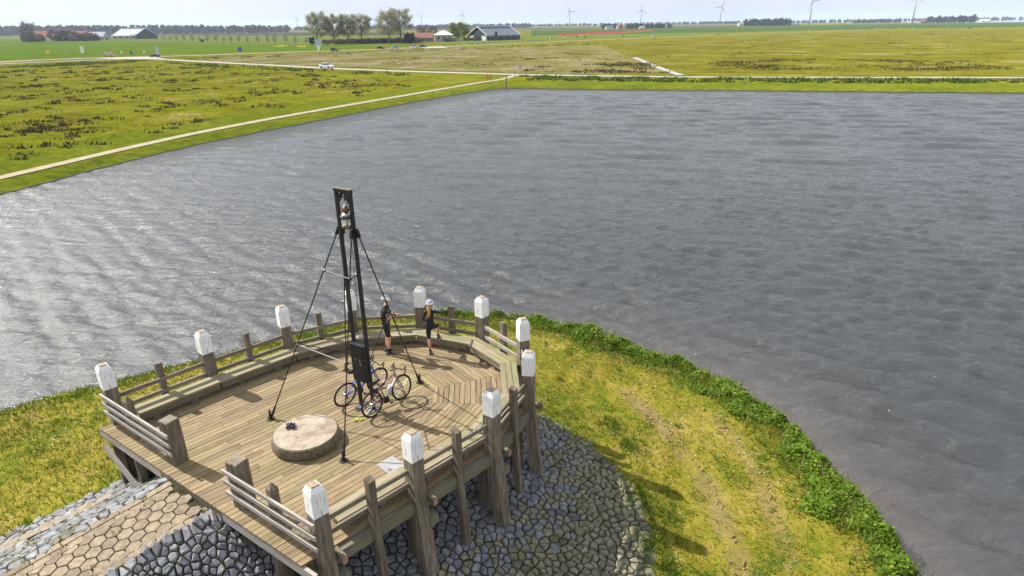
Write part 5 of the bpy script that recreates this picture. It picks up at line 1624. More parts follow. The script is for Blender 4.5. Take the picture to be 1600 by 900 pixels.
o = soup('grass', tri, [M['blade'], M['lush']], midx=np.tile(is_l.astype(np.int32), 2)); tag(o, kind='stuff')

# darker rough tufts here and there in the lawn
tf = []
cand = scatter(-22, 9.5, 10, 26, 0.75, lambda x, y: (mound_dist(x, y)[0] > stone_edge(mound_dist(x, y)[2]) + 0.1) & (shore_sd(x, y) > 0.4), 9)
for x, y in cand:
    if rng.random() < 0.45: continue
    k = rng.randint(10, 34); s_ = rng.uniform(0.06, 0.20)
    q = np.stack([g_.normal(x, s_, k), g_.normal(y, s_, k)], -1)
    z = ground_z(q[:, 0], q[:, 1])
    tf.append(blades(np.concatenate([q, z[:, None]], 1), g_.uniform(0.08, 0.20, k), g_.uniform(0.015, 0.035, k), 0.6, g_))
for x, y in [((3.22, 11.58, -2.4)[:2]), ((3.65, 12.53, -2.4)[:2]), ((3.50, 10.90, -2.4)[:2]), ((2.93, 16.28, -2.2)[:2]), ((3.34, 15.29, -2.3)[:2]), ((3.28, 13.12, -2.3)[:2])]:
    k = 130
    q = np.stack([g_.normal(x, 0.22, k), g_.normal(y, 0.22, k)], -1)
    tf.append(blades(np.concatenate([q, ground_z(q[:, 0], q[:, 1])[:, None]], 1), g_.uniform(0.10, 0.30, k), g_.uniform(0.02, 0.04, k), 0.6, g_))
o = soup('rough_tufts', np.concatenate(tf), M['lush']); tag(o, kind='stuff')
# weeds rooted in the joints between stones and tiles
wd = []
for x, y in scatter(-13, 5, 8, 17, 0.55, lambda x, y: (mound_dist(x, y)[0] < stone_edge(mound_dist(x, y)[2]) + 0.3) & (uv(x, y)[0] < 9) & ((mound_dist(x, y)[0] > 2.6) | (uv(x, y)[0] < -0.6)), 12):
    k = rng.randint(5, 13)
    q = np.stack([g_.normal(x, 0.05, k), g_.normal(y, 0.05, k)], -1)
    wd.append(blades(np.concatenate([q, ground_z(q[:, 0], q[:, 1])[:, None] + 0.01], 1), g_.uniform(0.06, 0.13, k), g_.uniform(0.015, 0.035, k), 0.8, g_))
o = soup('weeds', np.concatenate(wd), M['blade']); tag(o, kind='stuff')

# leafy plants along the right bank: thousands of small leaves on low mounds
sh = [p for p in SHORE if p[1] > 9.0 and p[0] > -3.5]
Lx = []
acc = 0
for (ax, ay), (bx, by) in zip(sh, sh[1:]):
    L_ = math.hypot(bx - ax, by - ay); nx, ny = (by - ay) / L_, -(bx - ax) / L_
    k = int(L_ * 2300)
    t = g_.random(k); across = g_.beta(1.4, 1.3, k)
    prog = np.clip((ax + 1.5) / 4.0, 0.25, 1)
    s_along = acc + t * L_
    wid = (1.15 + 0.40 * np.sin(s_along * 1.1) + 0.28 * np.sin(s_along * 2.7 + 1)) * prog
    across = np.where(g_.random(k) < 0.12, across + g_.exponential(0.25, k), across)
    x = ax + (bx - ax) * t + nx * (0.02 + across * wid); y = ay + (by - ay) * t + ny * (0.02 + across * wid)
    dome = np.clip(1 - np.abs(1.7 * across - 0.75) ** 1.6, 0.06, 1)
    lump = np.clip(0.40 + 0.55 * np.sin(3.3 * x + 2 * np.sin(2.1 * y)) * np.sin(3.0 * y + 1.0) + 0.30 * np.sin(7.1 * x - 2.0 * y) * np.sin(6.3 * y + 1.7 * x), 0.05, 1.2)
    top = (0.05 + 0.36 * dome * (0.15 + 0.85 * lump)) * (0.6 + 0.4 * prog)
    z = ground_z(x, y) + top * (1 - 0.65 * g_.random(k) ** 1.8)
    wid_gap = np.clip(0.7 + 0.6 * np.sin(s_along * 0.83 + 2) * np.sin(s_along * 2.3), 0.25, 1)
    thin = g_.random(k) < wid_gap * np.clip(0.25 + lump * 1.3, 0, 1)
    x, y, z = x[thin], y[thin], z[thin]
    Lx.append(np.stack([x, y, z], -1)); acc += L_
Lp = np.concatenate(Lx)
def leaf_quads(P, size, r_, flat=0.55):
    n = len(P)
    a = r_.uniform(0, 6.283, n); tilt = r_.normal(0, flat, n); roll = r_.normal(0, flat, n)
    f = np.stack([np.cos(a) * np.cos(tilt), np.sin(a) * np.cos(tilt), np.sin(tilt)], -1)
    s_ = np.stack([-np.sin(a) * np.cos(roll), np.cos(a) * np.cos(roll), np.sin(roll)], -1)
    L1 = size[:, None]
    return np.stack([P - f * L1 * 0.5, P + s_ * L1 * 0.36, P + f * L1 * 0.6, P - s_ * L1 * 0.36], 1)
o = soup('bank_plants', leaf_quads(Lp, g_.uniform(0.05, 0.12, len(Lp)), g_, 0.36), M['bankleaf']); tag(o, kind='stuff')
# thin greener fringe on the left and far shore of the spit
sh2 = [p for p in SHORE if p[1] > 9.0 and p[0] <= -1.0]
fr = []
for (ax, ay), (bx, by) in zip(sh2, sh2[1:]):
    L_ = math.hypot(bx - ax, by - ay); nx, ny = (by - ay) / L_, -(bx - ax) / L_
    k = int(L_ * 190); t = g_.random(k); ac = g_.random(k) ** 1.5 * 0.8 + 0.05
    x = ax + (bx - ax) * t + nx * ac; y = ay + (by - ay) * t + ny * ac
    fr.append(np.stack([x, y, ground_z(x, y)], -1))
fr = np.concatenate(fr)
o = soup('bank_grass', blades(fr, g_.uniform(0.05, 0.15, len(fr)), g_.uniform(0.02, 0.045, len(fr)), 0.5, g_), M['lush']); tag(o, kind='stuff')
# dry reed stalks at the foot of the right bank
rd = []
for (ax, ay), (bx, by) in zip(sh, sh[1:]):
    if ax < 7.6: continue
    L_ = math.hypot(bx - ax, by - ay); nx, ny = (by - ay) / L_, -(bx - ax) / L_
    k = int(L_ * 55); t = g_.random(k); ac = g_.random(k) * 0.25 - 0.06
    x = ax + (bx - ax) * t + nx * ac; y = ay + (by - ay) * t + ny * ac
    rd.append(np.stack([x, y, np.full(k, -3.05)], -1))
rd = np.concatenate(rd)
o = soup('dry_reeds', blades(rd, g_.uniform(0.2, 0.55, len(rd)), g_.uniform(0.02, 0.04, len(rd)), 0.6, g_), M['straw']); tag(o, kind='stuff')
# dark timber edging that holds the right bank
ed = MB(); prev = None
mats_e = noise_mat('wet_timber_edging', [(0.3, (0.045, 0.028, 0.018)), (0.7, (0.16, 0.085, 0.045))], scale=3, rough=0.9, bump=0.3, coord='World')
be = tag(empty('bank_edging', (9, 14, 0)), kind='structure')
es = [p for p in SHORE if p[0] > 1 and 2 < p[1] < 25.5]
for (ax, ay), (bx, by) in zip(es, es[1:]):
    L_ = math.hypot(bx - ax, by - ay)
    if L_ < 0.05: continue
    part('edging_board', MB().beam((ax, ay, -2.96), (bx, by, -2.96), 0.04, 0.36), mats_e, be, axis=(bx - ax, by - ay, 0))
# daisies
dz = []
for cx_, cy_, sp, k in ((*(1.16, 21.19, -2.3)[:2], 0.4, 60), (*(4.37, 19.21, -2.5)[:2], 0.7, 30), (*(5.51, 16.84, -2.5)[:2], 0.6, 40), (*(6.45, 15.20, -2.5)[:2], 0.4, 45), (*(4.95, 16.17, -2.5)[:2], 0.5, 20), (*(6.80, 13.92, -2.5)[:2], 0.4, 22), (*(5.13, 14.09, -2.5)[:2], 0.3, 12), (*(-13.33, 15.65, -2.3)[:2], 0.5, 40), (*(-11.83, 19.45, -2.4)[:2], 0.9, 50), (*(-2.60, 23.26, -2.4)[:2], 0.9, 30), (*(-12.83, 18.40, -2.5)[:2], 0.8, 26), (*(2.77, 20.63, -2.5)[:2], 0.9, 40), (*(2.75, 10.73, -2.4)[:2], 0.5, 30)):
    for _ in range(k):
        x, y = g_.normal(cx_, sp), g_.normal(cy_, sp)
        if shore_sd(np.array([x]), np.array([y]))[0] < 0.3: continue
        z = gz(x, y) + g_.uniform(0.05, 0.09); s_ = g_.uniform(0.009, 0.015); a = g_.uniform(0, 1.5)
        ca, sa = math.cos(a) * s_, math.sin(a) * s_
        dz.append([[x - ca, y - sa, z], [x + sa, y - ca, z + 0.004], [x + ca, y + sa, z], [x - sa, y + ca, z + 0.004]])
o = soup('daisies', np.array(dz), M['petal']); tag(o, kind='stuff')

# tyre tracks pressed into the lawn: rows of slanting clods between the treads
cl_m = noise_mat('turned_clods', [(0.3, (0.145, 0.100, 0.045)), (0.7, (0.300, 0.215, 0.110))], scale=9, rough=1.0, bump=0.5, dist=0.01, coord='World', spec=0.1)
cm = MB()
for which, wd, miss in ((0, 0.24, 0.30), (1, 0.2, 0.62)):
    pts = smooth_curve(TRACKS[which], 12); acc = 0.0; nxt = 0.0
    for (ax, ay), (bx, by) in zip(pts, pts[1:]):
        L_ = math.hypot(bx - ax, by - ay); tx, ty = (bx - ax) / L_, (by - ay) / L_
        while nxt < acc + L_:
            f = (nxt - acc); px_, py_ = ax + tx * f, ay + ty * f
            for sd in (-1, 1):
                if rng.random() < miss: continue
                off = sd * wd * rng.uniform(0.25, 0.85)
                cx_, cy_ = px_ - ty * off, py_ + tx * off
                a_ = math.atan2(ty, tx) + math.pi / 2 + sd * R(32) + rng.uniform(-.45, .45)
                hl = rng.uniform(0.05, 0.15); hw = rng.uniform(0.022, 0.04); h = rng.uniform(0.012, 0.042)
                ca, sa = math.cos(a_), math.sin(a_)
                z = gz(cx_, cy_) - 0.012
                ring = lambda k, dz: [Vector((cx_ + ca * p * hl * k - sa * q * hw * k, cy_ + sa * p * hl * k + ca * q * hw * k, z + dz + rng.uniform(-.006, .006))) for p, q in ((-1, -.6), (-.4, -1), (.5, -.9), (1, -.2), (.8, .7), (0, 1), (-.8, .8))]
                loft(cm, [ring(1, -0.02), ring(0.9, h * .7), ring(0.5, h)], bottom=False)
            nxt += 0.155
        acc += L_
o = part('soil_clods', cm, cl_m); tag(o, kind='stuff')

# taller grass and stalks mixed into the bank plants
st = []
for (ax, ay), (bx, by) in zip(sh, sh[1:]):
    L_ = math.hypot(bx - ax, by - ay); nx, ny = (by - ay) / L_, -(bx - ax) / L_
    k = int(L_ * 150); t = g_.random(k); ac = g_.random(k) * 1.5
    x = ax + (bx - ax) * t + nx * ac; y = ay + (by - ay) * t + ny * ac
    st.append(np.stack([x, y, ground_z(x, y)], -1))
st = np.concatenate(st)
o = soup('tall_grass', blades(st, g_.uniform(0.18, 0.50, len(st)), g_.uniform(0.015, 0.035, len(st)), 0.55, g_), [M['lush'], M['straw']], midx=(g_.random(len(st)) < 0.22).astype(np.int32)); tag(o, kind='stuff')

# ------------------------------------------------------------------ far land: trees, farms, turbines, traffic
GZ_FAR = -2.6
M['bark'] = noise_mat('grey_bark', [(0.3, (0.060, 0.050, 0.040)), (0.7, (0.130, 0.110, 0.085))], scale=3, stretch=(4, 4, 0.6), rough=0.95, bump=0.3)
M['springleaf'] = leaf_mat('sparse_spring_leaves', [(0.0, (0.20, 0.195, 0.125)), (0.5, (0.32, 0.315, 0.20)), (1.0, (0.44, 0.43, 0.29))], rough=0.9, trans=0.35)
M['greenleaf'] = leaf_mat('fresh_green_leaves', [(0.0, (0.075, 0.110, 0.018)), (0.5, (0.140, 0.175, 0.025)), (1.0, (0.22, 0.23, 0.045))], rough=0.9, trans=0.2)
M['twigs'] = leaf_mat('bare_twigs', [(0.0, (0.095, 0.075, 0.055)), (0.5, (0.165, 0.130, 0.095)), (1.0, (0.24, 0.195, 0.15))], rough=0.95, trans=0.05)
M['wood'] = leaf_mat('distant_foliage', [(0.0, (0.028, 0.034, 0.022)), (0.5, (0.055, 0.060, 0.035)), (1.0, (0.105, 0.095, 0.060))], rough=1.0, trans=0.1)
M['conifer'] = leaf_mat('dark_evergreen', [(0.0, (0.012, 0.022, 0.012)), (1.0, (0.035, 0.055, 0.028))], rough=1.0, trans=0.1)

def tree_parts(h, rad, seed, leaf, nleaf, lsize, clear=0.25, droop=0.0):
    """trunk with limbs, and a crown of leaf faces gathered round the limb ends; local coordinates"""
    r_ = random.Random(seed); g = np.random.default_rng(seed)
    tb = MB(); tips = []
    tr = h * 0.018
    tb.tube([(0, 0, -0.3), (0.02 * h * r_.uniform(-1, 1), 0, h * 0.3), (0.03 * h * r_.uniform(-1, 1), 0.02 * h, h * 0.62), (0, 0, h * 0.9)], [tr * 1.3, tr, tr * 0.6, tr * 0.15], 7)
    for k in range(17):
        z0 = h * (clear + (0.80 - clear) * (k / 16) ** 0.9)
        a = k * 2.4 + r_.uniform(-.5, .5)
        reach = rad * (0.55 + 0.5 * math.sin(math.pi * (0.18 + 0.72 * k / 16))) * r_.uniform(0.75, 1.1)
        rise = h * r_.uniform(0.10, 0.24)
        m = Vector((math.cos(a) * reach * .45, math.sin(a) * reach * .45, z0 + rise * 0.55))
        e = Vector((math.cos(a) * reach, math.sin(a) * reach, min(z0 + rise, h * 0.98)))
        tb.tube([(0, 0, z0), m, e], [tr * 0.42, tr * 0.25, tr * 0.07], 5)
        for q in range(4):
            b = m.lerp(e, 0.25 + 0.25 * q); a2 = a + r_.uniform(-1.2, 1.2)
            l2 = reach * r_.uniform(0.22, 0.42)
            t = b + Vector((math.cos(a2) * l2, math.sin(a2) * l2, r_.uniform(0.1, 0.6) * l2))
            tb.tube([b, t], [tr * 0.16, tr * 0.05], 4)
            tips += [t, b.lerp(t, .5)]
        tips += [e, m.lerp(e, .6)]
    tips = [q for q in tips if q.z < h * 1.02]
    T = np.array([tuple(q) for q in tips])
    idx = g.integers(0, len(T), nleaf)
    P = T[idx] + g.normal(0, rad * 0.11, (nleaf, 3))
    kk = nleaf // 2                                   # the outer spray of the crown
    cl = g.normal(size=(90, 3)); cl /= np.linalg.norm(cl, axis=1)[:, None]
    cl = cl * (g.uniform(0.45, 1.0, 90) ** 0.5)[:, None] * [rad, rad, h * (1 - clear) * 0.5] + [0, 0, h * (clear + (1 - clear) * 0.5)]
    P = np.concatenate([P, cl[g.integers(0, 90, kk)] + g.normal(0, rad * 0.13, (kk, 3))]); nleaf = len(P)
    return tb, leaf_quads(P, g.uniform(lsize * 0.6, lsize * 1.3, nleaf), g, 0.9)

def tree(name, label, pos, h, rad, seed, leaf, nleaf, lsize, cat='tree', group=None, clear=0.25):
    t = thing(name, label, cat, pos, random.Random(seed).uniform(0, 6), group)
    tb, lv = tree_parts(h, rad, seed, leaf, nleaf, lsize, clear)
    part('trunk', tb, M['bark'], t, world=False)
    soup('crown', lv, M[leaf], t)
    return t

ROW = [((-133.0, 478.0, -2.6), 20.5, 6.8, 31, 'leftmost big tree of the row, tall and sparsely leaved with a dark trunk'),
       ((-123.4, 486.0, -2.6), 19.0, 5.6, 32, 'second big tree of the left group, with a narrow pale crown'),
       ((-114.4, 490.0, -2.6), 18.8, 6.2, 33, 'third big tree of the left group, with a rounded grey green crown'),
       ((-107.9, 505.0, -2.6), 20.5, 6.8, 34, 'rightmost big tree of the left group, beside the gap in the row'),
       ((-84.8, 488.0, -2.6), 21.2, 7.8, 35, 'broad spreading tree just right of the gap in the row'),
       ((-77.8, 496.0, -2.6), 22.6, 7.4, 36, 'tallest tree of the row, at its right end beside the farm')]
for pos, h, rad, seed, lab in ROW:
    tree('broadleaf_tree', lab, pos, h, rad, seed, 'springleaf', 8500, 0.50, group='big spring trees beside the farm')
tree('broadleaf_tree', 'fresh green tree between the white hipped roof and the dark barn', (-40.3, 555.0, -2.6), 13.0, 7.2, 41, 'greenleaf', 3600, 0.75, clear=0.16)
tree('small_tree', 'brownish young tree left of the hipped roof house', (-70.0, 560.0, -2.6), 11.0, 4.5, 42, 'twigs', 1500, 0.6, clear=0.15)
tree('small_tree', 'thin grey tree behind the brown hedge of the farm', (-65.4, 590.0, -2.6), 11.0, 4.0, 43, 'twigs', 1300, 0.6, clear=0.15)
tree('small_tree', 'grey tree at the left edge of the village behind the road', (-486.8, 700.0, -2.6), 20, 6, 44, 'twigs', 1800, 0.8, clear=0.15)
tree('evergreen_tree', 'dark evergreen bush at the right end of the big tree row', (-71.2, 492.0, -2.6), 6.5, 3.2, 45, 'conifer', 1800, 0.7, clear=0.06)
tree('evergreen_tree', 'dark evergreen left of the tree row, near the first trunk', (-137.6, 480.0, -2.6), 5.0, 1.8, 46, 'conifer', 900, 0.6, clear=0.06)

def mass(name, rows, leaf, seed, size, kind='stuff', trunks=True):
    """rows of (x, y, height, crown radius): many crowns that read as one wood or hedge"""
    g = np.random.default_rng(seed); out = []
    for x, y, h, rad in rows:
        k = 46
        u = g.normal(size=(k, 3)); u /= np.linalg.norm(u, axis=1)[:, None]
        rr = g.uniform(0.55, 1.0, k) ** 0.5
        P = u * rr[:, None] * [rad, rad, h * 0.46] + [x, y, GZ_FAR + h * 0.52]
        out.append(leaf_quads(P, g.uniform(size * 0.7, size * 1.5, k) * rad / 4, g, 0.8))
    o = soup(name, np.concatenate(out), M[leaf])
    return tag(o, kind=kind)

def line_rows(a, b, n, h0, h1, depth, seed, rad=None):
    r_ = random.Random(seed); a, b = Vector(a), Vector(b); out = []
    nx = (b - a).normalized(); nn = Vector((-nx.y, nx.x, 0))
    for k in range(n):
        q = a.lerp(b, (k + r_.random()) / n) + nn * r_.uniform(0, depth)
        h = (h0 + (h1 - h0) * k / n) * r_.uniform(0.82, 1.12)
        out.append((q.x, q.y, h, rad or h * 0.28))
    return out
mass('wood', line_rows((-1603.5, 1850.0, -2.6), (-600.1, 1750.0, -2.6), 420, 27, 17, 120, 1), 'wood', 1, 4.2)
mass('tree_belt', line_rows((-985.2, 2900.0, -2.6), (-415.6, 2900.0, -2.6), 90, 15, 14, 60, 2), 'wood', 2, 5.5)
mass('tree_belt', line_rows((-565.4, 2600.0, -2.6), (88.4, 2700.0, -2.6), 120, 15, 16, 60, 3), 'wood', 3, 5.5)
mass('tree_belt', line_rows((17.8, 3600.0, -2.6), (1251.9, 3700.0, -2.6), 160, 14, 15, 60, 4), 'wood', 4, 5.5)
mass('tree_belt', line_rows((1102.8, 3900.0, -2.6), (2403.0, 3900.0, -2.6), 160, 16, 18, 60, 5), 'wood', 5, 5.5)
mass('tree_belt', line_rows((2271.0, 3800.0, -2.6), (3256.4, 3800.0, -2.6), 110, 18, 18, 60, 6), 'wood', 6, 5.5)
mass('tree_belt', line_rows((1451.7, 2900.0, -2.6), (1653.2, 2900.0, -2.6), 50, 14, 14, 30, 7), 'wood', 7, 5.0)
mass('copse', line_rows((264.8, 1500.0, -2.6), (375.7, 1550.0, -2.6), 40, 11, 9, 40, 8), 'wood', 8, 4.6)
mass('copse', line_rows((219.8, 1620.0, -2.6), (251.4, 1620.0, -2.6), 12, 11, 11, 20, 9), 'wood', 9, 4.6)
mass('copse', line_rows((655.9, 1900.0, -2.6), (777.4, 1900.0, -2.6), 34, 17, 20, 30, 10), 'wood', 10, 4.6)
mass('copse', line_rows((1403.3, 2300.0, -2.6), (1450.2, 2300.0, -2.6), 14, 18, 22, 25, 11), 'wood', 11, 4.6)
mass('copse', line_rows((1458.8, 2300.0, -2.6), (1556.8, 2300.0, -2.6), 28, 19, 22, 25, 12), 'wood', 12, 4.6)
mass('shrubbery', line_rows((-134.6, 497.0, -2.6), (-63.6, 505.0, -2.6), 90, 3.2, 3.8, 9, 13, 2.2), 'twigs', 13, 2.2)
mass('shrubbery', line_rows((-116.7, 500.0, -2.6), (-72.3, 500.0, -2.6), 30, 3.0, 3.2, 5, 14, 2.0), 'conifer', 14, 2.0)
mass('hedge', line_rows((-50.0, 520.0, -2.6), (-40.3, 520.0, -2.6), 14, 2.8, 3.0, 3, 15, 1.6), 'twigs', 15, 1.8)
mass('hedge', line_rows((-38.1, 560.0, -2.6), (-25.9, 556.0, -2.6), 12, 2.5, 2.5, 3, 16, 1.6), 'twigs', 16, 1.8)
mass('shrubbery', line_rows((-529.1, 800.0, -2.6), (-514.5, 810.0, -2.6), 14, 12, 11, 14, 17, 5), 'twigs', 17, 3.2)
mass('shrubbery', line_rows((-501.9, 790.0, -2.6), (-480.0, 800.0, -2.6), 22, 9, 7, 14, 18, 4.5), 'twigs', 18, 3.2)
mass('shrubbery', line_rows((-547.9, 780.0, -2.6), (-535.7, 790.0, -2.6), 16, 8, 8, 14, 19, 4), 'twigs', 19, 3.2)

# thin saplings in a row beyond the meadow
proto = None
SAPL = ['leftmost bare sapling of the row, in front of the large pale barn', 'second bare sapling from the left, in front of the large pale barn', 'third bare sapling from the left, before the pale barn gable', 'fourth bare sapling from the left, before the dark barn gable',
        'fifth bare sapling from the left, just right of the pale barn', 'sixth bare sapling from the left end of the row', 'seventh bare sapling from the left end of the row', 'eighth bare sapling from the left, third left of the navy board', 'ninth bare sapling from the left, second left of the navy board', 'tenth bare sapling from the left, first left of the navy board',
        'eleventh bare sapling, first right of the navy board', 'twelfth bare sapling, second right of the navy board', 'thirteenth bare sapling, third right of the navy board', 'fourteenth bare sapling, just left of the blue square sign', 'bare sapling almost straight above the blue square sign', 'first bare sapling clearly right of the blue square sign',
        'second bare sapling clearly right of the blue square sign', 'bare sapling just left of the yellow flower bed', 'bare sapling at the left end of the yellow flower bed', 'bare sapling in the middle of the yellow flower bed', 'bare sapling between the two larger yellow flower beds', 'rightmost bare sapling of the row, left of the dark evergreen']
SAP = [(-452.3, 827.2, -2.6), (-408.9, 756.3, -2.6), (-398.4, 756.5, -2.6), (-370.0, 722.9, -2.6), (-347.6, 694.0, -2.6), (-325.3, 661.5, -2.6), (-320.2, 663.8, -2.6), (-308.1, 652.4, -2.6), (-280.5, 610.5, -2.6), (-269.9, 600.9, -2.6), (-256.7, 585.9, -2.6), (-241.4, 566.4, -2.6), (-227.7, 548.5, -2.6), (-218.3, 540.4, -2.6), (-208.3, 530.4, -2.6), (-198.4, 522.3, -2.6), (-186.8, 511.9, -2.6), (-179.7, 512.0, -2.6), (-171.6, 504.9, -2.6), (-167.1, 512.9, -2.6), (-153.4, 493.4, -2.6), (-142.3, 482.1, -2.6)]
for i, pos in enumerate(SAP):
    if proto is None:
        proto = thing('sapling', SAPL[0], 'tree', pos, group='saplings in a row across the meadow')
        tb, lv = tree_parts(6.2, 1.5, 77, 'twigs', 260, 0.34, 0.3)
        part('trunk', tb, M['bark'], proto, world=False); soup('crown', lv, M['twigs'], proto)
        o = proto
    else:
        o = copy_tree(proto); o['label'] = SAPL[i]; o.location = pos; o.rotation_euler = (R(rng.uniform(-7, 7)), R(rng.uniform(-8, 4)), rng.uniform(0, 6))
        s_ = rng.uniform(0.8, 1.15); o.scale = (s_, s_, s_)

# ---- wind turbines
M['turbine'] = plain('turbine_grey', (0.34, 0.35, 0.37), 0.6)
def turbine(label, pos, hub, bl, ang, yaw=0.0, group='wind turbines on the horizon', parts=True):
    t = thing('wind_turbine', label, 'wind turbine', pos, yaw, group)
    k = hub / 60
    part('tower', MB().tube([(0, 0, -1), (0, 0, hub * .5), (0, 0, hub - 1)], [2.1 * k, 1.7 * k, 1.2 * k], 10), M['turbine'], t, world=False, smooth=True)
    part('nacelle', MB().box((0, 1.5 * k, hub), (3.0 * k, 8 * k, 3.2 * k)), M['turbine'], t, world=False)
    part('hub', MB().ball((0, -3.4 * k, hub), 1.9 * k, 8, 6), M['turbine'], t, world=False, smooth=True)
    for j in range(3):
        a = R(ang + 120 * j); d = Vector((math.cos(a), 0, math.sin(a))); n_ = Vector((-d.z, 0, d.x)); c = Vector((0, -3.4 * k, hub))
        w = bl / 36
        mb = MB(); rings = []
        for f, wd, th in ((0.03, 1.3, 1.2), (0.16, 3.6, 0.9), (0.5, 2.3, 0.5), (0.85, 1.3, 0.25), (1.0, 0.35, 0.1)):
            q = c + d * (bl * f)
            rings.append([q + n_ * wd * w * .5, q + V(0, 1, 0) * th * w * .5, q - n_ * wd * w * .5, q - V(0, 1, 0) * th * w * .5])
        part('blade', loft(mb, rings), M['turbine'], t, world=False)
    return t
turbine('wind turbine above the long copse, one blade straight up', (630.7, 3300.0, -2.6), 68, 33, 91, 0.05)
turbine('wind turbine left of the red tulip field, one blade level to the right', (256.1, 2900.0, -2.6), 60, 31, 0, 0.1)
turbine('wind turbine near the middle of the right half, one blade level to the left', (886.1, 2900.0, -2.6), 70, 33, 185, -0.05)
turbine('wind turbine just right of the square poplar copse', (1088.4, 2500.0, -2.6), 76, 34, 10, -0.1)
turbine('rightmost wind turbine, its hub at the top of the view', (1402.0, 2400.0, -2.6), 80, 29, 90, 0.0)
turbine('wind turbine behind the fresh green tree at the farm', (-252.2, 3800.0, -2.6), 66, 31, 78, 0.0)
turbine('wind turbine just right of the tallest bare tree', (-502.5, 4000.0, -2.6), 66, 29, 60, 0.2)
turbine('leftmost wind turbine, above the dark wood end', (-1219.3, 4000.0, -2.6), 58, 26, 95, 0.1)
far = [(961.5, 9500.0, -2.6), (1049.4, 9500.0, -2.6), (1146.1, 9500.0, -2.6), (1225.2, 9500.0, -2.6), (1295.5, 9500.0, -2.6), (1365.9, 9500.0, -2.6), (1458.2, 9500.0, -2.6)]
t0 = turbine('leftmost tiny pale wind turbine of the far row left of the copse', far[0], 85, 42, 80, 0.0, 'faint far row of wind turbines')
for k, pos in enumerate(far[1:]):
    c = copy_tree(t0); c['label'] = ('second', 'third', 'fourth', 'fifth', 'sixth', 'rightmost')[k] + ' tiny pale wind turbine of the far row, counted from the left'; c.location = pos; c.rotation_euler = (0, 0, 0.1 * k); c.scale = (1, 1, (1.05, 0.95, 0.75, 0.9, 0.9, 0.7)[k])

# ---- barns and houses
def wallmat(name, c, var=0.06): return plain(name, c, 0.9, var=var, scale=0.3)
M['w_white'] = wallmat('pale_wall', (0.62, 0.61, 0.58)); M['w_grey'] = wallmat('grey_wall', (0.34, 0.33, 0.32)); M['w_dark'] = wallmat('dark_green_boarding', (0.020, 0.045, 0.055))
M['w_brick'] = wallmat('brown_brick', (0.24, 0.13, 0.09)); M['r_slate'] = wallmat('blue_grey_sheet_roof', (0.115, 0.150, 0.185)); M['r_pale'] = wallmat('weathered_sheet_roof', (0.33, 0.35, 0.38))
M['r_orange'] = wallmat('orange_roof_tiles', (0.55, 0.20, 0.10)); M['r_red'] = wallmat('dull_red_roof_tiles', (0.30, 0.12, 0.085)); M['r_white'] = wallmat('white_roof', (0.72, 0.71, 0.68)); M['dark'] = wallmat('dark_opening', (0.02, 0.022, 0.026))
M['window'] = plain('window_glass', (0.05, 0.06, 0.075), 0.1, spec=0.6)
def gable_building(name, label, pos, rz, L_, W, eave, ridge, wall, roof, gable=None, ridge_light=None, windows=0, door=True, cat='barn', over=0.6, skirt=None):
    t = thing(name, label, cat, pos, rz)
    mb = MB()
    for y in (-W / 2 + .15, W / 2 - .15): mb.box((0, y, eave / 2), (L_, 0.3, eave))
    part('side_wall', mb, M[wall], t, world=False)
    for sx in (-1, 1):
        x0, x1 = sx * L_ / 2, sx * (L_ / 2 - 0.3)
        m2 = MB(); rings = [[V(x, y, z) for y, z in ((-W / 2 + .3, 0), (W / 2 - .3, 0), (W / 2 - .3, eave), (0, ridge - .25), (-W / 2 + .3, eave))] for x in (x0, x1)]
        part('gable_wall', loft(m2, rings), M[gable or wall], t, world=False)
        if skirt:
            part('wall_panel', MB().box((sx * (L_ / 2 + 0.03), -W * 0.32, skirt / 2), (0.1, W * 0.22, skirt)).box((sx * (L_ / 2 + 0.03), W * 0.32, skirt / 2), (0.1, W * 0.22, skirt)), M['w_white'], t, world=False)
        if door:
            part('door', MB().box((sx * (L_ / 2 + 0.05), 0, skirt * .45 if skirt else eave * .4), (0.12, W * 0.16, eave * .8)), M['dark'], t, world=False)
    for sy in (-1, 1):
        e = V(0, sy * (W / 2 + over), eave - over * (ridge - eave) / (W / 2)); r_ = V(0, 0, ridge)
        d = (r_ - e); mid = (e + r_) / 2
        m2 = MB().beam(e, r_, L_ + 2 * over, 0.22, up=V(0, -d.z, d.y) * (1 if d.y > 0 else -1))
        part('roof_slope', m2, M[roof], t, world=False)
    if ridge_light:
        part('ridge_light', MB().box((0, 0, ridge + 0.35), (L_ * 0.96, W * 0.09, 0.5)), M['r_white'], t, world=False)
        for sx in (-1, 1):
            for sy in (-1, 1):
                part('verge_board', MB().beam(V(sx * (L_ / 2 + over), sy * (W / 2 + over), eave - over * (ridge - eave) / (W / 2) + .1), V(sx * (L_ / 2 + over), 0, ridge + .15), 0.3, 0.5), M['w_white'], t, world=False)
    for k in range(windows):
        x = -L_ * 0.4 + L_ * 0.8 * k / max(1, windows - 1)
        w = part('window', MB().box((x, -W / 2 - 0.02, eave * 0.55), (L_ * 0.5 / windows, 0.14, eave * 0.4)), M['window'], t, world=False)
        fr_ = part('window_frame', MB().box((x, -W / 2 - 0.05, eave * 0.55 + eave * .22), (L_ * 0.55 / windows, 0.2, 0.15)), M['w_white'], None, world=False); fr_.parent = w
    return t
gable_building('barn', 'dark blue green cattle barn with white ridge light and white wall panels', (-12.1, 566.0, -2.6), R(38), 33, 27, 3.9, 10.2, 'w_dark', 'r_slate', 'w_dark', True, 5, skirt=3.6)
gable_building('barn', 'large pale sheet roofed barn at the edge of the dark wood', (-503.9, 930.0, -2.6), R(-24), 44, 34, 4.5, 13.2, 'w_grey', 'r_pale', 'w_dark', True, 4)
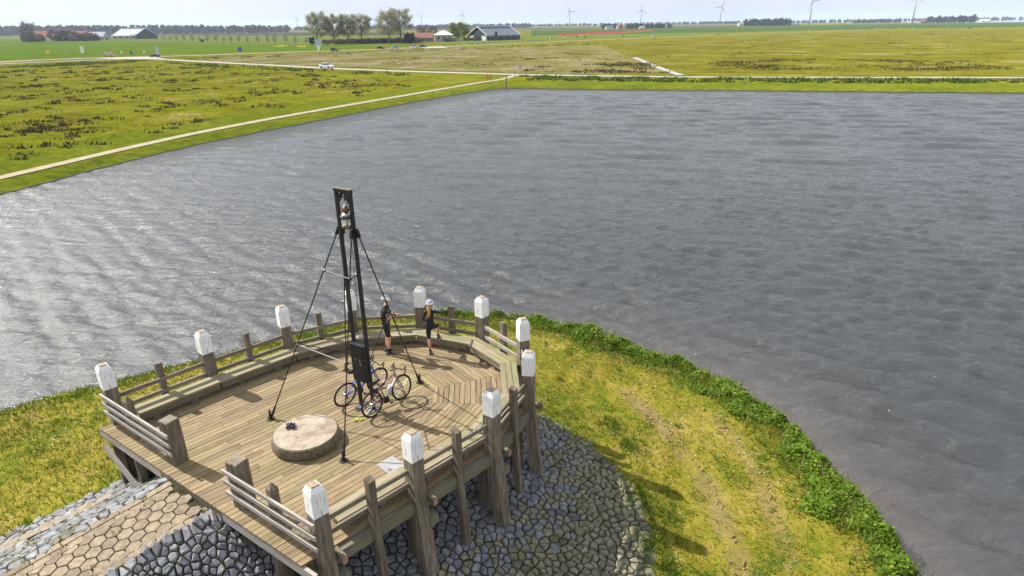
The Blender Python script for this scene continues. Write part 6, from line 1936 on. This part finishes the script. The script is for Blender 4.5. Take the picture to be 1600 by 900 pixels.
gable_building('house', 'long low brown brick house beside the big bare trees', (-70.5, 540.0, -2.6), R(4), 22, 9, 3, 6.5, 'w_brick', 'r_red', None, None, 4, cat='house', over=0.4)
gable_building('house', 'orange roofed house at the far left behind the meadow', (-556.5, 830.0, -2.6), R(8), 22, 12, 4, 11.5, 'w_white', 'r_orange', None, None, 3, cat='house', over=0.4)
gable_building('farmhouse', 'dull red roofed farmhouse behind the brown bushes at left', (-522.6, 840.0, -2.6), R(-5), 22, 13, 4, 11, 'w_brick', 'r_red', None, None, 3, cat='house', over=0.4)
gable_building('shed', 'pale roofed long shed just left of the large pale barn', (-524.4, 880.0, -2.6), R(-6), 24, 14, 4, 9.5, 'w_grey', 'r_pale', None, None, 3, cat='shed', over=0.4)
gable_building('farmhouse', 'white farmhouse at the left end of the far copse', (218.9, 1500.0, -2.6), R(6), 16, 9, 4, 7.5, 'w_white', 'r_slate', None, None, 3, cat='house', over=0.4)
gable_building('farmhouse', 'far farmhouse with a bright orange roof in the copse', (252.2, 1560.0, -2.6), R(4), 15, 9, 4, 9.5, 'w_white', 'r_orange', None, None, 3, cat='house', over=0.4)
gable_building('shed', 'small grey shed in front of the far copse', (287.9, 1490.0, -2.6), R(10), 10, 7, 3, 5.5, 'w_white', 'r_pale', None, None, 1, cat='shed', over=0.4)
gable_building('house', 'far pale house left of the square poplar copse', (673.6, 2000.0, -2.6), R(12), 18, 11, 5, 10, 'w_white', 'r_pale', None, None, 2, cat='house', over=0.4)
gable_building('house', 'far red brown house left of the rightmost copse', (1412.0, 2350.0, -2.6), R(-8), 20, 12, 5, 11, 'w_brick', 'r_red', None, None, 2, cat='house', over=0.4)
gable_building('shed', 'far white roofed shed at the right edge of the horizon', (1722.1, 2500.0, -2.6), R(5), 34, 16, 5, 10, 'w_white', 'r_white', None, None, 2, cat='shed', over=0.4)
# hipped roof house
hh_ = thing('house', 'grey house with a white hipped roof between the bare trees and the barn', 'house', (-51.6, 545.0, -2.6), R(10))
part('wall', MB().box((0, 0, 2.4), (13.5, 11, 4.8)), M['w_grey'], hh_, world=False)
part('roof', loft(MB(), [[V(-7.6, -6.3, 4.7), V(7.6, -6.3, 4.7), V(7.6, 6.3, 4.7), V(-7.6, 6.3, 4.7)], [V(-1.2, -0.3, 7.9), V(1.2, -0.3, 7.9), V(1.2, 0.3, 7.9), V(-1.2, 0.3, 7.9)]]), M['r_white'], hh_, world=False)
for k in range(3):
    w = part('window', MB().box((-4.2 + 4.2 * k, -5.52, 2.7), (1.9, 0.14, 1.7)), M['window'], hh_, world=False)
    f_ = part('window_frame', MB().box((-4.2 + 4.2 * k, -5.56, 1.75), (2.2, 0.2, 0.2)), M['w_white'], None); f_.parent = w
sil = thing('silo', 'slim dark feed silo against the front of the dark barn', 'silo', (-10.0, 538.0, -2.6))
part('tank', MB().lathe([(0.5, 1.2), (1.2, 2.6), (1.2, 6.0), (0.4, 6.9)], 12), M['w_dark'], sil, world=False, smooth=True)
for k in range(4):
    a = R(45 + 90 * k); part('leg', MB().tube([(1.1 * math.cos(a), 1.1 * math.sin(a), 0), (1.1 * math.cos(a), 1.1 * math.sin(a), 3)], 0.09, 5), M['steel'], sil, world=False)

# ---- cars
def car(label, pos, rz, paint, suv=False, group='vehicles on the country roads'):
    t = thing('car', label, 'car', (pos[0], pos[1], pos[2] + 0.06), rz, group)
    pm = plain('car_paint', paint, 0.25, spec=0.6)
    hgt = 1.72 if suv else 1.50
    Lh = 2.2
    body = MB()
    st = [(-Lh, 0.62, 0.42, 0.80), (-Lh + .12, 0.80, 0.30, 0.98), (-1.3, 0.90, 0.26, 1.02), (0.4, 0.90, 0.26, 0.98), (1.2, 0.88, 0.26, 0.92), (1.95, 0.82, 0.30, 0.78), (Lh, 0.66, 0.40, 0.66)]
    loft(body, [[V(x, -w, z0), V(x, w, z0), V(x, w, z1 - .12), V(x, w * .88, z1), V(x, -w * .88, z1), V(x, -w, z1 - .12)] for x, w, z0, z1 in st])
    part('body', body, pm, t, world=False)
    rear = -2.0 if suv else -1.75
    cb = [(rear, 0.74, 0.97, 1.0), (rear + 0.30, 0.68, 0.97, hgt - .06), (-0.5, 0.66, 0.97, hgt), (0.25, 0.66, 0.97, hgt - .04), (1.05, 0.74, 0.95, 0.97)]
    part('glasshouse', loft(MB(), [[V(x, -0.82, z0), V(x, 0.82, z0), V(x, w, z1), V(x, -w, z1)] for x, w, z0, z1 in cb]), M['window'], t, world=False)
    rf = [(rear + 0.28, 0.69, hgt - .07), (-0.5, 0.67, hgt), (0.22, 0.67, hgt - .04)]
    part('roof', loft(MB(), [[V(x, -w, z), V(x, w, z), V(x, w * .9, z + .05), V(x, -w * .9, z + .05)] for x, w, z in rf]), pm, t, world=False)
    for sy in (-1, 1):
        part('door_pillar', MB().beam((-0.45, 0.80 * sy, 0.95), (-0.5, 0.675 * sy, hgt - .02), 0.05, 0.12), pm, t, world=False)
        part('headlight', MB().box((Lh - 0.10, 0.55 * sy, 0.62), (0.16, 0.30, 0.14)), M['chrome'], t, world=False)
        part('tail_light', MB().box((-Lh + 0.06, 0.60 * sy, 0.80), (0.12, 0.20, 0.16)), plain('tail_red', (0.35, 0.01, 0.01), 0.3), t, world=False)
        for x in (-1.32, 1.32):
            w = part('wheel', MB().tube([(x, 0.70 * sy, 0.33), (x, 0.92 * sy, 0.33)], 0.33, 14), M['rubber'], t, world=False)
            r_ = part('wheel_rim', MB().tube([(x, 0.90 * sy, 0.33), (x, 0.935 * sy, 0.33)], 0.20, 10), M['chrome'], None); r_.parent = w
    return t
car('white estate car on the nearer road', (-54.3, 201.4, -2.55), R(-22), (0.78, 0.79, 0.82), False)
car('dark car at the road junction on the left', (-156.0, 300.0, -2.53), R(172), (0.02, 0.018, 0.035), False)
car('dark tall car on the far road, nearest to the big blue sign', (-87.8, 344.3, -2.53), R(15), (0.022, 0.024, 0.03), True)
car('black saloon car on the far road, left of the teal car', (-69.2, 369.5, -2.53), R(16), (0.012, 0.012, 0.016), False)
car('pale teal car on the far road', (-62.9, 376.2, -2.53), R(197), (0.22, 0.42, 0.40), False)
car('white car on the far road, between the teal and the navy car', (-52.7, 382.7, -2.53), R(16), (0.72, 0.72, 0.72), True)
car('navy car at the side road in front of the farm', (-48.8, 388.8, -2.53), R(14), (0.02, 0.03, 0.10), False)
car('white car alone on the far road below the tulips', (119.5, 564.1, -2.53), R(14), (0.70, 0.70, 0.72), False)
car('dark car on the far road at the right edge', (602.5, 899.9, -2.53), R(10), (0.02, 0.02, 0.025), False)

# ---- road furniture
def sign(name, label, pos, w, h, z0, color, post_h=None, two=True, tilt=0.0, back=None, rz=0.0):
    t = thing(name, label, 'sign', pos, rz)
    xs = (-w * .32, w * .32) if two else (0,)
    for x in xs:
        part('post', MB().tube([(x, 0.06, -0.3), (x, 0.06, z0 + h * .9)], 0.05, 6), M['steel'], t, world=False)
    part('board', MB().box((0, 0, z0 + h / 2), (w, 0.06, h)), color, t, world=False)
    return t
C = lambda n, c: plain(n, c, 0.5)
sb, sw, sy_, so_, sg_, st_ = C('sign_blue', (0.03, 0.12, 0.42)), C('sign_white', (0.75, 0.77, 0.80)), C('sign_yellow', (0.80, 0.55, 0.03)), C('sign_orange', (0.80, 0.30, 0.03)), C('sign_grey_back', (0.36, 0.42, 0.48)), C('sign_teal', (0.10, 0.28, 0.30))
bs = sign('road_sign', 'large pale blue direction sign beside the dark tall car', (-95.6, 343.9, -2.6), 2.6, 3.4, 2.3, C('sign_pale_blue', (0.30, 0.46, 0.70)), rz=R(-10))
part('white_panel', MB().box((0, -0.04, 2.6), (2.4, 0.03, 0.7)), sw, bs, world=False)
part('base_panel', MB().box((-0.2, 0, 1.4), (1.3, 0.06, 1.6)), sw, bs, world=False)
sign('road_sign', 'grey white direction sign standing by the dark car at the junction', (-153.6, 298.6, -2.6), 1.3, 3.4, 1.2, sg_, rz=R(8))
sign('road_sign', 'white and grey direction board at the left roadside', (-205.3, 329.2, -2.6), 1.5, 3.0, 1.3, sw, rz=R(18))
sign('road_sign', 'blue square sign in the meadow right of the junction', (-130.4, 331.6, -2.6), 2.0, 2.2, 0.9, sb)
sign('road_sign', 'round blue sign left of the junction', (-177.5, 321.1, -2.6), 1.3, 1.4, 0.8, sb, two=False)
sign('road_sign', 'small orange yellow board at the far left roadside', (-235.5, 348.9, -2.6), 1.9, 1.7, 0.4, sy_)
sign('road_sign', 'small dark post sign right of the orange yellow board', (-223.2, 345.2, -2.6), 0.9, 1.3, 0.7, sg_, two=False)
sign('road_sign', 'small white post sign left of the round blue sign', (-187.7, 331.0, -2.6), 0.8, 1.1, 0.9, sw, two=False)
sign('road_sign', 'small white post sign right of the round blue sign', (-176.9, 331.3, -2.6), 0.8, 1.2, 0.9, sw, two=False)
sign('road_sign', 'dark blue board in the grazed field among the saplings', (-276.2, 619.4, -2.6), 3.4, 2.4, 0.4, C('sign_navy', (0.03, 0.06, 0.13)))
sign('road_sign', 'little orange marker board above the black saloon car', (-74.4, 410.7, -2.6), 1.7, 1.5, 0.4, so_)
sign('road_sign', 'pale notice board beside the path end at the water corner', (2.9, 177.0, -2.6), 0.55, 1.3, 0.5, sg_, two=False)
pt = thing('post', 'single dark post in the water at the far corner', 'post', (-0.6, 135.0, -3.05))
part('shaft', MB().tube([(0, 0, -0.6), (0, 0, 2.2)], 0.11, 7), M['beam'], pt, world=False)
part('post_head', MB().tube([(0, 0, 2.2), (0, 0, 2.35)], [0.13, 0.06], 7), M['post_top'], pt, world=False)
p2 = thing('post', 'thin pale post at the end of the shore path', 'post', (1.2, 157.4, -2.6))
part('shaft', MB().tube([(0, 0, -0.3), (0, 0, 1.5)], 0.07, 6), M['steel'], p2, world=False)
part('post_head', MB().tube([(0, 0, 1.5), (0, 0, 1.6)], [0.09, 0.05], 6), sb, p2, world=False)
ob_ = thing('barrier', 'orange red mesh barrier beside the shore path', 'barrier', (-4.5, 149.9, -2.6), R(12))
for x in (-0.4, 0.4): part('post', MB().tube([(x, 0, -0.2), (x, 0, 1.4)], 0.06, 6), M['beam'], ob_, world=False)
for k in range(4): part('slat', MB().box((0, 0, 0.3 + 0.30 * k), (1.0, 0.05, 0.12)), C('barrier_orange', (0.62, 0.13, 0.05)), ob_, world=False)
rw = [(-189.7, 321.3, -2.6), (-188.4, 320.9, -2.6), (-187.0, 320.5, -2.6), (-185.7, 320.2, -2.6)]
for k, pos in enumerate(rw):
    b_ = thing('road_barrier', ('left end red and white barrier panel at the junction', 'second red and white barrier panel at the junction', 'third red and white barrier panel at the junction', 'right end red and white barrier panel at the junction')[k], 'barrier', pos, group='red and white barriers at the junction')
    for q in range(4): part('stripe_board', MB().box((0, 0, 0.45 + 0.42 * q), (1.0, 0.08, 0.40)), C('barrier_red', (0.60, 0.05, 0.04)) if (q + k) % 2 == 0 else sw, b_, world=False)
    part('foot', MB().box((0, 0, 0.1), (0.9, 0.5, 0.2)), M['rubber'], b_, world=False)
lampp = thing('street_lamp', 'grey street lamp standing in front of the fresh green tree', 'street lamp', (-28.1, 397.6, -2.6))
part('pole', MB().tube([(0, 0, -0.3), (0, 0, 9.6)], [0.16, 0.08], 7), M['steel'], lampp, world=False)
part('arm', MB().tube([(0, 0, 9.5), (-0.9, -0.1, 9.9), (-1.7, -0.2, 9.95)], 0.06, 5), M['steel'], lampp, world=False)
part('lamp_head', MB().box((-1.9, -0.2, 9.93), (0.9, 0.35, 0.18)), M['steel'], lampp, world=False)
rp = None
RP = [((177.3, 658.3, -2.6), 0), ((193.4, 652.4, -2.6), 1), ((245.3, 713.8, -2.6), 0), ((275.0, 737.3, -2.6), 1), ((293.0, 753.0, -2.6), 0), ((355.7, 815.1, -2.6), 0), ((418.0, 875.9, -2.6), 1), ((424.4, 875.7, -2.6), 0), ((497.7, 930.8, -2.6), 0), ((549.3, 966.9, -2.6), 1), ((581.6, 991.5, -2.6), 0), ((646.1, 1011.7, -2.6), 0), ((713.5, 1031.8, -2.6), 0), ((192.0, 630.0, -2.6), 2)]
rp_l = [('white marker post on the far road, first right of the white car', 0)]
RPL = ['white marker post on the far road, nearest right of the lone white car', 'yellow marker post on the far road, nearest right of the lone white car', 'white marker post below the gap left of the poplar copse', 'yellow marker post below the poplar copse', 'white marker post just right of the one below the poplar copse', 'white marker post right below the turbine beside the poplars',
       'yellow marker post halfway between the two right hand turbines', 'white marker post close right of the halfway yellow one', 'white marker post left of the rightmost turbine foot', 'yellow marker post below the rightmost turbine', 'white marker post just right of the yellow one below the rightmost turbine', 'white marker post below the rightmost copse', 'white marker post at the far right edge of the road', 'dark marker post beyond the lone white car']
for (pos, kd), lab in zip(RP, RPL):
    t = thing('marker_post', lab, 'post', pos, group='marker posts along the far road')
    w = 0.85 if kd != 2 else 0.5
    part('shaft', MB().box((0, 0, 0.6), (w * .55, 0.25, 1.5)), (sw, sy_, M['dark'])[kd], t, world=False)
    part('reflector', MB().box((0, -0.02, 1.55), (w * .7, 0.3, 0.5)), (sw, sy_, M['dark'])[kd], t, world=False)

# ---- grazing cattle
M['cow_black'] = plain('black_hide', (0.018, 0.016, 0.015), 0.8); M['cow_white'] = plain('white_hide', (0.66, 0.64, 0.60), 0.8)
def cow(label, pos, rz, mt, patch):
    J = {'rump': ((-0.75, 0, 1.15), 0.30), 'belly': ((-0.1, 0, 1.02), 0.40), 'chest': ((0.55, 0, 1.05), 0.36), 'neck': ((0.95, 0, 1.05), 0.20), 'poll': ((1.25, 0, 0.78), 0.15), 'muzzle': ((1.45, 0, 0.38), 0.10),
         'earl': ((1.18, 0.22, 0.86), 0.04), 'earr': ((1.18, -0.22, 0.86), 0.04), 'tail': ((-1.05, 0, 1.1), 0.04), 'tailtip': ((-1.12, 0, 0.5), 0.05)}
    E = [('belly', 'rump'), ('belly', 'chest'), ('chest', 'neck'), ('neck', 'poll'), ('poll', 'muzzle'), ('poll', 'earl'), ('poll', 'earr'), ('rump', 'tail'), ('tail', 'tailtip')]
    for s, k in ((1, 'l'), (-1, 'r')):
        J['hk' + k] = ((-0.72, 0.2 * s, 0.85), 0.17); J['hh' + k] = ((-0.88, 0.2 * s, 0.5), 0.08); J['hf' + k] = ((-0.80, 0.2 * s, 0.04), 0.07)
        J['fs' + k] = ((0.55, 0.2 * s, 0.8), 0.15); J['fk' + k] = ((0.58, 0.2 * s, 0.45), 0.08); J['ff' + k] = ((0.56, 0.2 * s, 0.04), 0.07)
        E += [('rump', 'hk' + k), ('hk' + k, 'hh' + k), ('hh' + k, 'hf' + k), ('chest', 'fs' + k), ('fs' + k, 'fk' + k), ('fk' + k, 'ff' + k)]
    t = thing('cow', label, 'cow', pos, rz, 'cattle grazing beyond the far road')
    skin_body('body', J, E, [M['cow_black'], M['cow_white']], (lambda c: 0 if math.sin(3.1 * c.x + patch) + 0.4 * math.sin(5 * c.y + c.z * 2) > mt else 1), t, 'belly')
    return t
cows = [((34.7, 562.9, -2.6), 0.2, 0.3, 0, 'black and white cow at the left end of the herd'), ((46.0, 573.7, -2.6), 3.0, 1.6, 2, 'mostly white cow left of the middle of the herd'), ((51.8, 575.2, -2.6), 0.1, 0.2, 1, 'black and white cow right beside the mostly white one'),
        ((59.4, 598.0, -2.6), 3.3, -2, 3, 'black cow in the middle of the herd'), ((66.5, 599.0, -2.6), 0.4, -2, 3, 'lone black cow right of the middle of the herd'), ((82.1, 609.2, -2.6), 0.2, 1.0, 4, 'white patched cow, left of the pair near the road'), ((87.3, 611.7, -2.6), 2.9, 0.6, 5, 'black and white cow, right of the pair near the road'),
        ((106.9, 640.4, -2.6), 0.0, -2, 3, 'lone black cow at the right end of the herd')]
c0_ = None
for pos, rz, mt, pa, lab in cows:
    cow(lab, pos, rz, mt, pa)
# field fence by the barn
ff = thing('fence', 'low wire fence on dark posts in front of the dark barn', 'fence', (0.8, 444.9, -2.6))
fa_, fb_ = Vector((-22.8, 427.0, -2.6)), Vector((27.4, 481.4, -2.6))
pst = None
for k in range(15):
    q = fa_.lerp(fb_, k / 14) - ff.location
    part('fence_post', MB().box((q.x, q.y, 0.8), (0.28, 0.28, 1.7)), M['beam'], ff, world=False)
for z in (0.6, 1.3):
    part('wire', MB().tube([fa_ - ff.location + V(0, 0, z), fb_ - ff.location + V(0, 0, z)], 0.025, 4), M['steel'], ff, world=False)

# ---- rough tussocks, reeds and ditch growth across the pastures
def field_points(poly, n, seed, dens=None):
    r_ = np.random.default_rng(seed); P = np.array([[q[0], q[1]] for q in poly])
    lo, hi = P.min(0), P.max(0); X = r_.uniform(lo[0], hi[0], n); Y = r_.uniform(lo[1], hi[1], n)
    ins = np.zeros(n, bool)
    for i in range(len(P)):
        a, b = P[i], P[(i + 1) % len(P)]
        if abs(b[1] - a[1]) < 1e-9: continue
        ins ^= ((a[1] > Y) != (b[1] > Y)) & (X < (b[0] - a[0]) * (Y - a[1]) / (b[1] - a[1]) + a[0])
    if dens is not None: ins &= r_.random(n) < dens(X, Y)
    return X[ins], Y[ins], r_
def tussocks(name, poly, n, seed, leaf, h, sp, dens=None, k=16):
    X, Y, r_ = field_points(poly, n, seed, dens)
    out = []
    for x, y in zip(X, Y):
        s_ = sp * r_.uniform(0.5, 1.3); kk = int(k * r_.uniform(0.6, 1.3))
        q = np.stack([r_.normal(x, s_, kk), r_.normal(y, s_ * 0.6, kk), np.full(kk, GZ_FAR - 0.02)], -1)
        out.append(blades(q, r_.uniform(0.5, 1.15, kk) * h, r_.uniform(0.16, 0.40, kk) * h * 2.2, 0.9, r_))
    o = soup(name, np.concatenate(out), M[leaf]); tag(o, kind='stuff')
M['rush'] = leaf_mat('brown_rushes', [(0.0, (0.030, 0.022, 0.008)), (0.5, (0.075, 0.058, 0.018)), (1.0, (0.160, 0.125, 0.036))], rough=1.0, trans=0.1)
M['reedgreen'] = leaf_mat('green_reeds', [(0.0, (0.045, 0.085, 0.010)), (0.5, (0.085, 0.140, 0.014)), (1.0, (0.150, 0.195, 0.030))], rough=1.0, trans=0.1)
def wob(f, cut, k=1.0):
    return lambda x, y: np.clip((lumps(x * f, y * f * 1.4) - cut) * k, 0.03, 1)
LEFT_F = [(-151.4, 198.5, -2.6), (-163.3, 235.5, -2.6), (-122.6, 233.9, -2.6), (-67.9, 190.7, -2.6), (-29.9, 160.7, -2.6), (-18.1, 139.6, -2.6), (-26.9, 118.7, -2.6), (-35.2, 99.2, -2.6), (-40.6, 83.8, -2.6), (-43.4, 70.2, -2.6), (-45.7, 61.5, -2.6), (-48.04, 58.09, -2.6)]
tussocks('rushes', LEFT_F, 4200, 50, 'rush', 0.45, 0.55, wob(0.11, 0.05, 1.2))
tussocks('rushes', [(-59.3, 75.7, -2.6), (-59.9, 83.3, -2.6), (-55.9, 88.7, -2.6), (-49.7, 79.8, -2.6), (-48.6, 71.8, -2.6), (-50.1, 66.9, -2.6)], 200, 51, 'rush', 0.42, 0.7, wob(0.2, 0.0, 1))
tussocks('rushes', [(-46.9, 155.9, -2.6), (-32.3, 157.3, -2.6), (-19.9, 143.0, -2.6), (-28.2, 136.6, -2.6), (-41.5, 132.9, -2.6)], 150, 52, 'rush', 0.42, 0.8, wob(0.15, 0.0, 1))
tussocks('rushes', [(6.4, 195.5, -2.6), (27.7, 217.9, -2.6), (42.7, 210.5, -2.6), (39.2, 165.3, -2.6), (16.6, 167.3, -2.6), (4.0, 174.3, -2.6)], 500, 53, 'rush', 0.6, 1.0, wob(0.07, -0.1, 1.2))
tussocks('rushes', [(-60.4, 272.7, -2.6), (29.0, 294.9, -2.6), (36.7, 236.4, -2.6), (6.1, 186.9, -2.6), (-39.8, 215.4, -2.6)], 600, 54, 'rush', 0.5, 1.1, wob(0.06, 0.1, 1.0))
RIGHT_F = [(42.6, 160.3, -2.6), (53.2, 251.3, -2.6), (113.9, 427.3, -2.6), (262.4, 557.0, -2.6), (446.3, 626.0, -2.6), (114.1, 141.5, -2.6)]
tussocks('rushes', RIGHT_F, 2600, 55, 'rush', 0.5, 1.2, wob(0.035, 0.2, 1.0))
tussocks('rushes', [(58.6, 210.3, -2.6), (94.9, 220.9, -2.6), (138.3, 190.9, -2.6), (121.4, 158.5, -2.6), (77.0, 160.4, -2.6), (52.9, 177.3, -2.6)], 1100, 56, 'rush', 0.45, 1.2, wob(0.05, -0.3, 1.0))
tussocks('reeds', [(1.9, 160.7, -2.6), (39.9, 147.0, -2.6), (98.5, 134.7, -2.6), (109.3, 132.1, -2.6), (103.0, 124.2, -2.6), (92.7, 126.5, -2.6), (37.3, 137.3, -2.6), (4.8, 147.5, -2.6)], 2600, 57, 'reedgreen', 0.62, 0.6, wob(0.25, -0.75, 1.0), 12)
tussocks('reeds', [(-134.6, 257.4, -2.6), (-72.3, 209.1, -2.6), (-25.7, 174.0, -2.6), (-24.6, 166.0, -2.6), (-66.9, 193.2, -2.6), (-104.1, 222.6, -2.6)], 700, 58, 'reedgreen', 0.8, 0.8, None, 12)
tussocks('reeds', [(-175.0, 227.3, -2.6), (-166.0, 265.0, -2.6), (-143.0, 268.9, -2.6), (-142.9, 246.5, -2.6), (-163.0, 231.8, -2.6)], 300, 59, 'reedgreen', 0.6, 0.9, None, 12)
tussocks('reeds', [(-143.1, 284.3, -2.6), (-77.1, 322.1, -2.6), (13.0, 398.3, -2.6), (65.6, 452.6, -2.6), (61.3, 423.2, -2.6), (12.1, 369.9, -2.6), (-71.9, 299.7, -2.6), (-125.5, 269.3, -2.6)], 700, 60, 'reedgreen', 0.7, 1.1, None, 12)
tussocks('grass_clumps', LEFT_F, 3800, 61, 'blade', 0.35, 0.9, wob(0.16, -0.2, 1.0), 12)
